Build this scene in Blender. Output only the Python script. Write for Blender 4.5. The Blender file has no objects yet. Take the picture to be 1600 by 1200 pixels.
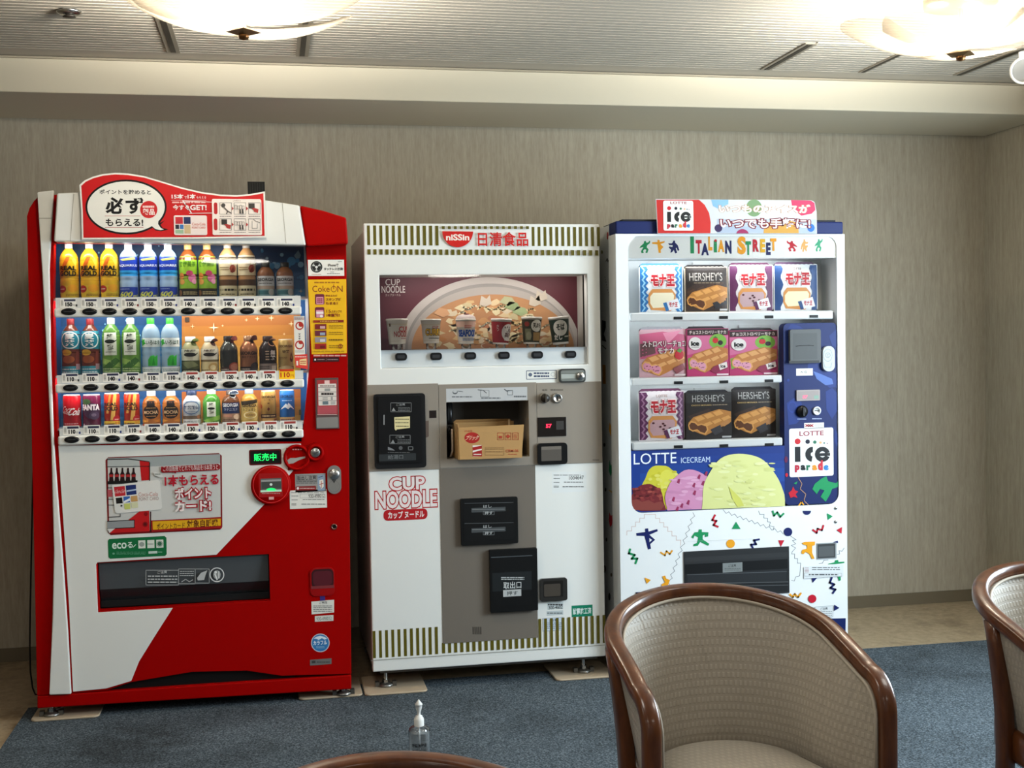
import bpy, bmesh, math, random
from mathutils import Vector, Matrix
from mathutils.geometry import tessellate_polygon

SC = bpy.context.scene
COL = SC.collection
rnd = random.Random(7)

# ------------------------------------------------------------------ camera
FPX = 1888.73
YAW, PITCH, ROLL = math.radians(11.17), math.radians(-1.781), math.radians(-0.9871)
CAM = Vector((-0.6036, -5.6133, 1.3485))
cF = Vector((math.sin(YAW)*math.cos(PITCH), math.cos(YAW)*math.cos(PITCH), math.sin(PITCH)))
r0 = Vector((math.cos(YAW), -math.sin(YAW), 0)); u0 = r0.cross(cF)
cR = math.cos(ROLL)*r0 + math.sin(ROLL)*u0
cU = -math.sin(ROLL)*r0 + math.cos(ROLL)*u0
cd = bpy.data.cameras.new('camera'); cd.sensor_fit = 'HORIZONTAL'; cd.sensor_width = 36.0
cd.lens = 36.0*FPX/1600.0; cd.clip_start = 0.05; cd.clip_end = 60
cam = bpy.data.objects.new('camera', cd); COL.objects.link(cam)
mw = Matrix.Identity(4)
for i in range(3):
    mw[i][0], mw[i][1], mw[i][2], mw[i][3] = cR[i], cU[i], -cF[i], CAM[i]
cam.matrix_world = mw
SC.camera = cam

# ------------------------------------------------------------------ world, lights, exposure
SC.view_settings.view_transform = 'Standard'
SC.view_settings.look = 'None'
SC.view_settings.gamma = 1.0
SC.view_settings.use_curve_mapping = False
SC.view_settings.exposure = 0.0
W = bpy.data.worlds.new('world'); SC.world = W; W.use_nodes = True
W.node_tree.nodes['Background'].inputs[0].default_value = (0.80, 0.86, 0.95, 1)
W.node_tree.nodes['Background'].inputs[1].default_value = 0.2


def area(name, loc, target, sx, sy, energy, color, shape='RECTANGLE'):
    l = bpy.data.lights.new(name, 'AREA'); l.shape = shape; l.size = sx
    if shape in ('RECTANGLE', 'ELLIPSE'): l.size_y = sy
    l.energy = energy; l.color = color
    o = bpy.data.objects.new(name, l); COL.objects.link(o); o.location = loc
    d = Vector(target) - Vector(loc)
    o.rotation_euler = d.to_track_quat('-Z', 'Y').to_euler()
    return o


WARM = (1.0, 0.945, 0.86)
for lx in (-3.05, -0.67, 1.70):
    for ly, en in ((-3.75, 13), (-6.7, 9)):
        area('ceiling_disc', (lx, ly, 2.33), (lx, ly, 0), 0.72, 0.72, en, WARM, 'DISK')
for lx, ly in ((-.98, -9.9), (1.85, -12.6)):
    area('ceiling_disc', (lx, ly, 2.33), (lx, ly, 0), 0.72, 0.72, 20, WARM, 'DISK')
area('side_daylight', (2.94, -2.6, 1.45), (0, -2.6, 1.25), 1.35, 1.35, 150, (0.74, 0.89, 1.0))


# ------------------------------------------------------------------ helpers
def lin(c):
    return c/12.92 if c <= 0.04045 else ((c+0.055)/1.055)**2.4


def rgb(h):
    return tuple(lin(int(h[i:i+2], 16)/255) for i in (0, 2, 4)) + (1,)


MC = {}


def M(h, rough=0.45, metal=0.0, emit=0.0, coat=0.0, alpha=1.0):
    if not isinstance(h, str): return h
    k = (h, rough, metal, emit, coat, alpha)
    if k in MC: return MC[k]
    m = bpy.data.materials.new('paint_'+h); m.use_nodes = True
    b = m.node_tree.nodes['Principled BSDF']
    b.inputs['Base Color'].default_value = rgb(h); b.inputs['Roughness'].default_value = rough
    b.inputs['Metallic'].default_value = metal
    b.inputs['Specular IOR Level'].default_value = 0.28
    b.inputs['Coat Weight'].default_value = coat; b.inputs['Coat Roughness'].default_value = 0.08
    b.inputs['Alpha'].default_value = alpha
    if emit:
        b.inputs['Emission Color'].default_value = rgb(h); b.inputs['Emission Strength'].default_value = emit
    m.diffuse_color = rgb(h)
    MC[k] = m
    return m


def nodemat(name):
    m = bpy.data.materials.new(name); m.use_nodes = True
    nt = m.node_tree; b = nt.nodes['Principled BSDF']

    def N(t, **kw):
        n = nt.nodes.new(t)
        for k, v in kw.items():
            if k in n.inputs.keys(): n.inputs[k].default_value = v
            else: setattr(n, k, v)
        return n
    return m, nt, b, N, nt.links.new


def ramp(N, stops):
    n = N('ShaderNodeValToRGB'); e = n.color_ramp.elements
    while len(e) < len(stops): e.new(0.5)
    for i, (p, c) in enumerate(stops):
        e[i].position = p; e[i].color = rgb(c)
    return n


def glassmat(name, gloss=1.0, tint=(1, 1, 1, 1), ior=1.5):
    m = bpy.data.materials.new(name); m.use_nodes = True
    nt = m.node_tree; nt.nodes.clear()
    o = nt.nodes.new('ShaderNodeOutputMaterial'); t = nt.nodes.new('ShaderNodeBsdfTransparent')
    g = nt.nodes.new('ShaderNodeBsdfGlossy'); x = nt.nodes.new('ShaderNodeMixShader'); f = nt.nodes.new('ShaderNodeFresnel')
    mu = nt.nodes.new('ShaderNodeMath'); mu.operation = 'MULTIPLY'; mu.inputs[1].default_value = gloss
    f.inputs['IOR'].default_value = ior; g.inputs['Roughness'].default_value = 0.02; t.inputs[0].default_value = tint
    L = nt.links.new
    L(f.outputs[0], mu.inputs[0]); L(mu.outputs[0], x.inputs[0]); L(t.outputs[0], x.inputs[1]); L(g.outputs[0], x.inputs[2]); L(x.outputs[0], o.inputs[0])
    return m


def unproj(px, py, y):
    d = cF + cR*((px-800)/FPX) - cU*((py-600)/FPX)
    t = (y-CAM.y)/d.y
    p = CAM + d*t
    return p.x, p.z


def unz(px, py, z):
    d = cF + cR*((px-800)/FPX) - cU*((py-600)/FPX)
    return CAM + d*((z-CAM.z)/d.z)


def tag(o, label=None, cat=None, group=None, kind=None):
    if label: o['label'] = label
    if cat: o['category'] = cat
    if group: o['group'] = group
    if kind: o['kind'] = kind
    return o


def thing(name, loc, label, cat, group=None, rz=0.0):
    o = bpy.data.objects.new(name, None); COL.objects.link(o)
    o.location = loc; o.rotation_euler = (0, 0, rz); o.empty_display_size = 0.05
    return tag(o, label, cat, group)


def worldloc(o):
    v = Vector((0, 0, 0))
    while o:
        v += o.location; o = o.parent
    return v


def rrect(x0, z0, x1, z1, r, n=5):
    r = min(r, abs(x1-x0)/2, abs(z1-z0)/2)
    if r <= 1e-6: return [(x0, z0), (x1, z0), (x1, z1), (x0, z1)]
    pts = []
    for cx, cz, a in ((x1-r, z0+r, -90), (x1-r, z1-r, 0), (x0+r, z1-r, 90), (x0+r, z0+r, 180)):
        for i in range(n+1):
            t = math.radians(a + 90*i/n); pts.append((cx+r*math.cos(t), cz+r*math.sin(t)))
    return pts


TX = {}


def textmesh(s, bold, base=None):
    base = bold if base is None else base
    k = (s, bold, base)
    if k not in TX:
        c = bpy.data.curves.new('t', 'FONT'); c.body = s; c.size = 1; c.resolution_u = 3; c.offset = bold
        o = bpy.data.objects.new('t', c); m = o.to_mesh()
        vs = [(v.co.x, v.co.y) for v in m.vertices]; fs = [tuple(p.vertices) for p in m.polygons]
        o.to_mesh_clear(); bpy.data.objects.remove(o); bpy.data.curves.remove(c)
        e = bold-base
        a = min(v[0] for v in vs)+e; b = max(v[0] for v in vs)-e; c0 = min(v[1] for v in vs)+e; d = max(v[1] for v in vs)-e
        TX[k] = ([((v[0]-a)/(b-a), (v[1]-c0)/max(d-c0, 1e-6)) for v in vs], fs)
    return TX[k]


class MB:
    """collects shapes in world coordinates and links them as one mesh object"""

    def __init__(s):
        s.v, s.f, s.m, s.sm, s.mats, s.uv = [], [], [], [], [], None

    def mi(s, mat):
        mat = M(mat)
        if mat not in s.mats: s.mats.append(mat)
        return s.mats.index(mat)

    def add(s, vs, fs, mat, smooth=False):
        n = len(s.v); s.v.extend(tuple(v) for v in vs); k = s.mi(mat)
        for f in fs:
            s.f.append(tuple(i+n for i in f)); s.m.append(k); s.sm.append(smooth)
        return s

    def box(s, x0, x1, y0, y1, z0, z1, mat):
        vs = [(x, y, z) for x in (x0, x1) for y in (y0, y1) for z in (z0, z1)]
        return s.add(vs, [(0, 1, 3, 2), (4, 6, 7, 5), (0, 4, 5, 1), (2, 3, 7, 6), (0, 2, 6, 4), (1, 5, 7, 3)], mat)

    def prism(s, outer, y0, y1, mat, holes=(), side=None):
        loops = [list(outer)] + [list(h) for h in holes]
        flat = [p for l in loops for p in l]; n = len(flat)
        tris = tessellate_polygon([[Vector((p[0], p[1], 0)) for p in l] for l in loops])
        vs = [(p[0], y0, p[1]) for p in flat] + [(p[0], y1, p[1]) for p in flat]
        s.add(vs, [tuple(t) for t in tris] + [tuple(i+n for i in reversed(t)) for t in tris], mat)
        k = 0; q = []
        for l in loops:
            m = len(l)
            for i in range(m):
                a, b = k+i, k+(i+1) % m; q.append((a, b, b+n, a+n))
            k += m
        s.add(vs, q, side or mat)
        return s

    def shell(s, x0, x1, y0, y1, z0, z1, mat, th=.02):
        s.prism([(x0, z0), (x1, z0), (x1, z1), (x0, z1)], y0, y1, mat, [[(x0+th, z0+th), (x1-th, z0+th), (x1-th, z1-th), (x0+th, z1-th)]])
        return s.box(x0, x1, y1, y1+th, z0, z1, mat)

    def lathe(s, prof, c, mat, seg=24, smooth=True, axis=None, a0=0, a1=360):
        c = Vector(c)
        if axis is None: X, Y, Z = Vector((1, 0, 0)), Vector((0, 1, 0)), Vector((0, 0, 1))
        else:
            Z = Vector(axis).normalized(); X = Z.orthogonal().normalized(); Y = Z.cross(X)
        full = (a1-a0) >= 360; n = seg if full else seg+1
        vs = []
        for r, z in prof:
            for i in range(n):
                t = math.radians(a0+(a1-a0)*i/seg); vs.append(c+X*(r*math.cos(t))+Y*(r*math.sin(t))+Z*z)
        fs = []
        for j in range(len(prof)-1):
            for i in range(seg):
                a = j*n+i; b = j*n+(i+1) % n
                fs.append((a, b, b+n, a+n))
        s.add(vs, fs, mat, smooth)
        return s

    def tube(s, pts, r, mat, seg=8, caps=True):
        pts = [Vector(p) for p in pts]; n = len(pts); vs = []
        rs = r if isinstance(r, (list, tuple)) else [r]*n
        ref = None
        for i, p in enumerate(pts):
            T = (pts[min(i+1, n-1)]-pts[max(i-1, 0)]).normalized()
            A = T.orthogonal().normalized() if ref is None else (ref-T*ref.dot(T)).normalized()
            ref = A; B = T.cross(A)
            for k in range(seg):
                t = 2*math.pi*k/seg; vs.append(p+A*(rs[i]*math.cos(t))+B*(rs[i]*math.sin(t)))
        fs = [(j*seg+k, j*seg+(k+1) % seg, (j+1)*seg+(k+1) % seg, (j+1)*seg+k) for j in range(n-1) for k in range(seg)]
        if caps: fs += [tuple(range(seg))[::-1], tuple((n-1)*seg+k for k in range(seg))]
        return s.add(vs, fs, mat, True)

    def grid(s, rows, mat, smooth=True, closed=False):
        n = len(rows[0]); vs = [p for r in rows for p in r]
        fs = []
        for j in range(len(rows)-1):
            for i in range(n if closed else n-1):
                a, b = j*n+i, j*n+(i+1) % n; fs.append((a, b, b+n, a+n))
        return s.add(vs, fs, mat, smooth)

    def build(s, name, parent=None, org=None, bevel=0.0, seg=2, weld=False):
        o_ = worldloc(parent) if parent else Vector(org or (0, 0, 0))
        me = bpy.data.meshes.new(name)
        me.from_pydata([tuple(Vector(v)-o_) for v in s.v], [], s.f)
        for m in s.mats: me.materials.append(m)
        me.polygons.foreach_set('material_index', s.m); me.polygons.foreach_set('use_smooth', s.sm)
        if s.uv is not None:
            ul = me.uv_layers.new(name='UVMap')
            for li, lp in enumerate(me.loops): ul.data[li].uv = s.uv[lp.vertex_index]
        if weld or bevel:
            bm = bmesh.new(); bm.from_mesh(me); bmesh.ops.remove_doubles(bm, verts=bm.verts, dist=1e-5)
            bmesh.ops.recalc_face_normals(bm, faces=bm.faces); bm.to_mesh(me); bm.free()
        me.update()
        o = bpy.data.objects.new(name, me); COL.objects.link(o)
        if parent: o.parent = parent
        else: o.location = o_
        if bevel:
            md = o.modifiers.new('bevel', 'BEVEL'); md.width = bevel; md.segments = seg; md.limit_method = 'ANGLE'; md.angle_limit = math.radians(40)
        return o


class Art:
    """flat printed shapes; drawing coordinates -> surface by to() and emit()"""

    def __init__(s, mb, y=None, to=None, emit=None, eps=8e-5, sub=False, start=1, maxlen=0):
        s.maxlen = maxlen
        s.mb, s.L, s.eps, s.sub = mb, start, eps, sub
        s.to = to or (lambda a, b: unproj(a, b, y))
        s.em = emit or (lambda x, z, d: (x, y-d, z))

    def _put(s, pts, fs, col):
        s.L += 1
        if s.maxlen:
            pts = list(pts); tri = []
            for f in fs: tri += [(f[0], f[i], f[i+1]) for i in range(1, len(f)-1)]
            fs = []
            while tri:
                t = tri.pop(); e = [(math.dist(pts[t[i]], pts[t[(i+1) % 3]]), i) for i in range(3)]; l, i = max(e)
                if l <= s.maxlen: fs.append(t); continue
                a, b, c = t[i], t[(i+1) % 3], t[(i+2) % 3]
                pts.append(((pts[a][0]+pts[b][0])/2, (pts[a][1]+pts[b][1])/2)); m = len(pts)-1
                tri += [(a, m, c), (m, b, c)]
        s.mb.add([s.em(p[0], p[1], s.L*s.eps) for p in pts], fs, col)

    def raw(s, pts, col):
        if len(pts) <= 4: s._put(pts, [tuple(range(len(pts)))], col)
        else: s._put(pts, [tuple(t) for t in tessellate_polygon([[Vector((p[0], p[1], 0)) for p in pts]])], col)

    def poly(s, pts, col): s.raw([s.to(*p) for p in pts], col)

    def rect(s, x0, y0, x1, y1, col, r=0):
        (a, b), (c, d) = s.to(x0, y0), s.to(x1, y1)
        if s.sub:
            n = max(2, int(abs(x1-x0)*8)); pts = []
            for i in range(n+1):
                x = a+(c-a)*i/n; pts += [(x, b), (x, d)]
            s._put(pts, [(2*i, 2*i+2, 2*i+3, 2*i+1) for i in range(n)], col); return
        k = abs(c-a)/max(abs(x1-x0), 1e-6)
        s.raw(rrect(min(a, c), min(b, d), max(a, c), max(b, d), r*k), col)

    def ell(s, cx, cy, rx, ry, col, a0=0, a1=360, n=28):
        s.poly([(cx+rx*math.cos(math.radians(a0+(a1-a0)*i/n)), cy+ry*math.sin(math.radians(a0+(a1-a0)*i/n))) for i in range(n if a1-a0 >= 360 else n+1)], col)

    def ring(s, cx, cy, rx, ry, w, col, n=32):
        o = [s.to(cx+rx*math.cos(2*math.pi*i/n), cy+ry*math.sin(2*math.pi*i/n)) for i in range(n)]
        q = [s.to(cx+(rx-w)*math.cos(2*math.pi*i/n), cy+(ry-w*ry/rx)*math.sin(2*math.pi*i/n)) for i in range(n)]
        s._put(o+q, [(i, (i+1) % n, n+(i+1) % n, n+i) for i in range(n)], col)

    def line(s, pts, w, col, closed=False):
        pts = list(pts)+([pts[0]] if closed else [])
        vs, fs = [], []
        for i in range(len(pts)-1):
            (ax, ay), (bx, by) = pts[i], pts[i+1]
            l = math.hypot(bx-ax, by-ay) or 1e-9; tx, ty = (bx-ax)/l*w/2, (by-ay)/l*w/2
            n = len(vs)
            vs += [s.to(ax-tx-ty, ay-ty+tx), s.to(bx+tx-ty, by+ty+tx), s.to(bx+tx+ty, by+ty-tx), s.to(ax-tx+ty, ay-ty-tx)]
            fs.append((n, n+1, n+2, n+3))
        s._put(vs, fs, col)

    def frame(s, x0, y0, x1, y1, w, col):
        s.line([(x0, y0), (x1, y0), (x1, y1), (x0, y1)], w, col, True)

    def text(s, t, x0, y0, x1, y1, col, b=0.0, sh=0.0, ol=None, olb=0.06, base=None):
        if ol: s.text(t, x0, y0, x1, y1, ol, olb, sh, base=b)
        vs, fs = textmesh(t, b, base)
        (a, d), (c, e) = s.to(x0, y0), s.to(x1, y1)  # TL, BR
        s._put([(a+(c-a)*(v[0]+sh*(v[1]-.5)), e+(d-e)*v[1]) for v in vs], fs, col)

    def bars(s, x0, y0, x1, y1, n, col, fill=0.45):
        """unreadably small print: thin broken lines"""
        h = (y1-y0)/n
        vs, fs = [], []
        for i in range(n):
            x = x0
            yy = y0+h*i+h*(1-fill)/2
            while x < x1:
                w = min((x1-x0)*rnd.uniform(.06, .22), x1-x)
                k = len(vs)
                vs += [s.to(x, yy), s.to(x+w, yy), s.to(x+w, yy+h*fill), s.to(x, yy+h*fill)]; fs.append((k, k+1, k+2, k+3))
                x += w+(x1-x0)*.025
        s._put(vs, fs, col)


def pp(pts, y): return [unproj(a, b, y) for a, b in pts]


def prect(x0, y0, x1, y1, y, r=0.0):
    (a, b), (c, d) = unproj(x0, y0, y), unproj(x1, y1, y)
    return rrect(a, d, c, b, r)


def copyobj(o, parent, loc):
    c = o.copy(); COL.objects.link(c); c.parent = parent; c.location = loc
    return c


# ------------------------------------------------------------------ surface materials
def wallpaper():
    m, nt, b, N, L = nodemat('wallpaper')
    g = N('ShaderNodeNewGeometry'); mp = N('ShaderNodeMapping'); mp.inputs['Scale'].default_value = (150, 150, 22)
    n1 = N('ShaderNodeTexNoise', Scale=1.0, Detail=2.0)
    mp2 = N('ShaderNodeMapping'); mp2.inputs['Scale'].default_value = (55, 55, 5)
    n2 = N('ShaderNodeTexNoise', Scale=1.0, Detail=1.0)
    L(g.outputs['Position'], mp.inputs[0]); L(mp.outputs[0], n1.inputs['Vector'])
    L(g.outputs['Position'], mp2.inputs[0]); L(mp2.outputs[0], n2.inputs['Vector'])
    ad = N('ShaderNodeMath', operation='ADD'); L(n1.outputs[0], ad.inputs[0]); L(n2.outputs[0], ad.inputs[1])
    mu = N('ShaderNodeMath', operation='MULTIPLY'); L(ad.outputs[0], mu.inputs[0]); mu.inputs[1].default_value = 0.5
    r = ramp(N, [(0.28, '9b9280'), (0.68, 'b1a997')]); L(mu.outputs[0], r.inputs[0]); L(r.outputs[0], b.inputs['Base Color'])
    b.inputs['Roughness'].default_value = 0.85; b.inputs['Specular IOR Level'].default_value = 0.2
    bp = N('ShaderNodeBump', Strength=0.25, Distance=0.002); L(mu.outputs[0], bp.inputs['Height']); L(bp.outputs[0], b.inputs['Normal'])
    return m


def carpetmat():
    m, nt, b, N, L = nodemat('carpet_pile')
    g = N('ShaderNodeNewGeometry')
    n1 = N('ShaderNodeTexNoise', Scale=170.0, Detail=3.0); n2 = N('ShaderNodeTexNoise', Scale=2.2, Detail=5.0, Roughness=0.65)
    L(g.outputs['Position'], n1.inputs['Vector']); L(g.outputs['Position'], n2.inputs['Vector'])
    r1 = ramp(N, [(0.32, '2c3439'), (0.5, '4a545b'), (0.68, '6e7982')]); L(n1.outputs[0], r1.inputs[0])
    r2 = ramp(N, [(0.36, '6b6660'), (0.52, 'ffffff')]); L(n2.outputs[0], r2.inputs[0])
    mx = N('ShaderNodeMix', data_type='RGBA', blend_type='MULTIPLY'); mx.inputs[0].default_value = 0.35
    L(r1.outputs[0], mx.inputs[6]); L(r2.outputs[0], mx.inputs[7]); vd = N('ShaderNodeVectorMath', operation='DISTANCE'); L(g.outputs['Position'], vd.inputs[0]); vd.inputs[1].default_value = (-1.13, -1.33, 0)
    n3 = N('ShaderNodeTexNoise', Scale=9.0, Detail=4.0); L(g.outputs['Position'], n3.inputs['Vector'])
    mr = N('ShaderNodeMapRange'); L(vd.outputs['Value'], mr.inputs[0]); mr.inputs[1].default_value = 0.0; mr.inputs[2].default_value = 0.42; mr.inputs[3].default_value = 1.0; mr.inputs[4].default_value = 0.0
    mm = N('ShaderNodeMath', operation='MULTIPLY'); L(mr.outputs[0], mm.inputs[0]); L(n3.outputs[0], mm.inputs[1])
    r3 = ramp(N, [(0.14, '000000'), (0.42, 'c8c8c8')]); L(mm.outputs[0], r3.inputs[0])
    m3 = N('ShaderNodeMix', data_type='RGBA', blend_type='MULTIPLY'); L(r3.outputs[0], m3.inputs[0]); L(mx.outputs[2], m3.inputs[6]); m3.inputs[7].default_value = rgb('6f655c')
    L(m3.outputs[2], b.inputs['Base Color'])
    b.inputs['Roughness'].default_value = 0.95; b.inputs['Specular IOR Level'].default_value = 0.1
    bp = N('ShaderNodeBump', Strength=0.6, Distance=0.004); L(n1.outputs[0], bp.inputs['Height']); L(bp.outputs[0], b.inputs['Normal'])
    return m


def vinylmat():
    m, nt, b, N, L = nodemat('floor_vinyl')
    g = N('ShaderNodeNewGeometry')
    n1 = N('ShaderNodeTexNoise', Scale=26.0, Detail=6.0, Roughness=0.7); n2 = N('ShaderNodeTexNoise', Scale=3.0, Detail=5.0, Roughness=0.7)
    L(g.outputs['Position'], n1.inputs['Vector']); L(g.outputs['Position'], n2.inputs['Vector'])
    r1 = ramp(N, [(0.3, '8f7d60'), (0.7, 'b8a68a')]); L(n1.outputs[0], r1.inputs[0])
    r2 = ramp(N, [(0.34, '8a7c6a'), (0.46, 'ffffff')]); L(n2.outputs[0], r2.inputs[0])
    mx = N('ShaderNodeMix', data_type='RGBA', blend_type='MULTIPLY'); mx.inputs[0].default_value = 0.55
    L(r1.outputs[0], mx.inputs[6]); L(r2.outputs[0], mx.inputs[7]); L(mx.outputs[2], b.inputs['Base Color'])
    b.inputs['Roughness'].default_value = 0.42
    return m


def woodmat():
    m, nt, b, N, L = nodemat('mahogany')
    tc = N('ShaderNodeTexCoord'); mp = N('ShaderNodeMapping'); mp.inputs['Scale'].default_value = (30, 30, 9)
    n1 = N('ShaderNodeTexNoise', Scale=1.0, Detail=5.0, Roughness=0.6)
    L(tc.outputs['Object'], mp.inputs[0]); L(mp.outputs[0], n1.inputs['Vector'])
    r = ramp(N, [(0.3, '45220f'), (0.7, '6c3c1b')]); L(n1.outputs[0], r.inputs[0]); L(r.outputs[0], b.inputs['Base Color'])
    b.inputs['Roughness'].default_value = 0.3; b.inputs['Coat Weight'].default_value = 0.3; b.inputs['Coat Roughness'].default_value = 0.1
    return m


def fabricmat():
    m, nt, b, N, L = nodemat('chair_fabric')
    tc = N('ShaderNodeTexCoord'); br = N('ShaderNodeTexBrick')
    br.offset = 0.5; br.inputs['Scale'].default_value = 1.0
    br.inputs['Brick Width'].default_value = 0.0145; br.inputs['Row Height'].default_value = 0.0185
    br.inputs['Mortar Size'].default_value = 0.0047; br.inputs['Mortar Smooth'].default_value = 0.5
    br.inputs['Color1'].default_value = rgb('b0a798'); br.inputs['Color2'].default_value = rgb('aca394'); br.inputs['Mortar'].default_value = rgb('a39a8b')
    mpb = N('ShaderNodeMapping'); mpb.inputs['Scale'].default_value = (1, 1, 1); L(tc.outputs['UV'], mpb.inputs[0]); L(mpb.outputs[0], br.inputs['Vector']); L(br.outputs['Color'], b.inputs['Base Color'])
    b.inputs['Roughness'].default_value = 0.5; b.inputs['Sheen Weight'].default_value = 0.15
    mp = N('ShaderNodeMapping'); mp.inputs['Scale'].default_value = (26, 5, 1); mp.inputs['Rotation'].default_value = (0, 0, 0.12)
    n1 = N('ShaderNodeTexNoise', Scale=1.0, Detail=1.0); L(tc.outputs['UV'], mp.inputs[0]); L(mp.outputs[0], n1.inputs['Vector'])
    r2 = ramp(N, [(0.56, '000000'), (0.72, 'ffffff')]); L(n1.outputs[0], r2.inputs[0])
    ad = N('ShaderNodeMath', operation='MULTIPLY_ADD'); L(r2.outputs[0], ad.inputs[0]); ad.inputs[1].default_value = 3.0; L(br.outputs['Fac'], ad.inputs[2])
    bp = N('ShaderNodeBump', Strength=0.35, Distance=0.003, invert=True); L(ad.outputs[0], bp.inputs['Height']); L(bp.outputs[0], b.inputs['Normal'])
    return m


WALL = wallpaper(); CARPET = carpetmat(); VINYL = vinylmat(); WOOD = woodmat(); FABRIC = fabricmat()
GLASS = glassmat('display_glass', 1.0); ACRYL = glassmat('clear_plastic', 1.6, (.93, .95, .95, 1))
CREAM = M('cfc6b0', 0.6)
STEEL = M('c4c4c2', 0.25, 1.0)
BLACK = M('101112', 0.3); DKGREY = M('2b2e30', 0.35)
RED = M('9c0201', 0.5); RED.node_tree.nodes['Principled BSDF'].inputs['Specular IOR Level'].default_value = 0.06; DRED = M('800303', 0.45)
WHITE = M('e4e5e0', 0.32, coat=0.2); WHITE2 = M('dfe3e4', 0.35)

# ------------------------------------------------------------------ room shell
XL, XR, YB = -5.2, 2.983, -15.0
ZB, ZC, YBEAM = 2.378, 2.519, -0.564


def struct(name, mb, **k):
    return tag(mb.build(name, **k), kind='structure')


struct('floor', MB().box(XL, XR+.1, YB, .1, -.1, 0, VINYL))
struct('wall_back', MB().box(XL, XR+.1, 0, .1, 0, ZC+.1, WALL))
struct('wall_right', MB().box(XR, XR+.1, YB, 0, 0, ZC+.1, WALL))
struct('wall_left', MB().box(XL-.1, XL, YB, .1, 0, ZC+.1, WALL))
struct('trim_1', MB().box(XL, XR, YBEAM, 0, ZB, ZC+.05, CREAM), bevel=0.004)
BASE = M('6d6350', 0.5)
struct('baseboard_back', MB().box(XL, XR, -.008, 0, 0, .06, BASE))
struct('baseboard_right', MB().box(XR-.008, XR, YB, -.008, 0, .06, BASE))
# ribbed ceiling: a folded sheet of flat ribs and narrow grooves running along the wall
mb = MB(); CEIL = M('b4ac9e', 0.7)
prof = [(YBEAM, ZC), (-.69, ZC)]
y = -.69
while y > -5.0:
    prof += [(y, ZC+.007), (y-.010, ZC+.007), (y-.010, ZC), (y-.036, ZC)]; y -= .036
prof += [(YB, ZC)]
mb.add([(x, a, b) for a, b in prof for x in (XL, XR)], [(2*i, 2*i+1, 2*i+3, 2*i+2) for i in range(len(prof)-1)], CEIL)
mb.box(XL, XR, YB, YBEAM, ZC+.02, ZC+.1, CEIL)
struct('ceiling', mb)
struct('trim_2', MB().box(XL, XR, YBEAM-.012, YBEAM, ZC-.01, ZC-.003, M('a59c88', .6)))

# air diffuser slots set in the ceiling
SLOTD = M('3b352d', .6); SLOTF = M('8d8474', .5)
for x, w, dy, side in ((-.955, .05, .62, 'first slot from the left, over the red drinks machine'), (-.462, .05, .62, 'second slot from the left, just right of the left lamp'),
                       (1.50, .05, .45, 'third slot from the left, left of the right lamp'), (1.945, .03, .45, 'fourth slot from the left, under the right lamp'), (2.405, .045, .5, 'last slot on the right, beside the white spotlight')):
    t = thing('ceiling_slot', (x, -.70, ZC), 'dark ceiling ventilation slot, '+side, 'vent', 'ventilation slots in the ceiling')
    MB().box(x-w/2, x+w/2, -.70-dy, -.70, ZC-.004, ZC, SLOTF).build('frame', t)
    MB().box(x-w/5, x+w/5, -.69-dy, -.71, ZC-.0055, ZC-.004, SLOTD).build('slot_opening', t)
t = tag(MB().box(1.52, 2.39, -1.17, -1.152, ZC-.003, ZC, M('ded8c8', .5)).build('ceiling_strip', org=(1.9, -1.16, ZC)), 'pale metal strip across the ceiling behind the right lamp', 'ceiling trim')

# carpet
cz = .008
tag(MB().box(-1.545, XR-.01, -7.5, -.785, 0.0005, cz, CARPET).build('carpet', org=(0, -2, 0)), 'grey blue speckled carpet laid on the beige floor before the machines', 'carpet')

# ------------------------------------------------------------------ ceiling lamps
def lampglass():
    m = bpy.data.materials.new('lamp_glass'); m.use_nodes = True
    nt = m.node_tree; nt.nodes.clear(); L = nt.links.new
    o = nt.nodes.new('ShaderNodeOutputMaterial'); t = nt.nodes.new('ShaderNodeBsdfTransparent'); tl = nt.nodes.new('ShaderNodeBsdfTranslucent'); d = nt.nodes.new('ShaderNodeBsdfDiffuse')
    x1 = nt.nodes.new('ShaderNodeMixShader'); x2 = nt.nodes.new('ShaderNodeMixShader')
    tl.inputs[0].default_value = d.inputs[0].default_value = (.19, .17, .14, 1); t.inputs[0].default_value = (1, .98, .94, 1)
    x1.inputs[0].default_value = .35; x2.inputs[0].default_value = .48
    L(tl.outputs[0], x1.inputs[1]); L(d.outputs[0], x1.inputs[2]); L(x1.outputs[0], x2.inputs[1]); L(t.outputs[0], x2.inputs[2]); L(x2.outputs[0], o.inputs[0])
    return m


LG = lampglass()


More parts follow.
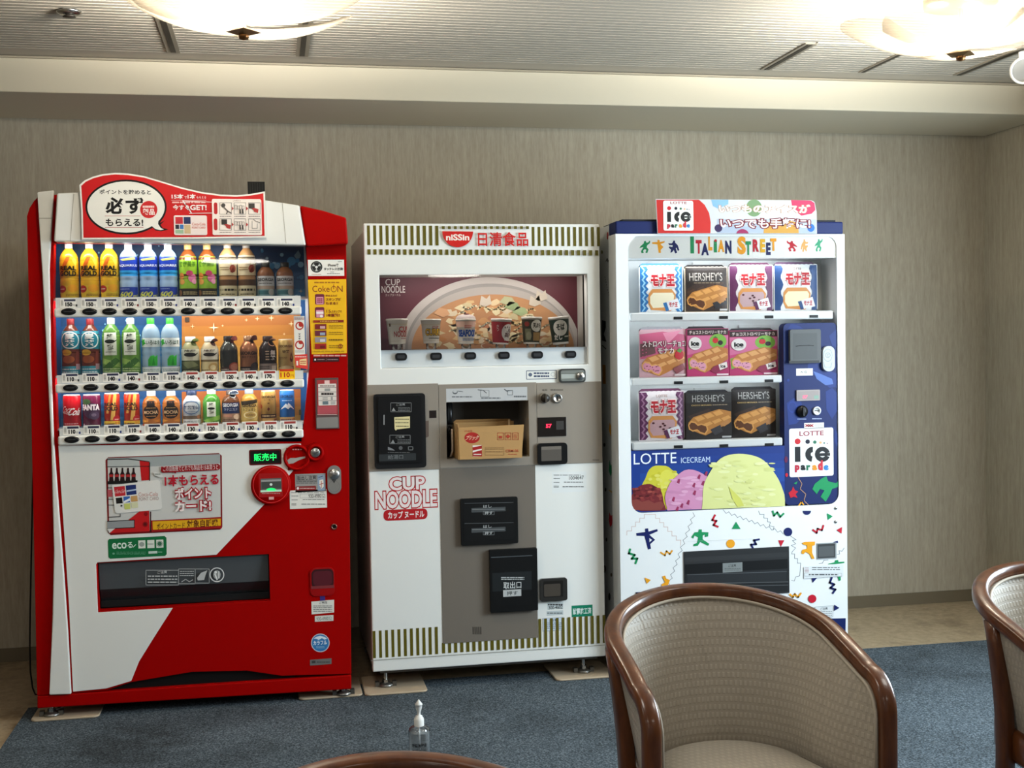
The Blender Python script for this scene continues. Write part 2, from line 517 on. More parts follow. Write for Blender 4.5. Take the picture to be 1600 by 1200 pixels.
def make_lamp(loc, label):
    t = thing('ceiling_lamp', loc, label, 'ceiling lamp', 'flower shaped ceiling lamps')
    c = Vector(loc)

    def S(r, a, lift):
        # shallow bowl that turns up at its rim
        return (c.x+r*math.cos(a), c.y+r*math.sin(a), c.z-.205+lift+.055*(r/.36)**2+.12*max(0, r/.36-.5)**2)
    for k in range(4):
        mid = math.radians(45+90*k+8); rows = []
        lift = .012*(k % 2)
        for i in range(11):
            f = i/10
            row = []
            for j in range(15):
                g = -1+2*j/14
                R = .395*(1-.24*abs(g)**2.6)
                r = .02+(R-.02)*f
                row.append(S(r, mid+g*math.radians(48), lift+.02*f*abs(g)**3*(1 if g > 0 else 0)))
            rows.append(row)
        bot = MB().grid(rows, LG)
        o = bot.build('glass_petal', t)
        sm = o.modifiers.new('thick', 'SOLIDIFY'); sm.thickness = .005
    MB().lathe([(0, 0), (.10, 0), (.12, -.02), (.12, -.05), (0, -.06)], (c.x, c.y, c.z), M('8a7a5c', .3, .8)).build('ceiling_plate', t)
    MB().lathe([(.008, -.05), (.008, -.22)], c, M('8a7a5c', .3, .8), seg=10).build('rod', t)
    d = .055; zz = c.z-.212
    MB().add([(c.x+d, c.y, zz), (c.x, c.y+d, zz), (c.x-d, c.y, zz), (c.x, c.y-d, zz), (c.x, c.y, zz+.02), (c.x, c.y, zz-.012)],
             [(0, 1, 4), (1, 2, 4), (2, 3, 4), (3, 0, 4), (1, 0, 5), (2, 1, 5), (3, 2, 5), (0, 3, 5)], M('6d5638', .35, .7)).build('diamond_cap', t)
    MB().lathe([(.012, -.212), (.016, -.222), (.014, -.232), (0, -.236)], c, M('6d4a2a', .3, .8), seg=14).build('finial', t)
    for k in range(3):
        l = bpy.data.lights.new('lamp_bulb', 'POINT'); l.energy = 30; l.color = (1, .95, .86); l.shadow_soft_size = .035
        o = bpy.data.objects.new('lamp_bulb', l); COL.objects.link(o)
        o.location = (c.x+.13*math.cos(k*2.094+.5), c.y+.13*math.sin(k*2.094+.5), c.z-.125)
    return t


make_lamp((-.667, -1.86, ZC), 'flower shaped glass ceiling lamp above the red drinks machine, left of the two lamps')
make_lamp((1.695, -1.88, ZC), 'flower shaped glass ceiling lamp at the right edge, above the blue and white machine')

# small ceiling fittings
p = unz(108, 22, ZC-.01)
t = thing('sprinkler', (p.x, p.y, ZC), 'small chrome sprinkler head in the ceiling left of the left lamp', 'sprinkler')
MB().lathe([(0, 0), (.042, 0), (.042, -.006), (.03, -.012), (.0, -.012)], (p.x, p.y, ZC), STEEL).build('flange', t)
MB().lathe([(.012, -.01), (.014, -.016), (.022, -.018), (.022, -.021), (0, -.023)], (p.x, p.y, ZC), M('55504a', .3, .8), seg=14).build('head', t)
p = Vector((2.425, -1.15, 2.437)); ax = Vector((-.55, -1, -.25)).normalized()
t = thing('ceiling_spotlight', (p.x, p.y, ZC), 'white round spotlight on the ceiling at the right picture edge', 'spotlight')
MB().lathe([(0, -.02), (.05, -.02), (.054, 0), (.054, .035), (.047, .037), (.044, .02)], p, M('eeebe2', .4), axis=ax).build('housing', t)
MB().lathe([(.046, .02), (.02, .024), (0, .024)], p, M('8f8d88', .4), axis=ax).build('lens', t)
MB().lathe([(.012, 0), (.012, -.05), (0, -.05)], (p.x, p.y+.01, ZC), M('eeebe2', .4), seg=12).build('mount', t)

# ------------------------------------------------------------------ red drinks machine
YR = -.97
RM = thing('drinks_machine', (-.898, YR, 0), 'large red and white drinks vending machine with curved topper sign, at the left', 'vending machine', 'vending machines along the wall')
LEDG = M('20ff70', .5, emit=1.0)

# cabinet, door slab, display opening
MB().shell(-1.452, -.338, YR+.052, -.16, .078, 1.83, DRED).build('cabinet', RM, bevel=.006)
disp = pp([(84, 379), (478, 383), (484, 470), (485, 560), (476, 650), (471, 691), (90, 694), (86, 600), (83, 480)], YR)
tray = prect(152, 880, 422, 938, YR)
tray = pp([(152, 880), (420, 866), (422, 939), (154, 955)], YR)
door = pp([(42, 338), (46, 325), (53, 314), (60, 307), (90, 304), (468, 325), (541, 383), (545, 700), (549, 1053), (440, 1056), (385, 1048), (300, 1050), (205, 1066), (165, 1079), (58, 1087)], YR)
MB().prism(door, YR, YR+.05, RED, [disp, tray]).build('door', RM, bevel=.003)
# white pieces
MB().prism(pp([(58, 300), (84, 297), (80, 360), (77, 420), (79, 560), (84, 690), (92, 800), (100, 900), (106, 990), (111, 1085), (77, 1086), (82, 960), (84, 860), (80, 700), (73, 560), (66, 430)], YR-.016), YR-.016, YR+.0, WHITE).build('side_trim', RM, bevel=.004)
MB().prism(pp([(91, 696), (470, 693), (474, 716), (440, 757), (415, 786), (338, 867), (152, 879), (150, 882), (153, 957), (270, 950), (240, 997), (217, 1034), (205, 1064), (165, 1076), (114, 1081), (112, 1040), (108, 950), (102, 860), (95, 760)], YR-.004), YR-.004, YR, WHITE).build('lower_front_panel', RM, bevel=.0015)
MB().prism(pp([(89, 302), (127, 300), (230, 303), (350, 309), (416, 313), (468, 321), (478, 383), (84, 377)], YR-.05), YR-.05, YR+.02, WHITE).build('header', RM, bevel=.006)
MB().prism(pp([(469, 321), (505, 329), (541, 340), (544, 381), (479, 385)], YR-.05), YR-.05, YR+.02, RED).build('header_end', RM, bevel=.006)
hs = MB(); A = Art(hs, YR-.0505)
A.line([(115, 303), (110, 376)], .7, '9a988f'); hs.build('panel_seam', RM); hs = MB(); A = Art(hs, YR-.0505); A.line([(441, 317), (447, 380)], .7, '9a988f')
hs.build('panel_seam', RM)
st = MB(); A = Art(st, YR-.0165); A.line([(60, 341), (83, 341)], .7, '8a8880'); st.build('trim_seam', RM)
# sill bar, dark gap, feet
MB().prism(pp([(58, 1088), (549, 1055), (549, 1077), (58, 1107)], YR-.004), YR-.004, YR+.06, RED).build('sill_bar', RM, bevel=.004)
MB().prism(pp([(140, 1088), (140, 1040), (460, 1030), (460, 1070)], YR+.02), YR+.02, YR+.06, M('0a0a0a', .5)).build('gap_shade_slab', RM)  # plain black slab standing in for the shade in the gap


def foot(parent, x, y, zt, z0=.0165):
    b = MB()
    b.lathe([(.0075, .012), (.0075, zt-z0)], (x, y, z0), STEEL, seg=12)
    b.lathe([(0, 0), (.030, 0), (.030, .006), (.018, .014), (.0, .014)], (x, y, z0), M('8f8d88', .35, .9), seg=18)
    b.lathe([(.014, .014), (.014, .026), (0, .026)], (x, y, z0), STEEL, seg=6, smooth=False)
    for s_ in (-1, 1): b.box(x+s_*.034-.008, x+s_*.034+.008, y-.012, y+.012, z0, z0+.018, M('6f6c66', .4, .8))
    return b.build('levelling_foot', parent)


foot(RM, -1.435, YR+.035, .085); foot(RM, -.365, YR+.035, .085)
foot(RM, -1.435, -.24, .085, .0); foot(RM, -.365, -.24, .085, .0)
# feet carry a slanting steel strap
MB().tube([(-1.43, YR+.05, .026), (-1.30, -.72, .05)], .006, M('8b8a88', .4, .8)).build('foot_strap', RM)

# delivery tray
t0, t1 = tray[0], tray[2]
(x0, zt), (x1, zb_) = (min(p[0] for p in tray), max(p[1] for p in tray)), (max(p[0] for p in tray), min(p[1] for p in tray))
tb = MB(); tb.box(x0-.005, x1+.005, YR+.06, YR+.066, zb_-.005, zt+.005, M('0c0d0e', .4))
tb.box(x0-.008, x0, YR+.001, YR+.06, zb_-.006, zt+.006, BLACK); tb.box(x1, x1+.008, YR+.001, YR+.06, zb_-.006, zt+.006, BLACK)
tb.box(x0-.008, x1+.008, YR+.001, YR+.06, zb_-.008, zb_-.002, BLACK)
tb.build('tray_recess', RM)
fl = MB(); fl.add([(x0+.004, YR+.012, zt-.002), (x1-.004, YR+.012, zt-.002), (x1-.004, YR+.024, zb_+.075), (x0+.004, YR+.024, zb_+.075)], [(0, 1, 2, 3)], M('4d5154', .22))
fl.add([(x0+.004, YR+.024, zb_+.075), (x1-.004, YR+.024, zb_+.075), (x1-.004, YR+.05, zb_+.03), (x0+.004, YR+.05, zb_+.03)], [(0, 1, 2, 3)], M('26292b', .2))
fl.box(x0+.004, x1-.004, YR+.04, YR+.05, zb_+.005, zb_+.03, M('191b1c', .3))
flap = fl.build('tray_flap', RM)
pr = MB(); A = Art(pr, YR+.0115); W6 = 'b9bcbc'
A.frame(228, 891, 279, 914, .7, W6); A.text('ご注意', 246, 892, 261, 896, W6, .02); A.bars(231, 898, 277, 912, 3, W6, .4)
A.frame(279, 889, 305, 912, .7, W6); A.bars(281, 891, 303, 901, 3, W6, .4); A.line([(284, 909), (290, 905), (296, 909), (301, 906)], 1, W6)
A.frame(305, 889, 327, 911, .7, W6); A.poly([(308, 903), (314, 895), (324, 891), (321, 899), (319, 906), (309, 907)], W6)
A.ring(339, 898, 11.5, 11.5, 1.6, 'd4d6d6'); A.ell(339, 898, 6, 7, '8f9494'); A.ell(337, 894, 2, 2, 'e4e6e6'); A.line([(336, 897), (339, 905)], 2.2, 'e4e6e6'); A.line([(342, 893), (342, 903)], 1.5, 'e4e6e6')
pr.build('tray_print', RM)

# display interior
DX0, DX1 = -1.405, -.475
zt_d = unproj(280, 372, YR)[1]; zb_d = unproj(280, 700, YR)[1]
di = MB(); DB = YR+.15
di.box(DX0, DX1, DB, DB+.01, zb_d, zt_d, M('134a86', .5))
di.box(DX0-.01, DX0, YR+.05, DB, zb_d, zt_d, M('a8b4bc', .5)); di.box(DX1, DX1+.01, YR+.05, DB, zb_d, zt_d, M('a8b4bc', .5))
di.box(DX0, DX1, YR+.05, DB, zt_d, zt_d+.01, M('d8dcdc', .5)); di.box(DX0, DX1, YR+.05, DB, zb_d-.01, zb_d, M('d8dcdc', .5))
di.build('display_box', RM)
bk = MB(); A = Art(bk, DB-.001)


def fade(a, x0, y0, x1, y1, cols):
    n = len(cols)
    for i, c in enumerate(cols): a.rect(x0, y0+(y1-y0)*i/n, x1, y0+(y1-y0)*(i+1)/n, c)


fade(A, 95, 380, 477, 470, ['0f3a66', '12426e', '164c7a', '1c5686', '246496', '3074a6'])
fade(A, 95, 494, 284, 590, ['12406e', '174c7c', '1d5a8c', '266a9c', '327aaa', '4088b4'])
fade(A, 284, 494, 470, 590, ['a0622c', 'aa6e2e', 'b47c34', 'be8c3c', 'c89c48', 'd0ac58'])
fade(A, 95, 612, 284, 668, ['12406e', '1a5084', '26649a', '3478ac'])
fade(A, 284, 612, 470, 668, ['9a5626', 'a0622a', 'a87230', 'b0863c'])
for i in range(26):
    cx, cy, r = rnd.uniform(405, 474), rnd.uniform(385, 465), rnd.uniform(.8, 7)
    A.ell(cx, cy, r, r, rnd.choice(['3f86b8', '5f9cc6', '2f78b0', '86b4d0']), n=14)
A.poly([(466, 391), (470, 399), (468, 404), (462, 404), (460, 399)], '6f8ea4')
for i in range(18):
    cx, cy, r = rnd.uniform(97, 282), rnd.choice([rnd.uniform(500, 530), rnd.uniform(380, 400)]), rnd.uniform(.6, 2.5)
    A.ell(cx, cy, r, r, '7fb2d4', n=8)


def spark(a, cx, cy, r, c):
    a.poly([(cx, cy-r), (cx+r*.12, cy-r*.12), (cx+r, cy), (cx+r*.12, cy+r*.12), (cx, cy+r), (cx-r*.12, cy+r*.12), (cx-r, cy), (cx-r*.12, cy-r*.12)], c)


for cx, cy, r in ((301, 510, 4), (334, 512, 8), (402, 498, 4), (348, 509, 2.5), (424, 497, 5), (455, 506, 5), (444, 522, 2.5), (385, 500, 3), (470, 455, 4), (477, 462, 2)): spark(A, cx, cy, r, 'f6e2b4')
A.rect(289, 496, 296, 503, '3a2a20', 1.5); A.rect(467, 640, 471, 648, '5a4a20', 1)
bk.build('display_backdrop', RM)

ROWB = [unproj(275, 465.5, YR+.05)[1], unproj(275, 583, YR+.05)[1], unproj(275, 664, YR+.05)[1]]
RAILS = [((84, 482), (471, 493), (466, 480)), ((86, 598), (475, 612), (583, 597)), ((90, 677), (474, 693), (663, 676))]
prices = [['150']*6+['140']*6, ['110', '110', '140', '140', '110', '110', '140', '140', '120', '140', '170', '110'], ['110']*4+['140', '140', '130', '120', '130', '130', '110', '110']]
BX = [[107, 140, 171, 203, 234, 263, 294, 326, 356, 386, 417, 446], [110, 142, 174, 205, 237, 268, 298, 328, 359, 389, 419, 449], [112, 144, 176, 207, 239, 269, 299, 330, 361, 391, 421, 451]]
BYL = [(487, 485.5), (606, 599), (687, 678)]
TYL = [(467, 480.5, 466, 479.5), (584, 597.5, 579, 592.5), (666, 679.5, 658, 672)]
btn = None; plate_tops = ROWB
for r in range(3):
    (ax, ay), (bx, by), _ = RAILS[r]
    yf = YR-.024
    rail = MB(); x0, z1 = unproj(ax, BYL[r][0]-6.5, yf); x1, _z = unproj(bx, BYL[r][1]-6.5, yf); z0 = unproj(ax, BYL[r][0]+7.5, yf)[1]
    z1b = unproj(bx, BYL[r][1]-6.5, yf)[1]; z1 = (z1+z1b)/2; z0 = (z0+unproj(bx, BYL[r][1]+7.5, yf)[1])/2
    rail.box(x0, x1, yf, YR-.002, z0, z1, M('e4e4de', .35))
    ro = rail.build('button_rail', RM, bevel=.007, seg=3)
    # product shelf behind the glass and the price strip on its edge
    sh = MB(); sh.box(DX0, DX1, YR+.018, DB-.004, ROWB[r]-.008, ROWB[r]-.0005, M('c9cdcd', .4)); sh.build('product_shelf', RM)
    sp = MB(); sp.box(x0+.004, x1-.002, YR-.008, YR-.004, z1+.0005, ROWB[r]+.002, M('d2d3d0', .4)); so = sp.build('price_strip', RM)
    for i in range(12):
        f = i/11; cx = BX[r][i]; cy = BYL[r][0]*(1-f)+BYL[r][1]*f
        xx, zz = unproj(cx, cy, yf-.002)
        if btn is None:
            b = MB()
            b.lathe([(0, .006), (.7, .0055), (.92, .004), (1.0, 0), (1.0, -.002)], (0, 0, 0), M('17181a', .16), seg=24, axis=(0, -1, 0))
            b.v = [(v[0]*.0265 if abs(v[1]) < .1 else v[0], v[1], v[2]*.0128) for v in b.v]
            b.add([(-.014, -.0064, -.001), (.014, -.0064, -.001), (.014, -.0064, .001), (-.014, -.0064, .001)], [(0, 1, 2, 3)], '3d3f41')
            btn = b.build('select_button', ro, org=(0, 0, 0)); bo = btn
            wl = worldloc(ro); me = btn.data
            for v in me.vertices: v.co += wl
        else:
            bo = btn.copy(); COL.objects.link(bo); bo.parent = ro
        bo.location = Vector((xx, yf, zz))-worldloc(ro)
        # price tag
        ty0 = TYL[r][0]*(1-f)+TYL[r][2]*f; ty1 = TYL[r][1]*(1-f)+TYL[r][3]*f
        g = MB(); A = Art(g, YR-.0085); yel = (r == 1 and i == 11)
        if yel:
            A.rect(cx-13, ty0-1, cx+12, ty1, 'f2c21a'); A.text('110', cx-11, ty0+3, cx+4, ty1-3, 'b8201c', .03); A.text('円', cx+5, ty1-7, cx+10, ty1-3, 'b8201c'); A.rect(cx-12, ty0-2, cx+10, ty0+1, 'c83a1a')
        else:
            A.rect(cx-13.5, ty0-.5, cx+12.5, ty1, 'eceae4', 1); A.rect(cx-7, ty0+.6, cx+11, ty0+3.6, '33364e' if (r == 0 or i < 6 or (r == 2 and i == 5)) else 'a03a34')
            A.text(prices[r][i], cx-5, ty1-8.2, cx+6, ty1-1.6, '0c0c0c', .06); A.text('円', cx+6.6, ty1-5, cx+9.6, ty1-1.6, '333333')
            A.rect(cx-12, ty0+1.5, cx-8, ty1-2, 'c8c6c0'); A.bars(cx-11.6, ty0+3, cx-8.4, ty1-4, 3, '8d8b86')
            if i % 3 != 1: A.rect(cx+11, ty1-5, cx+14, ty1-1.5, rnd.choice(['2a3878', '7a2020', '3c3c3c']))
        g.build('price_tag', so)
# glass panes
for (a, b, nm) in ((zt_d, ROWB[0]+.004, 0), (unproj(280, 494, YR)[1]+.004, ROWB[1]+.004, 1), (unproj(280, 611, YR)[1]+.004, ROWB[2]+.004, 2)):
    MB().box(DX0+.001, DX1+.001, YR+.006, YR+.009, b-.01, a, GLASS).build('display_pane', RM)
for zz, en in ((unproj(280, 383, YR)[1], 1.7), (ROWB[0]-.012, 2.4), (ROWB[1]-.012, 2.2)):
    l = area('display_tube', (-.94, YR+.016, zz), (-.94, YR+.10, zz-.14), .88, .008, en, (1, .97, .9))

# notice strip at the display's right edge
n = MB(); A = Art(n, YR-.001)
A.rect(459, 494, 477, 554, 'e6e2da'); A.ring(468, 509, 6.5, 6.5, 2, 'b03028'); A.ell(470, 507, 3.5, 4, 'b03028'); A.ring(468, 539, 7, 7, 2, 'b03028'); A.ell(470, 535, 3.5, 3, 'b03028')
for k in range(3): A.poly([(466, 521+k*3.5), (470, 521+k*3.5), (468, 524+k*3.5)], '7a7a7a')
A.bars(460, 496, 476, 500, 2, 'b06a60'); A.bars(461, 547, 475, 551, 2, 'a8a8a8')
A.poly([(460, 555), (480, 553), (481, 577), (462, 574)], 'd84038'); A.poly([(468, 562), (479, 560), (479, 571), (468, 570)], 'f0d49a'); A.bars(469, 563, 478, 569, 2, 'b03028'); A.bars(461, 556, 479, 559, 1, 'f6e0d8'); A.rect(463, 564, 466, 571, 'f4e6e0')
n.build('notice_strip', RM)

# topper sign
ts = [(128, 374), (127, 330), (124, 289), (132, 282), (145, 276), (160, 272), (180, 270), (200, 271), (225, 275), (255, 284), (285, 293), (315, 300), (345, 304), (370, 305), (392, 303), (414, 299), (415, 335), (416, 371), (300, 373)]
cx, cy = 270, 330
tsi = [(130.5, 371.5), (129.5, 330), (127, 290.5), (134, 284), (146, 278.5), (161, 274.5), (180, 272.5), (200, 273.5), (225, 277.5), (255, 286.3), (285, 295.4), (315, 302.4), (345, 306.4), (370, 307.4), (392, 305.5), (411.5, 302), (412.5, 335), (413.5, 368.5), (300, 370.5)]
YT = YR-.062
s = MB(); s.prism(pp(ts, YT), YT, YT+.004, M('ecebe4', .35)); A = Art(s, YT-.0002)
A.poly(tsi, 'c3161a')
def bub(dx, dy):
    return [(197+(62+dx)*math.cos(math.radians(a)), 323.5+(41.5+dy)*math.sin(math.radians(a))) for a in range(45, 395, 6)]
b1 = bub(1.5, 1.5); b1 = [q for q in b1]
A.poly([(258, 344)]+[(249, 353), (247, 350)]+[], '161414')
A.poly([(238, 355), (243, 360), (252, 361.5), (263, 358.5), (254, 356), (250, 350), (252, 342)], '161414')
A.ell(197, 323.5, 63.5, 43, '161414', n=48)
A.ell(197, 323.5, 60.5, 40, 'e9e8e0', n=48)
A.poly([(237, 353), (243, 358), (251, 359.5), (256, 358.5), (251, 356), (247, 350), (248, 340), (240, 345)], 'e9e8e0')
A.text('ポイントを貯めると', 155, 296, 236, 304, '1a1a1a', .02)
A.text('必ず', 164, 308, 225, 334.5, '141414', .035)
A.text('もらえる!', 165, 341.5, 224, 353.5, '141414', .03)
A.line([(164, 337.5), (219, 337.5)], .6, 'b03030'); A.line([(164, 355.5), (224, 355.5)], .6, 'b03030')
A.ell(232.5, 327.5, 13.5, 13.5, 'c3262a'); A.bars(223, 321, 241, 325, 1, 'f0d8d4', .8); A.text('製品', 223, 326, 242, 336, 'f0e4e0', .03)
A.text('15本', 268, 303, 287, 311, 'f2ecea', .03); A.text('で', 288, 306.5, 292, 310.5, 'f2ecea'); A.text('1本', 293, 303, 306, 311, 'f2ecea', .03); A.text('もらえる', 307, 306.5, 322, 310.5, 'f2ecea')
A.line([(268, 313), (322, 313)], .6, 'f0c8c4'); A.bars(269, 314.5, 321, 318, 1, 'e8b0ac', .7)
A.text('今すぐ', 270, 320, 296, 328.5, 'f2ecea', .02); A.text('GET!', 297, 320, 323, 328.5, 'f2ecea', .03)
A.line([(286, 314), (290, 320), (295, 326), (299, 333)], 1.6, 'f2ecea'); A.line([(286, 314), (334, 316)], .8, 'f2ecea'); A.line([(296, 333.5), (332, 333)], .8, 'f2ecea')
A.rect(271.5, 336.5, 324, 367.5, 'e9dcd8', 2.5)
A.rect(274, 339, 286, 350, 'c0303a'); A.rect(287, 339, 298, 350, '23305c'); A.rect(274, 351, 280, 358, '2a2a3a'); A.rect(281, 351, 287, 358, '3a70b0'); A.rect(288, 351, 298, 365, 'c8b088'); A.rect(274, 359, 287, 365, '9ab89a')
A.text('Coca-Cola', 300, 348, 321, 352.5, 'c86a60', .01); A.text('POINT CARD', 300, 354, 321, 357.5, 'c86a60', .01)
A.rect(331, 311, 409.5, 367.5, 'f0e6de', 2.5)
A.text('ご利用方法', 364, 312.5, 376, 315, '6a3a38')
for yy in (326, 351):
    A.rect(334, yy-9.5, 340, yy+9, 'b5262a', 3)
    for k in range(3):
        xx = 343.5+k*22.5
        A.frame(xx, yy-9, xx+18, yy+9, .6, '5a5450')
        A.bars(xx, yy+11, xx+18, yy+13.5, 1, '8a7a78')
        if k < 2: A.poly([(xx+18.8, yy-3), (xx+21.8, yy), (xx+18.8, yy+3)], 'b5262a')
for xx, yy in ((388, 318), (345, 343)):
    A.rect(xx+1, yy, xx+10, yy+8, '3c3836'); A.poly([(xx+5, yy+8), (xx+9, yy+7), (xx+16, yy+9), (xx+15, yy+15), (xx+9, yy+13), (xx+8, yy+10)], 'b03a38')
A.ell(349, 321, 3.2, 3.2, '4a4644'); A.line([(350, 324), (356, 330), (354, 334)], 1.6, '6a605c'); A.line([(356, 330), (361, 333)], 1.6, '6a605c')
for xx, yy in ((366, 326), (366, 351)):
    for k in range(4): A.frame(xx+1+k*3.8, yy-5+(k % 2), xx+4.2+k*3.8, yy+1, .5, '6a6460')
    A.poly([(xx+8, yy+1), (xx+10, yy+1), (xx+11, yy+8), (xx+8, yy+8)], '4a4644'); A.poly([(xx+12, yy+1), (xx+14, yy+1), (xx+15, yy+8), (xx+12, yy+8)], '4a4644')
A.line([(394, 346), (394, 357), (402, 357), (402, 350)], .8, '5a5450'); A.line([(396, 343), (400, 346), (406, 348)], .8, '5a5450')
s.build('topper_sign', RM)

# small dark box standing behind the sign
x0, z1 = unproj(387, 286, YR+.12); x1, z0 = unproj(414, 303, YR+.12)
b = MB(); b.box(x0, x1, YR+.08, YR+.16, 1.8305, z1, M('0a0a0a', .7))
for k in range(6): b.box(x0+.008+k*.009, x0+.011+k*.009, YR+.0785, YR+.08, 1.84, z1-.004, M('1c1c1a', .6))
tag(b.build('black_box', org=((x0+x1)/2, YR+.12, 1.8305)), 'small black ribbed box on top of the red machine, behind its topper sign', 'box')

# right column stickers
def decal(name, fn, y=None, parent=RM):
    m_ = MB(); fn(Art(m_, (YR-.0006) if y is None else y)); return m_.build(name, parent)


def d1(A):
    A.rect(481, 406, 538, 431, 'ecebe4'); A.ell(494.5, 417, 9.2, 9, '232624'); A.ring(494.5, 417, 7.4, 7.2, .5, '8a8d8a')
    for a in (90, 210, 330):
        c, s_ = math.cos(math.radians(a)), math.sin(math.radians(a)); A.poly([(494.5+c*6.5-s_*2, 417+s_*6.5+c*2), (494.5+c*6.5+s_*2, 417+s_*6.5-c*2), (494.5+c*1.5, 417+s_*1.5)], 'c4c8c4')
    A.ell(494.5, 417.3, 2, 2, 'dfe2df'); A.text('iPhoneで', 512, 412, 529, 416.6, '222222', .02); A.text('タッチレス決済!', 506, 418, 536, 422.5, '222222', .03)
    A.bars(516, 424, 522, 426, 1, '6a6a6a'); A.bars(511, 426.5, 531, 428.5, 1, '6a6a6a'); A.bars(487, 428, 502, 429.6, 1, 'b06a60'); A.bars(528, 408, 534, 409.6, 1, '6a6a6a')


decal('payment_sticker', d1)


def d2(A):
    A.poly([(481, 437), (541, 436), (542, 552), (487, 553.5)], 'e9b51c')
    R2 = '7a2418'
    A.bars(491, 440, 531, 443, 1, 'a86a18', .7); A.text('Coke', 488, 446.5, 515, 456, R2, .0); A.text('N', 527, 446.5, 535.5, 456, R2, .0); A.ring(521.5, 451.7, 4.6, 4.8, .9, R2); A.line([(521.5, 445), (521.5, 451.5)], 1.1, R2)
    for k, yy in enumerate((459.5, 480)):
        A.rect(492, yy, 507, yy+16.5, '6a2438', 2.5); A.rect(494, yy+4.5, 505.5, yy+16, 'd890a4')
    for i in range(3):
        for j in range(3): A.rect(495.8+i*2.9, 466+j*2.7, 497.9+i*2.9, 467.9+j*2.7, '8a3048')
    A.rect(494, 487, 505.5, 490.5, 'f0e4e4'); A.ell(502, 494, 2.4, 2.2, 'f4ecec')
    A.text('貯めるたび', 509, 460.5, 527, 463.6, R2, .02); A.text('スタンプが', 509, 465.5, 533, 470, R2, .02); A.text('たまる!!', 509, 472, 528, 476, R2, .03)
    A.text('15', 510, 484, 517, 488.5, R2, .0); A.text('スタンプで', 518, 485, 534, 488.5, R2, .02); A.text('1本無料!!', 510, 490, 531, 495, R2, .03)
    A.rect(489.5, 500.5, 537, 503.5, '8a2c1c'); A.bars(500, 501, 528, 503, 1, 'e8c060')
    for k in range(4):
        yy = 506.5+k*10.2
        A.rect(492, yy, 510, yy+8, ['7a2226', '6a2a3a', '8f8a94', '9c2422'][k]); A.rect(500, yy+3, 508, yy+7, ['c8a0a0', '8fa0b8', 'c8c8d0', '6a1c1c'][k]); A.bars(514, yy+1, 536, yy+7, [3, 2, 1, 2][k], '7a5a18', .35)
    A.ring(532, 541, 3.4, 3.6, .9, '8a2c1c'); A.line([(532, 538.5), (532, 543.5)], 1, '8a2c1c'); A.bars(490, 547.5, 538, 550, 1, '8a6a18')


decal('app_poster', d2)
decal('app_store_bar', lambda A: (A.bars(490, 554.3, 541, 557, 1, 'd8a8a0', .8), A.rect(489, 558.5, 530, 565, '3a1418', 1), A.ell(492.5, 562, 1.3, 1.5, 'e8e0e0'), A.line([(509.5, 560), (509.5, 564)], .5, '8a7070'), A.bars(496, 560.5, 507, 563, 1, '9a8488'), A.bars(511.5, 560.5, 528, 563, 1, '9a8488')))

# card reader
(a, b), (c, d) = unproj(492, 591, YR), unproj(530, 669.5, YR)
cr = MB(); cr.box(a, c, YR-.006, YR+.002, d, b, M('5a4a48', .4)); A = Art(cr, YR-.0062)
A.rect(495, 594, 528, 648, 'a5383a'); A.rect(507, 594.5, 515, 601, 'e8c8c4'); A.rect(497, 600, 526, 633, 'e0d8d0', 1)
for k in range(4): A.line([(497, 605.5+k*6.8), (526, 605.5+k*6.8)], .7, '7a6a68')
A.bars(500, 601.5, 523, 604.5, 1, '6a4a48'); A.rect(507, 607, 516, 611, '9a9a98'); A.bars(502, 613.5, 521, 617.5, 1, '3a3030', .8); A.bars(504, 620, 512, 625, 2, '7a7a78'); A.rect(504, 627, 513, 632, '6a7a80'); A.rect(517, 627, 524, 632, 'b8b4b0'); A.rect(517, 620, 520, 625, '9a9a98')
A.rect(496, 635, 526, 646, 'b05058'); A.line([(496, 647.5), (526, 647.5)], .7, 'd8c0bc')
A.rect(494.5, 652.5, 528.5, 668, '85827e', 1.5)
cr.build('card_reader', RM, bevel=.001)

# coin slot, coin button, bill slot
def disc(mb_, px, py, rp, y0, y1, mat, ri=0.0, bev=.004, parent_y=YR):
    x, z = unproj(px, py, YR); r = rp*.00249
    if ri: mb_.lathe([(ri*.00249, 0), (ri*.00249, y1-bev), (ri*.00249+bev, y1), (r-bev, y1), (r, y1-bev), (r, y0)], (x, YR, z), mat, seg=40, axis=(0, -1, 0))
    else: mb_.lathe([(0, y1), (r-bev, y1), (r, y1-bev), (r, y0)], (x, YR, z), mat, seg=40, axis=(0, -1, 0))
    return x, z


c1 = MB(); disc(c1, 463.5, 714.5, 20, 0, .016, RED, 15.5); disc(c1, 463.5, 714.5, 15.6, 0, .004, M('98080a', .3)); c1.prism(pp([(447, 700), (480, 697), (495, 690), (500, 712), (480, 728), (450, 735)], YR), YR-.006, YR, RED)
A = Art(c1, YR-.0065); A.poly([(449, 719), (454, 715.5), (462, 715.5), (477, 713), (477, 715.5), (466, 719.5), (458, 724), (451, 725)], 'a4a19c')
for k in range(4): A.rect(457+k*4, 701.5, 459.5+k*4, 703, 'e0a8a4')
c1.build('coin_slot', RM)
c2 = MB(); disc(c2, 492.5, 707, 13, 0, .018, RED, 8.5); disc(c2, 492.5, 707, 8.4, 0, .013, STEEL); A = Art(c2, YR-.0135); A.line([(489, 708), (496, 707)], 1.1, '3a3a3a'); c2.build('coin_button', RM)
c3 = MB(); disc(c3, 423.5, 757.5, 30, 0, .016, RED); A = Art(c3, YR-.0165)
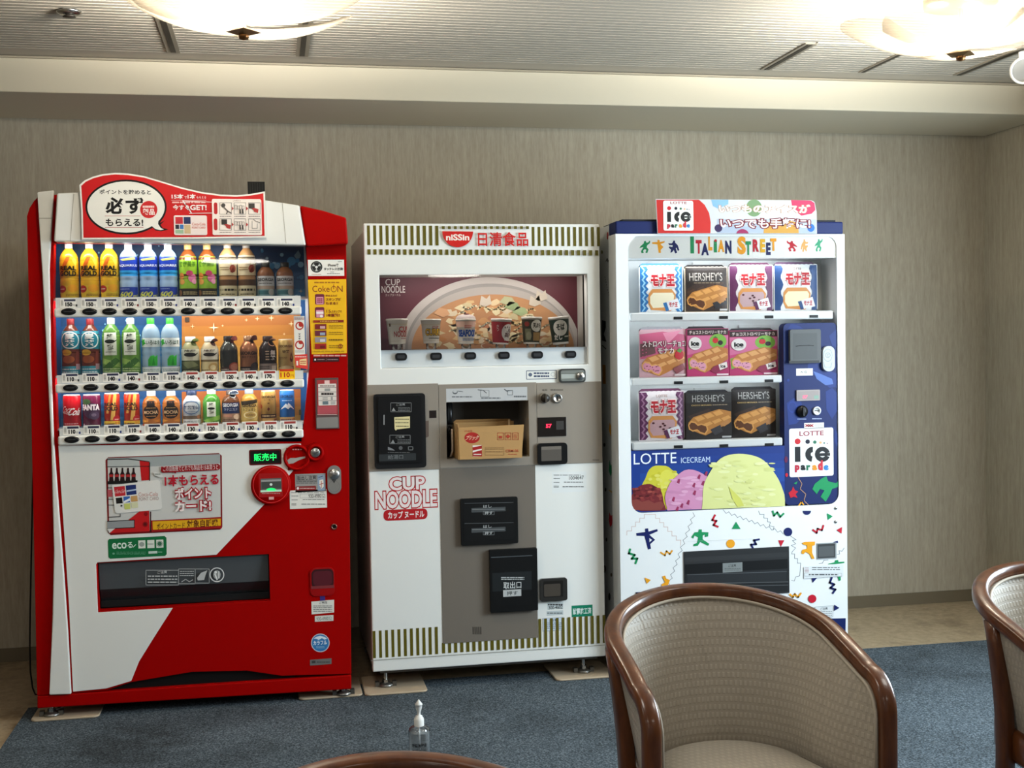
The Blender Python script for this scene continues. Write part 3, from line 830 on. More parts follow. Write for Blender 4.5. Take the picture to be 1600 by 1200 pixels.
A.ring(423.5, 757.5, 28.5, 28.5, 1.2, 'd8282a'); A.rect(404, 740, 442, 776, 'a00c0e', 2); A.rect(407, 748, 440, 768, '5c5f5e'); A.rect(408, 750, 439, 752, '9a9c9a'); A.rect(409, 753, 439, 763, '474b48')
A.ell(423.5, 757, 2.2, 2, 'e8f4ec'); A.ell(424, 767, 9, 5, '3ce87c', 180, 360); A.rect(407, 766, 440, 768, 'c8f0d4'); A.bars(409, 770, 438, 772, 1, 'c88a88', .6); A.rect(420, 776.5, 428, 780.5, 'e0a8a4')
c3.build('bill_slot', RM)
gl = MB(); A = Art(gl, YR-.0172); A.ell(424, 766.5, 6.5, 3.4, LEDG, 180, 360); gl.build('bill_slot_light', RM)

# LED sign
l = MB(); A = Art(l, YR-.0045); A.rect(389, 703, 440, 725.5, '5a0c10', 2.5); A.rect(391, 705, 438, 723.5, '10100e', 1.5); A.text('販売中', 396.5, 709, 432, 719.5, LEDG, .012); l.build('led_sign', RM)

decal('change_notice', lambda A: (A.rect(461, 741, 509, 767.5, '9a9894'), A.text('取出し注意', 464, 744, 494, 749.5, '2a2a2a', .02), A.frame(463, 743, 495, 750.5, .5, '3a3a3a'), A.bars(463, 751.5, 495, 756, 2, '4a4a4a'), A.rect(462, 760, 494, 765.5, '8a2c2c', 2), A.ell(465.5, 763, 2, 2, 'e8e0dc'), A.bars(469, 761.5, 492, 764.5, 1, 'd8b8b4'), A.rect(496, 742, 508, 766.5, '8ea0b4'), A.poly([(499, 750), (505, 749), (506, 760), (502, 764), (499, 758)], 'e6e0d6'), A.line([(502, 752), (502, 762)], 1, 'b05040'), A.line([(499, 757), (505, 755)], 1, 'b05040'), A.line([(498, 746), (504, 744)], 1, '3a4a60')))
decal('service_label', lambda A: (A.rect(452.5, 766.5, 511, 793, 'e4e2da'), A.bars(455, 768.5, 508, 771, 1, '8a8a8a'), A.bars(455.5, 774, 466, 776, 1, '3a3a3a'), A.bars(455.5, 780, 465, 782, 1, '3a3a3a'), A.bars(455.5, 786, 463, 790, 2, '3a3a3a'), A.text('930-498012', 482, 772.5, 507, 777, '4a4a4a'), A.frame(469, 772, 508, 778, .4, '8a8a8a'), A.bars(473, 779.5, 507, 781.5, 1, '5a5a5a'), A.bars(471, 786.5, 508, 789, 1, '5a5a5a')))

# lock
lk = MB(); (a, b), (c, d) = unproj(511, 727.5, YR), unproj(533.5, 771, YR)
lk.prism(rrect(a, d, c, b, (c-a)/2, 8), YR-.006, YR, M('a3a19c', .35, .6)); x, z = unproj(522, 741, YR)
lk.lathe([(.021, .006), (.021, .008), (.017, .010), (.011, .013), (0, .0135)], (x, YR, z), STEEL, seg=24, axis=(0, -1, 0)); A = Art(lk, YR-.0062); A.poly([(516, 746), (528, 745), (522, 755)], '2a2a2a'); A.ring(522, 760, 9, 9, .5, '8a8884')
lk.build('door_lock', RM)
sc_ = MB(); x, z = unproj(522, 823, YR); sc_.lathe([(.0115, 0), (.0115, .003), (.007, .003), (.007, .001), (0, .001)], (x, YR, z), M('7a5a50', .3, .8), seg=20, axis=(0, -1, 0)); sc_.lathe([(.0065, .0012), (0, .0012)], (x, YR, z), '0c0808', seg=12, axis=(0, -1, 0)); sc_.build('cam_lock', RM)

# coin return cup
cc = MB(); (a, b), (c, d) = unproj(484, 888, YR), unproj(523, 930, YR)
cc.prism(rrect(a, d, c, b, .02), YR-.004, YR, M('960a0c', .3), [rrect(a+.006, d+.03, c-.006, b-.006, .015)][:0]); A = Art(cc, YR-.0042)
A.rect(486.5, 890, 521.5, 918, '3a1418', 8); A.rect(489, 893, 519, 914, '541a24', 6); A.rect(486, 916, 522, 918.5, '7a3034')
cc.build('coin_return', RM, bevel=.002)
decal('blue_tape', lambda A: A.rect(500, 931, 508, 938.5, '3a2a78'))
decal('caution_label', lambda A: (A.poly([(486.5, 940), (522, 937), (522, 957), (487, 960)], 'dcdad2'), A.text('ご案内', 499, 940, 511, 943.6, '2a2a2a', .02), A.bars(489.5, 945.5, 519, 956.5, 4, '6a6a6a', .4)))
decal('number_label', lambda A: (A.poly([(492, 962.5), (521, 961), (521, 970), (492, 971.5)], 'd4d4cc'), A.text('930-498012', 494.5, 964.5, 518, 968.5, '5a6460')))
decal('round_blue_sticker', lambda A: (A.ell(500.5, 1004.5, 14.5, 14.5, 'c8c4cc'), A.ell(500.5, 1004.5, 13.2, 13.2, '2f74ae'), A.poly([(490, 998), (494, 995), (500, 993.5), (507, 995), (511, 998), (507, 999.5), (503, 997), (498, 1000), (494, 998)], 'd8e4ec'), A.text('カラフル', 489.5, 1001.5, 511, 1007, 'eef2f4', .02), A.bars(494, 1009.5, 507, 1013, 2, '9cc0dc')))
decal('maker_badge', lambda A: (A.poly([(484.5, 1031), (518, 1028.5), (518, 1037.5), (484.5, 1040)], '6c6a68'), A.rect(487, 1032.5, 493, 1036, '3a3a3a'), A.bars(495, 1032.5, 515, 1036.5, 1, '444444')))

# point-card poster
def card(A):
    A.poly([(165, 719), (169, 714.5), (342, 708), (346.5, 712), (347.5, 823), (344, 827.5), (173, 836), (168.5, 832)], '7a0e14')
    A.poly([(168, 717.5), (344, 710.5), (345, 823), (171, 832)], 'ccccc8')
    A.poly([(168, 716), (344, 709.5), (344, 724), (234, 729), (168, 722)], '9ea6a6')
    A.poly([(168, 718), (200, 717), (233, 721), (233, 729), (168, 729)], 'b4bab8'); A.line([(168, 718), (200, 717), (233, 721.5)], 1.4, '141414')
    A.poly([(218, 720), (233.5, 722), (233.5, 750), (221, 751)], 'c0181c'); A.line([(168, 729.5), (233, 728.5)], 1, '141414')
    for k in range(5):
        x = 174+k*8.7
        A.poly([(x-1.2, 731), (x+1.2, 731), (x+1.6, 737), (x+3.6, 741), (x+3, 746), (x+3.8, 752), (x-3.8, 752), (x-3, 746), (x-3.6, 741), (x-1.6, 737)], '241014'); A.rect(x-3.2, 741.5, x+3.2, 745, 'a82828')
    A.rect(168, 752, 215, 755, '161616')
    for k in range(4): A.line([(168, 762+k*9), (180, 762+k*9)], 1, '2a2a2a')
    A.rect(168, 765, 176, 776, 'b05058')
    A.poly([(200, 813), (218, 799), (233, 797), (234, 830), (172, 833), (178, 826)], 'c0181c'); A.line([(170, 808), (188, 807), (188, 803)], 1.2, '161616')
    A.line([(234, 723), (234, 752)], 1.4, '161616'); A.line([(235.5, 800), (235.5, 829)], 1.6, '3a0c10')
    A.poly([(168, 815), (210, 813), (210, 824), (168, 826)], '94989a'); A.line([(168, 814.5), (210, 812.5), (210, 824), (168, 826)], 1.2, '161616'); A.poly([(168, 826), (180, 825.5), (171, 833)], 'd8d8d4')
    A.ell(228, 803, 3, 3.2, '8a0c10'); A.ell(227, 819, 4, 4.2, '8a0c10'); A.ell(227, 819, 2.2, 2.2, '5a0a0c')
    A.poly([(175, 758), (247, 749.5), (250, 752), (253.5, 793), (251, 796), (183, 802), (180, 800)], 'e2e1dc')
    A.poly([(178, 761), (195, 759), (196.5, 774), (180, 776)], 'c02832'); A.text('Coca-Cola', 180, 765, 195.5, 770, 'eccccc', .0, .3)
    A.poly([(196.5, 758.5), (212.5, 757), (213.5, 772), (198, 774)], '1f2f6a'); A.line([(199, 767), (212, 765)], 2.2, 'b8c8e0')
    A.poly([(181, 778), (191, 777), (192, 786), (182, 787)], '1c1a1a'); A.poly([(193, 776), (203, 775), (203.5, 784.5), (193.5, 785.5)], '2f64b4'); A.poly([(193.5, 783), (203, 778), (203.4, 782), (193.6, 786)], 'e8eef0'); A.poly([(204.5, 775), (214.5, 774), (215.5, 783), (205, 784)], 'c89a60')
    A.poly([(194, 787), (203.5, 786), (204, 795), (195, 796)], 'c8d070'); A.poly([(205, 785), (215.5, 784), (216, 793), (206, 794)], 'd8d8b0'); A.ell(190, 790, 1.6, 1.4, '2a2a2a')
    A.text('Coca-Cola', 216.5, 769.5, 247, 774.5, 'c8685c', -.014); A.text('POINT CARD', 217, 777, 248, 781, 'a0706a', -.014)
    A.poly([(252, 729), (341, 724.5), (344, 727), (344, 732), (341, 734.5), (276, 737.5), (274, 740), (272, 738), (254, 738.5), (251.5, 736)], '8e0e18'); A.text('この自販機でどれでも製品を15本買うと', 255, 728, 341, 733.5, 'ecdedc', -.004)
    A.poly([(240, 738), (243, 737), (252, 741), (255, 744), (252, 746), (242, 743)], 'd8d8d4'); A.bars(242, 739.5, 251, 742, 1, '4a5a4a')
    A.text('1本もらえる', 257, 742.5, 342, 757, 'b5142a', .035)
    A.text('ポイント', 273, 762.5, 330, 778, 'f4e8e6', .03, 0, 'a80f22', .13); A.text('カード!', 273, 783.5, 330, 797.5, 'f4e8e6', .03, 0, 'a80f22', .13)
    A.poly([(236, 813), (346, 807.5), (347, 825), (237, 831)], '9c1418'); A.poly([(238.5, 814.5), (345, 810), (345, 821), (239, 827.5)], 'e0aa1c')
    A.text('ポイントカード', 245, 817.5, 289, 825, '5a2a10', .01); A.text('対象自販機', 292, 812.5, 341, 822.5, '5a1c10', .02)


decal('point_card_poster', card, YR-.0046)


def eco(A):
    A.poly([(168.5, 845), (171, 842), (257, 837.5), (260, 840), (260.5, 866), (258, 868.5), (172, 873), (169.5, 870.5)], '0f6b3c')
    A.text('eco', 175, 848.5, 198, 857, 'dcebe0', .02); A.text('る', 199, 847, 207.5, 856, 'dcebe0', .02); A.line([(208, 855), (212, 851)], 1, 'dcebe0')
    for k in range(3):
        x = 216+k*14
        A.rect(x, 844.5-k*.5, x+11.5, 856.5-k*.5, 'dde2d8')
    A.ell(221.5, 850.5, 4, 3.6, '9aa49c'); A.bars(230.5, 848, 240, 852, 1, 'a4aca4'); A.ell(249.5, 849.5, 3.4, 3.4, '3a6a50'); A.ring(249.5, 849.5, 4.6, 4.6, .6, '3a6a50')
    A.ell(177.5, 865, 2, 1.6, '6aa888'); A.bars(182, 861.5, 228, 867, 3, '6aa888', .3); A.rect(232, 861.5, 246, 864.5, 'c8dcd0'); A.bars(247, 861, 253.5, 864, 1, '8ac0a4')


decal('eco_sticker', eco, YR-.0046)

# power cord at the machine's left side
pts = []
for k, (px, py) in enumerate([(53.5, 690), (51, 760), (49, 860), (47, 960), (46.5, 1010), (47.5, 1050), (51, 1075), (57, 1092), (66, 1096)]):
    x, z = unproj(px, py, -.62 if k < 7 else -.60); pts.append((x, -.62, max(z, .012)))
tag(MB().tube(pts, .0032, M('0c0b0a', .5)).build('power_cord', org=(pts[0][0], -.62, 0)), 'thin black power cord hanging along the left side of the red machine', 'cord')

# ------------------------------------------------------------------ sample drinks in the red machine
PROF = {
    'pet': dict(body=[(0, 0), (.84, 0), (.97, .015), (1, .05), (1, .36), (.965, .375), (.965, .385), (1, .40), (1, .66), (.97, .72), (.86, .78), (.62, .84), (.40, .885), (.37, .90)], cap=[(.41, .893), (.41, .992), (.36, 1), (0, 1)]),
    'water': dict(body=[(0, 0), (.84, 0), (.97, .015), (1, .05), (1, .30), (.95, .33), (1, .36), (1, .40), (.95, .43), (1, .46), (1, .68), (.95, .75), (.78, .82), (.45, .885), (.37, .90)], cap=[(.41, .893), (.41, .992), (.36, 1), (0, 1)]),
    'small': dict(body=[(0, 0), (.84, 0), (.97, .02), (1, .06), (1, .60), (.97, .68), (.84, .76), (.55, .84), (.42, .87)], cap=[(.50, .862), (.50, .988), (.44, 1), (0, 1)]),
    'bcan': dict(body=[(0, 0), (.84, 0), (.95, .02), (1, .05), (1, .60), (.96, .68), (.62, .82), (.54, .845), (.54, .87)], cap=[(.58, .865), (.58, .985), (.52, 1), (0, 1)]),
    'can': dict(body=[(0, 0), (.80, 0), (.86, .02), (1, .055), (1, .93), (.90, .975)], cap=[(.90, .975), (.90, .995), (.84, 1), (.82, .985), (0, .985)]),
}


def interp(prof, z):
    for (r0_, z0_), (r1_, z1_) in zip(prof, prof[1:]):
        if z0_ <= z <= z1_ and z1_ > z0_: return r0_+(r1_-r0_)*(z-z0_)/(z1_-z0_)
    return 1


CLEAR = glassmat('clear_bottle', 1.0, (.86, .93, .97, 1), 1.4)


def T(s, u0, v0, u1, v1, c, b=.0, sh=0): return ('t', s, u0, v0, u1, v1, c, b, sh)
def Rr(u0, v0, u1, v1, c): return ('r', u0, v0, u1, v1, c)
def El(u, v, a, b, c): return ('e', u, v, a, b, c)
def Ri(u, v, a, b, w, c): return ('o', u, v, a, b, w, c)
def Po(pts, c): return ('p', pts, c)
def Ba(u0, v0, u1, v1, n, c): return ('b', u0, v0, u1, v1, n, c)


KIND = {
    'energy': dict(p='pet', body='c89a20', cap='c4c8cc', label=[(0, .74, 'dcae1c')], art=[Po([(-.9, .4), (-.5, .40), (.2, .74), (-.1, .74)], 'c05c18'), Po([(.3, .70), (.7, .5), (.75, .7)], 'e8c840'), T('REAL', -.7, .58, .68, .50, '17140c', .05), T('GOLD', -.7, .49, .68, .40, '17140c', .05), Rr(-.7, .23, .9, .02, 'e0c02c'), El(.35, .18, .42, .07, 'e6a420'), El(-.52, .17, .36, .065, 'a8241c'), Ba(-.75, .19, -.3, .15, 1, 'e0c0b0'), Ba(-.2, .09, .8, .04, 2, '8a6a18')]),
    'sport': dict(p='water', body=M('9fbfe0', .15, alpha=.85), cap='e6ebee', label=[(.40, .50, '2f97d8'), (.50, .76, '1b38a0')], art=[T('AQUARIUS', -.85, .61, .85, .56, 'd8e0f0', .02), Po([(-.7, .70), (.6, .74), (.7, .70), (-.4, .67)], 'a8b468'), Rr(-.9, .20, .9, .0, '1c3a9c'), T('600', -.75, .12, .35, .02, 'c8cc54', .04, .15), T('ml', .4, .07, .8, .02, 'c8cc54', .02), Ba(-.75, .18, .1, .15, 1, '8fa4d8')]),
    'blend': dict(p='pet', body='6e3c1a', cap='b09a62', label=[(.17, .76, '8fbc38')], art=[Rr(-.2, .74, .3, .68, 'd8d8c0'), T('爽健美茶', -.75, .67, .7, .57, '4a7a1c', .02), El(.4, .36, .36, .08, 'd070a0'), El(.15, .45, .28, .05, 'b8406a'), El(.55, .30, .22, .05, 'e8a0c0'), El(-.55, .40, .25, .06, 'c87830'), El(-.5, .29, .25, .05, 'd89a48'), Rr(-1.0, .16, 1.0, 0, '26241c'), El(-.72, .09, .22, .055, '8a6038'), Ba(-.4, .12, .9, .05, 2, 'b8a878')]),
    'milktea': dict(p='pet', body='a07a50', cap='a8a6a0', label=[(.20, .32, '5c4028'), (.40, .76, 'd8ccac')], art=[Rr(-1, .73, 1, .68, '3c3024'), Ba(-.8, .72, .8, .69, 1, 'c8b890'), T('午後の紅茶', -.7, .66, .4, .60, '6a5230'), El(.45, .52, .3, .07, '9a4a3a'), Po([(.2, .46), (.5, .56), (.62, .48), (.4, .44)], '6a2a20'), Ba(-.7, .56, .1, .48, 2, '8a7450'), Rr(-1.0, .21, 1.0, 0, 'd0c8a4'), Ba(-.8, .18, .8, .09, 1, '2c2618'), Ba(-.6, .08, .6, .03, 1, '6a6040')]),
    'latte': dict(p='small', body='8a5c40', cap='343436', label=[(0, .22, '86b4bc'), (.22, .32, 'c0aa98'), (.32, .60, 'd2d6d8')], art=[T('GEORGIA', -.8, .54, .8, .45, '26282a', .03), Ba(-.6, .42, .6, .36, 1, '6a6c6c'), Rr(-.7, .19, .3, .08, '4a8088'), El(.5, .14, .28, .1, 'c8ccc8')]),
    'barley': dict(p='pet', body='5c2a18', cap='7a1c20', label=[(0, .16, '3a98ac'), (.16, .46, '6a2c1a'), (.46, .78, '1c8298')], art=[Ri(0, .62, .82, .155, .12, 'd8e6e4'), T('麦', -.4, .74, .4, .63, 'e8eeea', .04), T('茶', -.4, .62, .4, .51, 'e8eeea', .04), El(-.3, .40, .42, .055, 'd8a82c'), El(-.15, .28, .5, .07, 'a8582c'), Po([(.4, .2), (.8, .2), (.8, .42), (.5, .42)], '8a3a2a'), Ba(-.8, .13, .6, .03, 2, 'c8dce0'), Rr(.45, .20, .85, .10, 'c8a0a8')]),
    'green': dict(p='pet', body='4e7a34', cap='ccd0cc', label=[(.05, .78, '6a9a3c')], art=[Po([(-.9, .3), (.9, .2), (.9, .12), (-.9, .2)], '9cc060'), Po([(-.9, .1), (.4, .3), (.8, .24), (-.2, .06)], '3c6a2a'), Rr(-.55, .74, .5, .34, 'e2e6d8'), T('綾', -.28, .72, .24, .63, '2c3a24', .03), El(-.05, .585, .42, .035, '20281c'), Po([(.2, .58), (.55, .62), (.5, .60), (.25, .56)], '20281c'), T('鷹', -.28, .53, .24, .43, '2c3a24', .03), Ba(-.4, .42, .4, .36, 1, '5a6a50'), Ba(-.8, .12, .8, .04, 2, 'b8d090')]),
    'spring': dict(p='water', body=M('b4cede', .12, alpha=.5), cap='3aa832', label=[(.48, .64, 'dfe6e4'), (0, .12, 'e4e8e8')], art=[T('いろはす', -.35, .60, .85, .52, '3a5a4c', .02), Po([(-.95, .58), (-.75, .60), (-.8, .64), (-.6, .61), (-.45, .62), (-.5, .57), (-.35, .54), (-.6, .52), (-.8, .49), (-.78, .55)], '2fa030'), Po([(-.2, .14), (-.2, .25), (0, .32), (.3, .33), (.35, .30), (.6, .34), (.55, .14)], '34b034'), Po([(.1, .15), (.25, .30), (.35, .15)], '1f8a28'), Ba(-.7, .09, .7, .03, 2, '9ab0a8')]),
    'matcha': dict(p='bcan', body='a8a67c', cap='e0e0dc', label=[(0, .10, '22281c'), (.10, .34, '4c5434'), (.34, .66, 'd4d2bc')], art=[T('綾鷹', -.5, .64, .5, .58, '3a3a28', .02), El(0, .50, .55, .055, '1c1e16'), Po([(.3, .50), (.75, .56), (.7, .53), (.35, .47)], '1c1e16'), El(.55, .84, .42, .11, '6c7c34'), Po([(-.9, .30), (.2, .32), (.8, .2), (-.2, .12)], '7a805a'), Ba(-.7, .08, .6, .03, 1, 'b8b890')]),
    'roast': dict(p='bcan', body='c8b896', cap='e4e2dc', label=[(0, .30, 'd8c694'), (.30, .36, '7a6848'), (.36, .66, 'e0dac8')], art=[T('綾鷹', -.5, .64, .5, .58, '4a3a28', .02), El(0, .50, .55, .05, '241c14'), Po([(.3, .50), (.75, .56), (.7, .53), (.35, .47)], '241c14'), El(.55, .84, .40, .105, '5a2c22'), El(.35, .15, .45, .12, 'c8a468'), El(.3, .14, .25, .07, 'e4d0a0'), Ba(-.8, .1, .0, .04, 1, '8a7444')]),
    'dark': dict(p='bcan', body=M('50524e', .25, .6), cap='1a1412', label=[(0, .14, '3a2420')], art=[T('GEORGIA', -.8, .60, .8, .52, '15171a', .03), T('BLACK', -.5, .49, .5, .43, '15171a', .02), El(.6, .90, .4, .10, '8a4440'), El(.5, .14, .5, .13, '8a3a2c'), El(.5, .14, .38, .1, 'b0705a'), Ba(-.8, .1, .0, .05, 1, 'b8a898')]),
    'copper': dict(p='bcan', body=M('a87050', .28, .55), cap=M('b0886a', .3, .6), label=[(0, .14, '2e2220')], art=[T('GEORGIA', -.85, .56, .85, .47, '1e1410', .03), T('香るブラック', -.6, .44, .6, .38, '2a1a14', .01), El(.6, .90, .42, .11, '4c2420'), El(.6, .14, .45, .12, '3a302c'), Ba(-.8, .1, .1, .05, 1, 'b8a898')]),
    'velvet': dict(p='bcan', body='2c2422', cap='2a1a18', label=[(0, .22, '8c7c74')], art=[T('無', .2, .60, .7, .46, 'e4dcd4', .03), T('糖', .2, .45, .7, .32, 'e4dcd4', .03), Ba(-.2, .6, .1, .3, 4, 'b89a80'), Ri(.5, .82, .45, .115, .09, 'a87a60'), El(.5, .82, .34, .085, '2c2220'), Rr(.3, .16, .8, .04, 'c8b8a8'), Ba(-.8, .16, .1, .06, 2, '4a3c38')]),
    'gold': dict(p='can', body=M('c8a868', .3, .35), cap='d8d4c8', label=[], art=[T('GEORGIA', -.8, .82, .8, .74, '6a4a20', .03), T('微糖', -.35, .66, .35, .56, '5a3c1c', .03), Po([(.55, .60), (.8, .40), (.72, .30), (.5, .28), (.38, .36), (.45, .48)], '6a3a1c'), Po([(.55, .52), (.66, .40), (.56, .36), (.48, .42)], 'c88a3c'), Ba(-.7, .45, .1, .36, 2, '8a6a38'), Rr(-1, .14, 1, 0, '7a2a20'), Po([(-.9, .10), (0, .18), (.9, .10), (.9, .0), (-.9, .0)], 'c8b080')]),
    'cola': dict(p='can', body='b80f1c', cap='ccccca', label=[], art=[T('Coca', -.8, .66, .1, .46, 'f0e4e4', .0, .35), T('Cola', -.15, .60, .85, .38, 'f0e4e4', .02, .35), Po([(-.95, .46), (-.3, .44), (.2, .40), (-.3, .42)], 'f0e4e4'), Ba(-.6, .16, .6, .10, 1, 'd88088')]),
    'grape': dict(p='can', body='5c1236', cap='c8c4c8', label=[], art=[El(.1, .50, .75, .24, '3c2440'), El(-.4, .78, .4, .09, '3a5a34'), T('FANTA', -.82, .70, .78, .52, 'e8e0e4', .06), El(.3, .36, .45, .12, '4c3a54'), El(.25, .38, .2, .05, '7a6a80'), Rr(-.75, .12, -.55, .06, 'b090a0')]),
    'energycan': dict(p='can', body='a82c14', cap='d0ccc4', label=[], art=[Po([(-.1, .2), (.3, .2), (.55, .97), (.25, .97)], 'd8a850'), Po([(-.5, .4), (-.25, .4), (.05, .97), (-.15, .97)], 'c88a3c'), T('REAL', -.75, .72, .6, .62, '1c1410', .04), T('GOLD', -.8, .60, .65, .48, '1c1410', .04), El(.55, .22, .4, .12, 'b81c24'), Ba(.3, .25, .8, .19, 1, 'e8c0b8'), Rr(-1.0, .17, 1.0, 0, 'dcb434'), T('冷', -.8, .12, -.5, .05, '5a3a10'), Ba(-.4, .12, .3, .05, 1, '5a3a10')]),
    'mocha': dict(p='small', body='9a5a24', cap='c8c8c8', label=[(.04, .62, 'b06c30')], art=[El(0, .40, .72, .20, '1c1412'), Rr(-.35, .72, .35, .58, '1c1412'), T('MOCHA', -.62, .44, .62, .34, 'c8a880', .03), Ba(-.4, .54, .4, .49, 1, 'a88858'), Ba(-.4, .30, .4, .26, 1, 'c89058'), Po([(-.9, .2), (-.2, .14), (-.9, .08)], 'e0a040'), Po([(.9, .2), (.2, .14), (.9, .08)], 'c88030'), Rr(-1, .06, 1, 0, 'c05a2c')]),
    'milk': dict(p='bcan', body='b8bcc0', cap='22304e', label=[(0, .16, 'dcdedc'), (.16, .26, '6a5848')], art=[Ri(0, .50, .78, .20, .12, '5a7090'), Ri(0, .50, .86, .23, .04, '8494a8'), T('紅茶花伝', -.66, .56, .66, .45, '2c3a58', .03), Ba(-.5, .40, .5, .36, 1, '6a7890'), El(.7, .23, .25, .06, 'a87050'), Ba(-.7, .12, .7, .05, 2, '6a6c70')]),
    'greens': dict(p='small', body='3e7a2c', cap='c8ccca', label=[(.08, .66, '4a8c34')], art=[Rr(-.38, .64, .38, .22, 'dfe4d4'), T('綾', -.2, .61, .2, .52, '26321e', .03), El(0, .45, .3, .035, '1c241a'), T('鷹', -.2, .40, .2, .30, '26321e', .03), Po([(-.9, .1), (.8, .26), (.9, .14), (-.2, .05)], '82b048'), Ba(-.6, .08, .7, .03, 1, 'b8d090')]),
    'caffe': dict(p='small', body='5a3620', cap='4a3a34', label=[(.02, .30, 'a8846c'), (.30, .62, '1f2e58')], art=[T('GEORGIA', -.75, .60, .75, .50, 'dfe0e4', .03), T('ラテニスタ', -.6, .46, .6, .38, 'b8c0d0', .01), El(.35, .88, .5, .12, 'd4d6d4'), El(.35, .88, .42, .1, '2a3a54'), Ba(0, .9, .7, .86, 1, 'c8d0d8'), El(.55, .2, .32, .08, 'e0c4a8'), Rr(-.8, .27, .1, .19, 'c89078'), Ba(-.7, .14, .4, .05, 2, '5a3c30')]),
    'lemon': dict(p='small', body='a87a30', cap='8c98a4', label=[(.0, .64, 'd4b468')], art=[Po([(-.9, .64), (.8, .70), (.9, .60), (-.7, .52)], '2c2418'), T('GEORGIA', -.7, .56, .7, .47, '3c2c18', .03), T('カフェオレ', -.6, .44, .6, .36, '3c2c18', .01), Ri(.1, .24, .6, .10, .1, 'f0e4b8'), Ba(-.3, .27, .5, .20, 2, '8a5a2c'), Rr(-1, .07, 1, 0, 'c8a030')]),
    'emerald': dict(p='can', body=M('b8904e', .3, .35), cap='d4d0c6', label=[], art=[T('GEORGIA', -.8, .84, .8, .76, '3a2414', .03), Po([(-.1, .62), (.1, .62), (.06, .56), (.0, .60), (-.06, .56)], '5a2c18'), T('コーヒー', -.5, .74, .5, .68, '4a2c18', .02), El(-.9, .50, .2, .07, 'a83c1c'), Po([(0, .48), (.14, .42), (0, .36), (-.14, .42)], '5a2014'), Rr(-1, .26, 1, .14, '3c241a'), Ba(-.7, .24, .7, .17, 1, 'c8a878'), Rr(-1, .1, 1, 0, 'c89a54'), El(.8, .06, .3, .06, '8a4a20')]),
    'blue': dict(p='can', body='2c6cb4', cap='d0d0cc', label=[], art=[T('GEORGIA', -.75, .84, .75, .75, '12304e', .03), Po([(-.75, .38), (-.1, .58), (0, .52), (.12, .60), (.8, .38), (.3, .46), (.1, .40), (-.2, .46)], 'dfe8ee'), Ba(-.5, .70, .5, .64, 1, '9cc0e0'), Rr(-1, .15, 1, 0, 'c8a468'), El(.75, .06, .3, .07, 'a06a30'), Ba(-.7, .1, .4, .04, 1, '7a4a20')]),
}

ROWSPEC = [
    [('energy', 107, 379), ('energy', 139, 379), ('energy', 170, 379), ('sport', 200, 380), ('sport', 231, 380), ('sport', 262, 380), ('blend', 293, 381), ('blend', 323, 381), ('milktea', 355, 379), ('milktea', 384.5, 379), ('latte', 414.5, 410), ('latte', 444.5, 410)],
    [('barley', 110, 498), ('barley', 140.5, 498), ('green', 173, 497), ('green', 203.5, 497), ('spring', 235, 497), ('spring', 265, 497), ('matcha', 297, 526), ('roast', 327, 526), ('dark', 357, 525), ('copper', 388, 524.5), ('velvet', 418, 525), ('gold', 446, 530)],
    [('cola', 112, 616.5), ('grape', 143, 616), ('energycan', 174.5, 614), ('energycan', 205.5, 614), ('mocha', 236, 611), ('mocha', 267, 611), ('milk', 299, 610), ('greens', 330, 608), ('caffe', 360, 609), ('lemon', 389, 608), ('emerald', 419, 610), ('blue', 448, 609)],
]
DESC = {
    'energy': 'yellow plastic drink bottle with black lettering', 'sport': 'clear sports drink bottle with dark blue label', 'blend': 'brown tea bottle with bright green floral label',
    'milktea': 'brown tea bottle with cream label', 'latte': 'small dark capped coffee bottle with grey label', 'barley': 'red capped barley tea bottle with teal label', 'green': 'green tea bottle with white label panel',
    'spring': 'clear water bottle with green cap and leaf', 'matcha': 'olive and cream bottle can with green tag', 'roast': 'beige and cream bottle can with brown tag', 'dark': 'dark grey metal coffee bottle can',
    'copper': 'copper coloured metal coffee bottle can', 'velvet': 'black coffee bottle can with upright white writing', 'gold': 'slim gold coffee can with drop', 'cola': 'red can with white script lettering',
    'grape': 'purple can with white block lettering', 'energycan': 'orange red can with gold stripes', 'mocha': 'small orange brown bottle with black emblem', 'milk': 'silver bottle can with blue wreath',
    'greens': 'small green tea bottle with white label', 'caffe': 'small brown coffee bottle with navy label', 'lemon': 'small golden bottle with cream label', 'emerald': 'slim gold coffee can with dark band', 'blue': 'slim blue can with white mountain'}
ORD = ['first', 'second', 'third', 'fourth', 'fifth', 'sixth', 'seventh', 'eighth', 'ninth', 'tenth', 'eleventh', 'last']
ROWN = ['top', 'middle', 'bottom']
CANK = {'can': 'drink_can', 'bcan': 'bottle_can'}


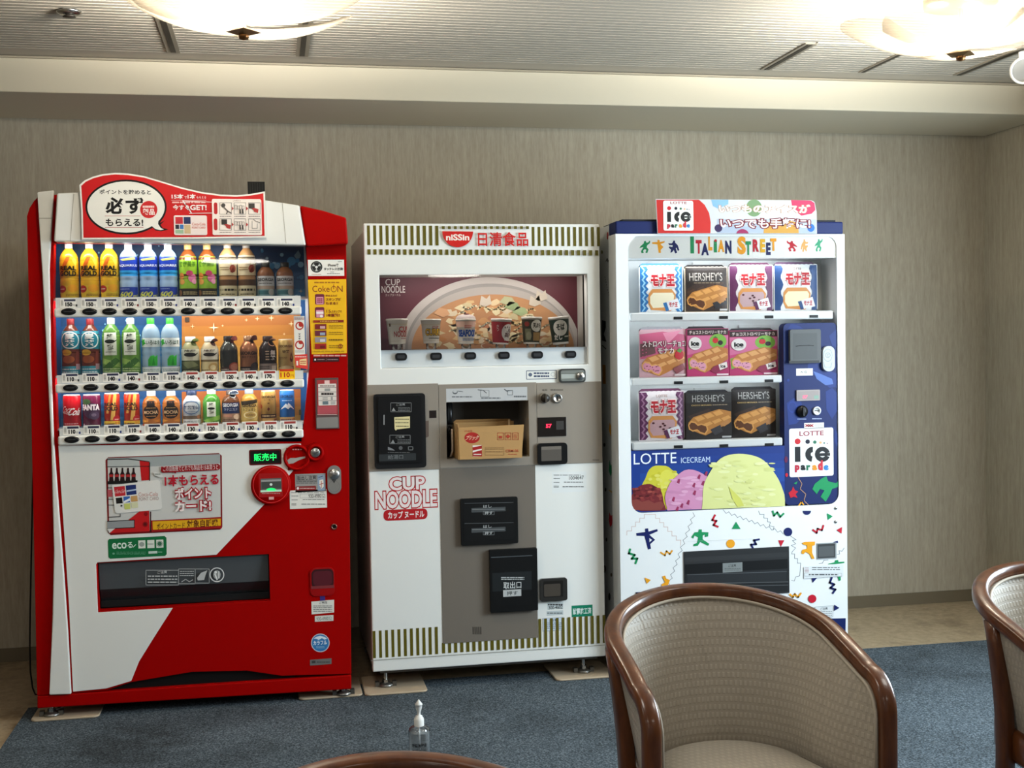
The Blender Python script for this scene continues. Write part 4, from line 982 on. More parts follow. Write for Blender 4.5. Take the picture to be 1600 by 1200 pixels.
def make_drink(kind, px, ty, row, idx):
    K = KIND[kind]; P = PROF[K['p']]
    yc = YR+.068; rr = .0335 if K['p'] in ('pet', 'water') else .0325
    if kind in ('gold', 'energycan', 'blue', 'emerald'): rr = .0285
    if K['p'] == 'small': rr = .0325
    if K['p'] == 'bcan': rr = .0330
    x, z1 = unproj(px, ty, yc); zb = ROWB[row]; h = z1-zb
    if kind in ('spring', 'sport'): rr = .0335
    c = Vector((x, yc, zb))
    t = thing(CANK.get(K['p'], 'drink_bottle'), c, '%s, %s from left in %s row, red machine' % (DESC[kind], ORD[idx], ROWN[row]) if idx < 11 else '%s, rightmost in %s row, red machine' % (DESC[kind], ROWN[row]),
              'can' if 'can' in K['p'] else 'bottle', 'sample drinks in the %s row' % ROWN[row])
    body = M(K['body'], .22) if isinstance(K['body'], str) else K['body']
    MB().lathe([(r*rr, z*h) for r, z in P['body']], c, body, seg=22).build('lid_less_body' if False else 'body', t)
    MB().lathe([(r*rr, z*h) for r, z in P['cap']], c, M(K['cap'], .4) if isinstance(K['cap'], str) else K['cap'], seg=18).build('can_top' if K['p'] == 'can' else 'cap', t)
    lb = MB()
    for a, b, col in K['label']:
        zs = [a+(b-a)*i/8 for i in range(9)]
        lb.lathe([(interp(P['body'], z)*rr+.0003, z*h) for z in zs], c, M(col, .35), seg=22)

    def em(u, v, d):
        r = interp(P['body'], min(max(v, .02), .89))
        a = max(-1.5, min(1.5, u*1.35)); q = r*rr+.0005+d
        return (c.x+q*math.sin(a), c.y-q*math.cos(a), c.z+max(v, .004)*h)
    A = Art(lb, to=lambda u, v: (u, v), emit=em, sub=True, eps=1e-4, maxlen=.17)
    for a in K['art']:
        k = a[0]
        if k == 't': A.text(a[1], a[2], a[3], a[4], a[5], a[6], a[7], a[8])
        elif k == 'r': A.rect(*a[1:])
        elif k == 'e': A.ell(*a[1:6], n=16)
        elif k == 'o': A.ring(*a[1:7], n=24)
        elif k == 'p': A.poly(a[1], a[2])
        elif k == 'b': A.bars(*a[1:])
    lb.build('label', t)
    return t


for r in range(3):
    for i, (k, px, ty) in enumerate(ROWSPEC[r]): make_drink(k, px, ty, r, i)

# ------------------------------------------------------------------ white cup noodle machine
YN = -.93
NM = thing('noodle_machine', (.217, YN, 0), 'white and grey cup noodle vending machine with olive stripes, in the middle', 'vending machine', 'vending machines along the wall')
NW, NG = M('e2e4e0', .3, coat=.2), M('8b8378', .5); NDG = M('6f685f', .5)
OLV = '5a5210'


def D(px, py): return unproj(px, py, YN)


win = prect(593, 430, 919, 569, YN); rec = prect(697, 629, 827, 713, YN)
x0, ztop = D(570.5, 349); x1 = (D(937, 352)[0]+D(945, 1027)[0])/2; zbot = .092
x0 = (D(570.5, 349)[0]+D(580, 1050)[0])/2
MB().shell(x0+.004, x1-.004, YN+.07, -.16, zbot, ztop-.02, M('cfc9bd', .4)).build('cabinet', NM, bevel=.004)
MB().prism([(x0+.006, zbot), (x1-.004, zbot), (x1-.004, ztop-.006), (x0+.006, ztop-.006)], YN+.05, YN+.07, M('2a2420', .5), [win, rec]).build('door_gasket', NM)
MB().prism([(x0, zbot), (x1, zbot), (x1, ztop), (x0, ztop)], YN, YN+.05, NW, [win, rec]).build('door', NM, bevel=.004)
b = MB(); b.box(x0+.03, x0+.05, YN+.2, YN+.24, ztop-.02, ztop+.006, '4a4034'); b.box(x0+.06, x0+.11, YN+.2, YN+.24, ztop-.02, ztop+.004, M('7a6a50', .5)); b.build('top_bracket', NM)
# printed stripes
pr = MB(); A = Art(pr, YN)
for i in range(12):
    A.rect(573.1+i*9.72, 352.3+i*.05, 578.4+i*9.72, 383+i*.05, OLV)
    A.rect(830.5+i*9.27, 354.6+i*.03, 835.4+i*9.27, 384.5+i*.03, OLV)
for i in range(39): A.rect(573.9+i*9.35, 389.5+i*.045, 579.1+i*9.35, 397.8+i*.045, OLV)
for i in range(15): A.rect(690+i*9.38, 353.5, 694.7+i*9.38, 358.2, OLV)
A.poly([(690.5, 361.5), (739, 362)]+[(714.8+24*math.cos(math.radians(a)), 362+24.5*math.sin(math.radians(a))) for a in range(8, 173, 8)], 'c4201c')
A.text('niSSin', 696.5, 366, 733, 376, 'ece6dc', .03)
A.text('日清食品', 746, 362.5, 825, 385, 'c4201c', .018)
pr.build('stripe_print', NM)
# logo on the lower left
lg = MB(); A = Art(lg, YN); RL = 'b01c22'
A.text('CUP', 608, 746, 664, 764.5, 'e8dedc', .03, 0, RL, .085); A.text('NOODLE', 586, 768.5, 683, 791.5, 'e8dedc', .03, 0, RL, .085)
A.rect(599, 797, 668, 811, RL, 7); A.text('カップ ヌードル', 606, 799.5, 663, 808.5, 'e8dedc', .03)
lg.build('logo_print', NM)
# grey band and centre panel
gb = MB()
a, b_ = D(577, 601.5); c, d = D(687, 737)
gb.box(x0+.001, c, YN-.003, YN-.0005, D(690, 733)[1], b_, NG)
gb.build('grey_side_panel', NM, bevel=.0012); gb = MB()
e, _ = D(838, 600)
gb.box(e, x1-.001, YN-.003, YN-.0005, D(890, 724.5)[1], D(890, 597)[1], NG)
gb.build('grey_side_panel', NM, bevel=.0012)
hc = prect(697, 629, 827, 713, YN-.003)
cp = MB(); cp.prism([(c+.001, D(760, 729)[1]), (e-.001, D(760, 729)[1]), (e-.001, D(760, 599)[1]), (c+.001, D(760, 599)[1])], YN-.004, YN-.0005, NG, [hc])
cp.build('serving_panel', NM, bevel=.0012)
lp = MB(); lp.box(D(690, 900)[0], D(839, 900)[0], YN-.0025, YN-.0005, D(765, 1001)[1], D(760, 729)[1]-.001, NDG); lp.build('lower_centre_panel', NM, bevel=.001)
# bottom stripes
bs = MB(); A = Art(bs, YN)
for i in range(11): A.rect(582+i*9.72, 986-i*.65, 587.4+i*9.72, 1028.3-i*.65, OLV)
for i in range(16): A.rect(690.5+i*9.5, 1004.5-i*.62, 695.6+i*9.5, 1020.5-i*.62, OLV)
for i in range(12): A.rect(841+i*9.1, 967-i*.55, 846+i*9.1, 1010.8-i*.6, OLV)
A.line([(580, 1031.5), (945, 1007.5)], .8, '8a8c84')
bs.build('bottom_stripe_print', NM)
MB().box(x0+.03, x1-.03, YN+.02, YN+.05, zbot-.012, zbot, M('55504a', .5)).build('kick_flange', NM)
for fx in (x0+.055, x1-.075): foot(NM, fx, YN+.07, zbot, .0165)
for fx in (x0+.06, x1-.08): foot(NM, fx, -.24, zbot, .0)
# display box
wx0, wz1 = D(593, 430); wx1, wz0 = D(919, 569)
NBK = YN+.16
nb = MB(); nb.box(wx0-.004, wx1+.004, NBK, NBK+.008, wz0, wz1, M('56242e', .5))
nb.box(wx0-.006, wx0, YN+.05, NBK, wz0, wz1, M('b9b7b0', .5)); nb.box(wx1, wx1+.006, YN+.05, NBK, wz0, wz1, M('b9b7b0', .5)); nb.box(wx0, wx1, YN+.05, NBK, wz1, wz1+.006, M('c8c6c0', .5)); nb.box(wx0, wx1, YN+.05, NBK, wz0-.006, wz0, M('c8c6c0', .5))
nb.build('display_box', NM)
nk = MB(); A = Art(nk, NBK-.001)
A.to = lambda u, v, y=NBK-.001: unproj(u, v, y)
X0, X1 = 597, 902
def dome(cx, cy, rx, ry, col):
    A.poly([(min(902, cx+rx*math.cos(math.radians(t))), cy-ry*math.sin(math.radians(t))) for t in range(0, 181, 4)], col)


dome(764, 546, 143, 113, 'b4aca6'); dome(766, 546, 133, 103, '8f8a86'); dome(768, 546, 131, 98, 'a49c96'); dome(770, 546, 127, 86, 'b08058')
rn = random.Random(3)
for k in range(120):
    cx = rn.uniform(655, 885); cy = rn.uniform(468, 544)
    if ((cx-770)/120)**2+((cy-545)/78)**2 > .95: continue
    A.L = 10+(k % 12)
    q = [(cx+rn.uniform(.5, 1)*rn.uniform(5, 17)*math.cos(t*.9), cy+rn.uniform(.5, 1)*rn.uniform(3, 9)*math.sin(t*.9)) for t in range(7)]
    A.poly(q, rn.choice(['c8a878', 'd4bc94', 'b88a58', 'c09060', 'cfc0a4', 'b07848', 'd8c8a0', 'a87050', 'c4b48c']))
for k in range(26):
    cx = rn.uniform(670, 870); cy = rn.uniform(480, 540); A.L = 30
    A.line([(cx+i*3.2, cy+3.2*math.sin(i*.9+k)) for i in range(8)], 2.4, rn.choice(['dcc898', 'd0b480', 'e0d4b0']))
for cx, cy, c_ in ((800, 478, '8a9a70'), (812, 486, '9aa87c'), (792, 470, 'a8a884'), (690, 488, 'c89870')):
    A.L = 32; A.poly([(cx-12, cy+2), (cx-4, cy-7), (cx+8, cy-5), (cx+13, cy+3), (cx+2, cy+8)], c_)
for cx, cy in ((835, 470), (845, 462), (758, 470)):
    A.L = 34; A.poly([(cx-9, cy+6), (cx-6, cy-8), (cx+2, cy-3), (cx+7, cy-9), (cx+10, cy+5), (cx, cy+9)], 'c0b4a4')
A.L = 40
A.text('CUP', 602, 436, 625, 446, 'd8ccc8', .0); A.text('NOODLE', 596, 447, 633, 457.5, 'd8ccc8', .01); A.text('カップヌードル', 602, 459, 626, 463, 'c0a8a4', .01)
nk.build('noodle_picture', NM)
# button strip behind the window edge
bz1 = D(756, 544.5)[1]
MB().box(wx0+.001, wx1-.001, YN+.014, YN+.05, wz0+.001, bz1, M('c4cacc', .4)).build('button_strip', NM)
bs_ = [o for o in NM.children if o.name.startswith('button_strip')][0]
for i, bx in enumerate((626.5, 681, 734.5, 787, 839, 891)):
    x, z = unproj(bx, 557.5-i*.75, YN+.012)
    m_ = MB(); m_.prism(rrect(x-.023, z-.0145, x+.023, z+.0145, .012), YN+.004, YN+.014, M('17181a', .3)); m_.prism(rrect(x-.015, z-.0065, x+.015, z+.0065, .004), YN+.003, YN+.004, M('35373a', .3))
    m_.build('select_button', bs_)
MB().box(wx0-.001, wx1+.001, YN+.0012, YN+.0032, bz1-.001, wz1+.001, GLASS).build('display_pane', NM)
area('noodle_display_tube', (.24, YN+.012, wz1-.01), (.24, YN+.12, wz1-.2), .7, .012, 1.3, (1, .96, .9))

# cups on clear stands
cupz = unproj(750, 545, YN+.08)[1]; standh = .014


def make_cup(px, ty, by, w, tilt, yaw, style, label):
    x, z1 = unproj(px, ty, YN+.07); z0 = max(unproj(px, by, YN+.07)[1], bz1-.004); h = z1-z0; r = w*.00245/2
    t = thing('noodle_cup', (x, YN+.07, z0), label, 'cup', 'sample noodle cups in the window')
    c = Vector((0, 0, 0)); col = style['col']
    o = []
    o.append(MB().lathe([(0, .002), (r*.70, .002), (r*.74, 0), (r*.745, .004), (r*.955, h*.9), (r, h*.905), (r, h*.97), (r*.96, h*.985)], c, M(col, .5), seg=32).build('cup_body', None))
    lid = MB().lathe([(r*.96, h*.985), (0, h*.99)] if not style.get('dome') else [(r*.97, h*.98), (r*.93, h*1.05), (r*.7, h*1.13), (0, h*1.18)], c, M('e0dad0' if not style.get('dome') else 'b8aaa4', .45), seg=32)
    if not style.get('dome'): lid.add([(-.008, -r*1.0, h*.975), (.008, -r*1.0, h*.975), (.006, -r*1.18, h*.95), (-.006, -r*1.18, h*.95)], [(0, 1, 2, 3)], 'dcd6cc')
    else: lid.lathe([(.006, h*1.12), (.012, h*1.165), (0, h*1.19)], (0, -r*.35, 0), M('7a3034', .4), seg=12)
    o.append(lid.build('lid', None))
    lb = MB()

    def rad(v): return r*(.745+(.955-.745)*v/.9)
    for a, b, cc in style['bands']: lb.lathe([(rad(a)+.0003, a*h), (rad(b)+.0003, b*h)], c, M(cc, .5), seg=32)

    def em(u, v, d):
        q = rad(v)+.0005+d; an = u*1.3
        return (q*math.sin(an), -q*math.cos(an), v*h)
    A = Art(lb, to=lambda u, v: (u, v), emit=em, sub=True, eps=1e-4, maxlen=.17)
    for a in style['art']:
        k = a[0]
        if k == 't': A.text(a[1], a[2], a[3], a[4], a[5], a[6], a[7], a[8])
        elif k == 'r': A.rect(*a[1:])
        elif k == 'e': A.ell(*a[1:6], n=20)
        elif k == 'p': A.poly(a[1], a[2])
        elif k == 'b': A.bars(*a[1:])
    o.append(lb.build('label', None))
    for q in o: q.parent = t; q.location = (0, 0, 0)
    t.rotation_euler = (0, tilt, yaw)
    st_ = MB(); st_.lathe([(r*.6, 0), (r*.5, .001), (r*.5, max(z0-bz1, .004)+.002)], (x, YN+.07, bz1-.0005), ACRYL, seg=20)
    tag(st_.build('cup_stand', org=(x, YN+.07, bz1)), 'clear plastic stand under '+label.split(',')[0], 'display stand', 'clear cup stands')


CW = 'e4ddd0'
cups = [
    (620, 497.5, 538, 35.5, 0, .35, dict(col=CW, bands=[(.12, .125, 'b8963c'), (.76, .77, 'c0a860')], art=[T('CUP', -.2, .68, .75, .48, 'b03028', .02), T('NOODLE', -.6, .50, .85, .28, 'b03028', .02), Ba(.0, .24, .8, .19, 1, 'a03028'), Rr(-1.0, .8, -.85, .68, '6a4a28')]), 'white noodle cup with red outlined lettering, leftmost in the noodle window'),
    (673, 498, 536.5, 33.5, 0, .15, dict(col=CW, bands=[(.10, .105, 'b8963c'), (.74, .75, 'c8b060')], art=[T('CUP', -.1, .70, .5, .60, 'c05a50', .02), T('CURRY', -.75, .60, .95, .30, '1c1810', .1), T('CURRY', -.72, .585, .92, .315, 'e0ac1c', .03), Ba(-.4, .24, .7, .17, 1, '3a3428')]), 'white noodle cup with bold yellow lettering, second in the noodle window'),
    (727.5, 497.5, 537.5, 33.5, 0, .1, dict(col=CW, dome=True, bands=[(.10, .105, 'c89a70'), (.66, .88, 'e0b8a4')], art=[Ba(-.3, .74, .3, .60, 2, 'c05a50'), T('SEAFOOD', -.9, .56, .95, .28, '1f4a96', .06), Ba(-.5, .22, .8, .12, 2, '3a5a9a')]), 'white noodle cup with blue lettering and domed lid, third in the noodle window'),
    (781.5, 497.5, 538, 34.5, .05, .1, dict(col='e0dcd4', bands=[(.06, .86, '8e1c22')], art=[El(.45, .46, .62, .33, 'e4dcd4'), T('どん', .05, .70, .8, .46, '4a1a1c', .05), T('兵衛', .1, .46, .85, .26, '4a1a1c', .05), T('き', -.6, .74, -.4, .62, 'd8c8c0'), T('つ', -.6, .60, -.4, .50, 'd8c8c0'), Ba(.1, .2, .8, .12, 1, 'e4dcd4')]), 'dark red noodle cup with white circle, fourth in the noodle window'),
    (829.5, 494.5, 537.5, 34.5, .03, 0, dict(col='ddd8cc', bands=[(.06, .88, '23281f')], art=[El(.3, .66, .5, .22, 'e0dcd0'), T('天ぷら', -.05, .76, .65, .58, '26201a', .05), Rr(.0, .42, .8, .12, 'a8824c'), Rr(-.75, .55, -.2, .14, '6a6a50'), El(-.4, .3, .25, .15, '8a8a70'), El(-.55, .72, .22, .09, '7a2420')]), 'black and brown noodle cup with food picture, fifth in the noodle window'),
    (875.5, 494, 538, 35, -.07, -.1, dict(col='e2ded6', bands=[(.08, .88, '16302a')], art=[El(.0, .58, .62, .28, 'dedacf'), T('そば', -.35, .74, .35, .50, '18241f', .05), T('だし', -.65, .36, .1, .16, 'dedacf', .05), Ba(.3, .32, .8, .22, 1, 'c8c8bc')]), 'tilted dark green noodle cup with white circle, rightmost in the noodle window')]
for c_ in cups: make_cup(*c_)

# fittings on the noodle machine
decal('bill_notice', lambda A: (A.rect(822, 579, 870, 592, '44506a', 1), A.rect(823, 580, 869, 591, 'dfe0da', .6), A.ell(828.5, 585.5, 3, 3, '5a6478'), A.bars(834, 581, 858, 590, 2, '46506a', .6), A.ring(864, 585, 3.4, 3.2, .5, '8a90a0')), YN, NM)
h = MB(); (a, b), (c, d) = D(872.5, 576.5), D(914, 597)
h.prism(rrect(a, d, c, b, .012), YN-.012, YN, M('4a4c4a', .35, .6)); h.prism(rrect(a+.006, d+.006, c-.006, b-.006, .008), YN-.013, YN-.012, M('8f948f', .35, .6)); A = Art(h, YN-.0132)
A.rect(877, 584, 900, 591, 'a4aaa4', 1); A.line([(877, 584), (900, 584)], .8, '4a504a'); x, z = D(906, 587.5); h.lathe([(.016, .0135), (.016, .02), (.010, .024), (0, .024)], (x, YN, z), STEEL, seg=20, axis=(0, -1, 0)); A.L = 160; A.ell(906, 587.5, 2, 2.4, '2a2a2a')
h.build('door_handle', NM, bevel=.001)
# hot water compartment
wd = MB(); (a, b), (c, d) = D(583, 616), D(665.5, 729.5)
wd.prism(rrect(a, d, c, b, .012), YN-.016, YN-.003, M('141517', .45)); wd.prism(rrect(a+.016, d+.02, c-.016, b-.008, .004), YN-.022, YN-.016, M('0e0f11', .4)); 
wp = wd; A = Art(wp, YN-.0222); G8 = '8a8c8c'
A.frame(610.5, 629.5, 642.5, 643.5, .6, G8); A.text('ご注意', 619, 630.5, 633, 634, G8, .02); A.bars(622, 635.5, 641, 642.5, 3, '7a7c7c', .35); A.poly([(612, 642), (618, 642), (615, 637)], G8)
A.frame(609, 680, 641, 693.5, .6, G8); A.text('ご注意', 618, 681, 632, 684.5, G8, .02); A.bars(621, 686, 640, 692.5, 3, '7a7c7c', .35); A.poly([(610.5, 692.5), (617, 692.5), (614, 687)], G8)
A.line([(600, 649), (600, 663)], 1.6, '9a9c9c'); A.frame(638, 698, 645, 703, 1, '7c7e7e'); A.poly([(606, 703), (606, 698), (613, 701), (617, 704)], '7c7e80'); A.ell(626, 700, 3, 3, '5a5c5e'); A.bars(606, 706, 640, 708, 1, '6a6c6c')
A.rect(592, 710, 650, 719, '2c3032', 1); A.text('給湯口', 606, 711, 630, 717, '6a6e70', .01)
wdo = wp.build('hot_water_door', NM, bevel=.002)
nt = MB(); A = Art(nt, YN-.0236); A.poly([(616, 652), (640.5, 650.5), (640.5, 668.5), (620, 671), (618.5, 673), (616.5, 670)], 'd8cc98'); A.bars(617.5, 653.5, 639, 656.5, 1, '4a4434'); A.bars(617.5, 659, 639, 662, 1, '5a5444'); A.bars(619, 664.5, 638.5, 667.5, 1, '3a3428'); nt.build('paper_note', wdo)
decal('sensor_window', lambda A: A.rect(670.5, 641.5, 682, 653, '1a1210'), YN-.003, NM)
decal('door_latch', lambda A: A.poly([(665, 658), (670, 657), (670, 682), (665, 684)], '6a5a50'), YN-.003, NM)
# instruction label and serving recess
decal('instruction_label', lambda A: (A.rect(697, 607.5, 824, 625, 'b8babb'), A.ell(711, 613, 4, 3, '5a5e62'), A.ell(711, 612, 3, 2, 'b8babb'), A.line([(715, 611), (723, 612)], .8, '4a4e52'), A.bars(706, 618, 738, 622, 1, '6a6e72'), A.frame(751, 610, 764, 620, .5, '4a4e52'), A.line([(747, 609), (755, 610), (760, 614)], 1, '3a3e42'), A.bars(752, 620, 782, 624, 1, '6a6e72'), A.line([(788, 608), (792, 611), (800, 610)], 1, '3a3e42'), A.frame(793, 610, 801, 617, .5, '4a4e52'), A.bars(803, 617, 822, 622, 1, '6a6e72')), YN-.004, NM)
rx0, rz1 = hc[0][0], hc[2][1]; rx1, rz0 = hc[1][0], hc[0][1]
rb = MB(); RD = .20
rb.box(rx0-.004, rx1+.004, YN+RD, YN+RD+.006, rz0-.004, rz1+.004, M('5e5850', .5))
for s0, s1 in ((rx0-.008, rx0), (rx1, rx1+.008)): rb.box(s0, s1, YN-.002, YN+RD, rz0-.004, rz1+.004, M('8b8378', .5))
rb.box(rx0-.008, rx1+.008, YN-.002, YN+RD, rz1, rz1+.008, M('5e5850', .5)); rb.box(rx0-.008, rx1+.008, YN-.002, YN+RD, rz0-.01, rz0, M('8b8378', .5))
rb.build('serving_recess', NM)
ns = MB(); ns.tube([(rx0+.022, YN+.06, rz1-.002), (rx0+.022, YN+.06, rz1-.05), (rx0+.024, YN+.055, rz1-.09)], .012, BLACK); ns.tube([(rx0+.02, YN+.09, rz0+.001), (rx0+.022, YN+.08, rz0+.06), (rx0+.014, YN+.07, rz0+.10), (rx0+.024, YN+.06, rz0+.12)], .009, M('1a1614', .4)); ns.tube([(rx0+.026, YN+.03, rz0+.115), (rx0+.026, YN+.026, rz0+.03), (rx0+.018, YN+.03, rz0+.006)], .004, M('b8a898', .4))
ns.build('water_spout', NM)
# knob, coin slot, display, note and coin cups
kn = MB(); x, z = D(850.5, 622); kn.lathe([(.021, 0), (.021, .006), (.018, .008), (0, .008)], (x, YN-.003, z), M('8e8c86', .3, .7), seg=28, axis=(0, -1, 0)); kn.lathe([(.018, .008), (.017, .02), (0, .021)], (x, YN-.003, z), M('2e2a26', .35), seg=28, axis=(0, -1, 0)); kn.box(x-.003, x+.003, YN-.034, YN-.022, z-.016, z+.016, M('4a443c', .4)); kn.build('return_knob', NM)
kc = MB(); x, z = D(870, 622); kc.lathe([(.020, 0), (.020, .007), (.017, .010), (.012, .004), (0, .004)], (x, YN-.003, z), STEEL, seg=28, axis=(0, -1, 0)); kc.box(x-.002, x+.002, YN-.0085, YN-.007, z-.009, z+.009, '141414'); kc.build('coin_slot', NM)
decal('knob_caption', lambda A: (A.text('返却', 847, 608, 855, 611, '3a342c', .01), A.bars(860, 607.5, 880, 611, 1, '4a443c')), YN-.003, NM)
LEDR = M('ff2848', .5, emit=2.0)
dp = MB(); (a, b), (c, d) = D(839.5, 652.5), D(884.5, 681); dp.box(a, c, YN-.007, YN-.002, d, b, M('1e1a18', .25)); A = Art(dp, YN-.0072); A.rect(869, 658, 881, 671, '3a3836'); A.text('57', 853, 662.5, 862, 668.5, LEDR, .04); dp.build('price_display', NM, bevel=.001)
co = MB(); (a, b), (c, d) = D(838.5, 692.5), D(885.5, 724.5); co.prism(rrect(a, d, c, b, .014), YN-.016, YN-.002, M('121314', .3)); A = Art(co, YN-.0162); A.rect(845.5, 698, 877.5, 719.5, '55504a', 1); A.rect(846, 698, 877, 702, '6e6860'); co.build('coin_return', NM, bevel=.002)
decal('maker_plate', lambda A: A.bars(926, 717.5, 936, 720, 1, '3a342c'), YN-.003, NM)
decal('service_label', lambda A: (A.rect(862.5, 738, 916.5, 768, 'dfe3e2'), A.bars(865, 741, 907, 743.5, 1, '6a6c6c'), A.bars(865, 746.5, 875, 748.5, 1, '2a2a2a'), A.bars(865, 752.5, 874, 754.5, 1, '2a2a2a'), A.bars(865, 758.5, 873, 762, 2, '2a2a2a'), A.text('1004647', 889, 744, 912, 749, '3a3a3a'), A.bars(881, 752, 911, 754.5, 1, '5a5a5a'), A.bars(879, 759, 912, 762, 1, '3a3a3a')), YN, NM)
fk = MB(); (a, b), (c, d) = D(718.5, 779), D(808.5, 847.5); fk.prism(rrect(a, d, c, b, .006), YN-.018, YN-.002, M('090a0b', .45)); A = Art(fk, YN-.0182)
for k in (0, 1):
    o_ = k*31.5
    A.rect(724.5, 782.5+o_, 803.5, 811+o_, '0c0d0e', 1.5); A.line([(726, 786.5+o_), (802, 785+o_)], .6, '5a5e60'); A.rect(736.5, 794+o_, 790, 798.5+o_, '44484a', 1); A.line([(738, 796+o_), (788, 795.5+o_)], .7, '8c9092'); A.text('はし', 755, 789+o_, 768, 793+o_, 'a8acac', .02); A.text('押す', 757, 799.5+o_, 770, 803.5+o_, 'b8bcbc', .01); A.frame(755, 799+o_, 772, 804.2+o_, .4, '8a8e90')
fk.build('chopstick_dispenser', NM, bevel=.002)
pk = MB(); (a, b), (c, d) = D(763.5, 858.5), D(839, 951.5); pk.prism(rrect(a, d, c, b, .004), YN-.022, YN-.002, M('08090a', .45)); A = Art(pk, YN-.0222)
A.rect(769, 866, 831, 944, '0a0b0c', 1); A.rect(769, 895.5, 831, 921, '1c2022'); A.line([(768, 871), (831, 868)], 1.4, '4a5054'); A.bars(783, 901, 819, 906.5, 2, 'b8bcbc', .5); A.text('取出口', 786.5, 909.5, 814.5, 919, 'd0d4d4', .01); A.rect(786, 922, 814.5, 931, 'b4b8b8'); A.text('押す', 792, 924, 809, 929.5, '2a2e30', .01)
pk.build('pickup_door', NM, bevel=.002)
c2_ = MB(); (a, b), (c, d) = D(842.5, 904), D(885.5, 937); c2_.prism(rrect(a, d, c, b, .010), YN-.014, YN, M('2b2a28', .35)); A = Art(c2_, YN-.0142); A.rect(849, 908.5, 880, 932, '15120f', 1); A.rect(850, 913, 876, 931, '433d36', 2); c2_.build('coin_cup', NM, bevel=.002)
decal('number_label', lambda A: (A.rect(855, 942, 880, 951.5, 'c4cccc'), A.bars(856, 943, 879, 946.5, 1, '4a4a4a', .7), A.text('300-4602', 857, 947, 879, 951, '3a3a3a', .02), A.rect(854, 955, 880, 960.5, 'b8c2c4'), A.bars(855, 956, 879, 960, 1, '6a7274')), YN, NM)
decal('caution_label', lambda A: (A.rect(848, 966, 880, 984.5, '9aa8b8'), A.rect(848.5, 966.5, 879.5, 984, 'c4d0dc'), A.text('ご注意', 858, 967.5, 870, 970.5, '4a5868', .01), A.bars(850, 972, 878, 983, 4, '7a8898', .4)), YN-.0012, NM)
decal('green_notice', lambda A: (A.rect(893, 946.5, 926, 962.5, '0f7a5c'), A.text('耐震施工済', 895, 950.5, 924, 959, 'dce8e4', .02)), YN, NM)
vt = MB(); A = Art(vt, YN-.0025)
for k in range(5): A.rect(738.5+k*3, 979.5, 740+k*3, 991, '1c1814')
vt.build('vent_slots', NM)

# cardboard box standing in the serving recess
CB = M('b08a58', .8); CBI = M('8a6a42', .85)
bx0, bz1_ = unproj(717, 668, YN-.05); bx1, bz0 = unproj(819.5, 712, YN-.05)
bz0 = rz0+.0008; by0, by1 = YN-.052, YN+.10
k = MB(); th = .004
k.add([(bx0, by0, bz0), (bx1-.012, by0, bz0), (bx1, by0, bz1_+.004), (bx0-.002, by0, bz1_)], [(0, 1, 2, 3)], CB)
k.add([(bx0, by0+th, bz0), (bx1-.012, by0+th, bz0), (bx1, by0+th, bz1_+.004), (bx0-.002, by0+th, bz1_)], [(0, 1, 2, 3)], CBI)
k.add([(bx0-.002, by0, bz1_), (bx1, by0, bz1_+.004), (bx1, by0+th, bz1_+.004), (bx0-.002, by0+th, bz1_)], [(0, 1, 2, 3)], M('9a7648', .9))
kb = k.build('front_wall', None, org=(0, 0, 0))
t = thing('cardboard_box', ((bx0+bx1)/2, (by0+by1)/2, bz0), 'open brown cardboard box with red printing in the serving recess of the noodle machine', 'box')
kb.parent = t; kb.location = -t.location
w = MB(); w.box(bx0-.005, bx0, by0+.002, by1, bz0, bz1_+.012, CB); w.box(bx1-.012, bx1-.008, by0+.006, by1, bz0, bz1_-.01, CB); w.box(bx0, bx1-.012, by1-th, by1, bz0, bz1_+.01, CB); w.box(bx0, bx1-.012, by0+th, by1-th, bz0, bz0+th, CBI)
w.build('side_walls', t)
f = MB(); f.add([(bx0-.002, by1, bz1_+.01), (bx1-.02, by1, bz1_+.01), (bx1-.03, by1-.01, bz1_+.02), (bx0+.01, by1-.01, bz1_+.022)], [(0, 1, 2, 3)], CB); f.box(bx1-.04, bx1-.032, by1-.03, by1-.024, bz1_-.005, bz1_+.018, M('c8aa80', .7)); f.build('back_flap', t)
q = MB(); A = Art(q, by0)
A.ell(737.5, 684, 12, 8.6, 'a42420'); A.text('ブリック', 728, 680.5, 747.5, 687.5, 'e0c4a8', .02, .2); A.text('meiji', 726, 672, 738, 675.5, '9a3c2c', .01)
A.rect(738.5, 696, 753, 713, 'e4dcd4'); A.poly([(738.5, 699), (753, 696), (753, 701), (738.5, 704)], '9c2020'); A.poly([(738.5, 707), (753, 703), (753, 713), (738.5, 713)], '9c2020'); A.bars(740, 708.5, 752, 711.5, 1, 'e4dcd4', .6)
for kx in range(3):
    A.frame(777.5+kx*11.7, 676.5, 786.5+kx*11.7, 687, .7, 'a8402c')
A.poly([(779.5, 685), (779.5, 681), (784.5, 681), (784.5, 685)], 'a8402c'); A.poly([(793.7, 678.5), (797.5, 681.5), (793.7, 685.5), (790, 681.5)], 'a8402c'); A.bars(802.5, 678.5, 808, 685.5, 3, 'a8402c')
A.frame(758, 699, 787, 711, .4, '7a5a38'); A.bars(759, 700, 786, 703, 1, '7a5a38', .3); A.bars(759, 704.5, 786, 707, 1, '7a5a38', .3); A.text('CRM-36', 790, 702.5, 810, 706, 'a8402c', .01); A.bars(794, 708.5, 808, 711, 1, 'a8402c', .4)
q.build('box_print', t)

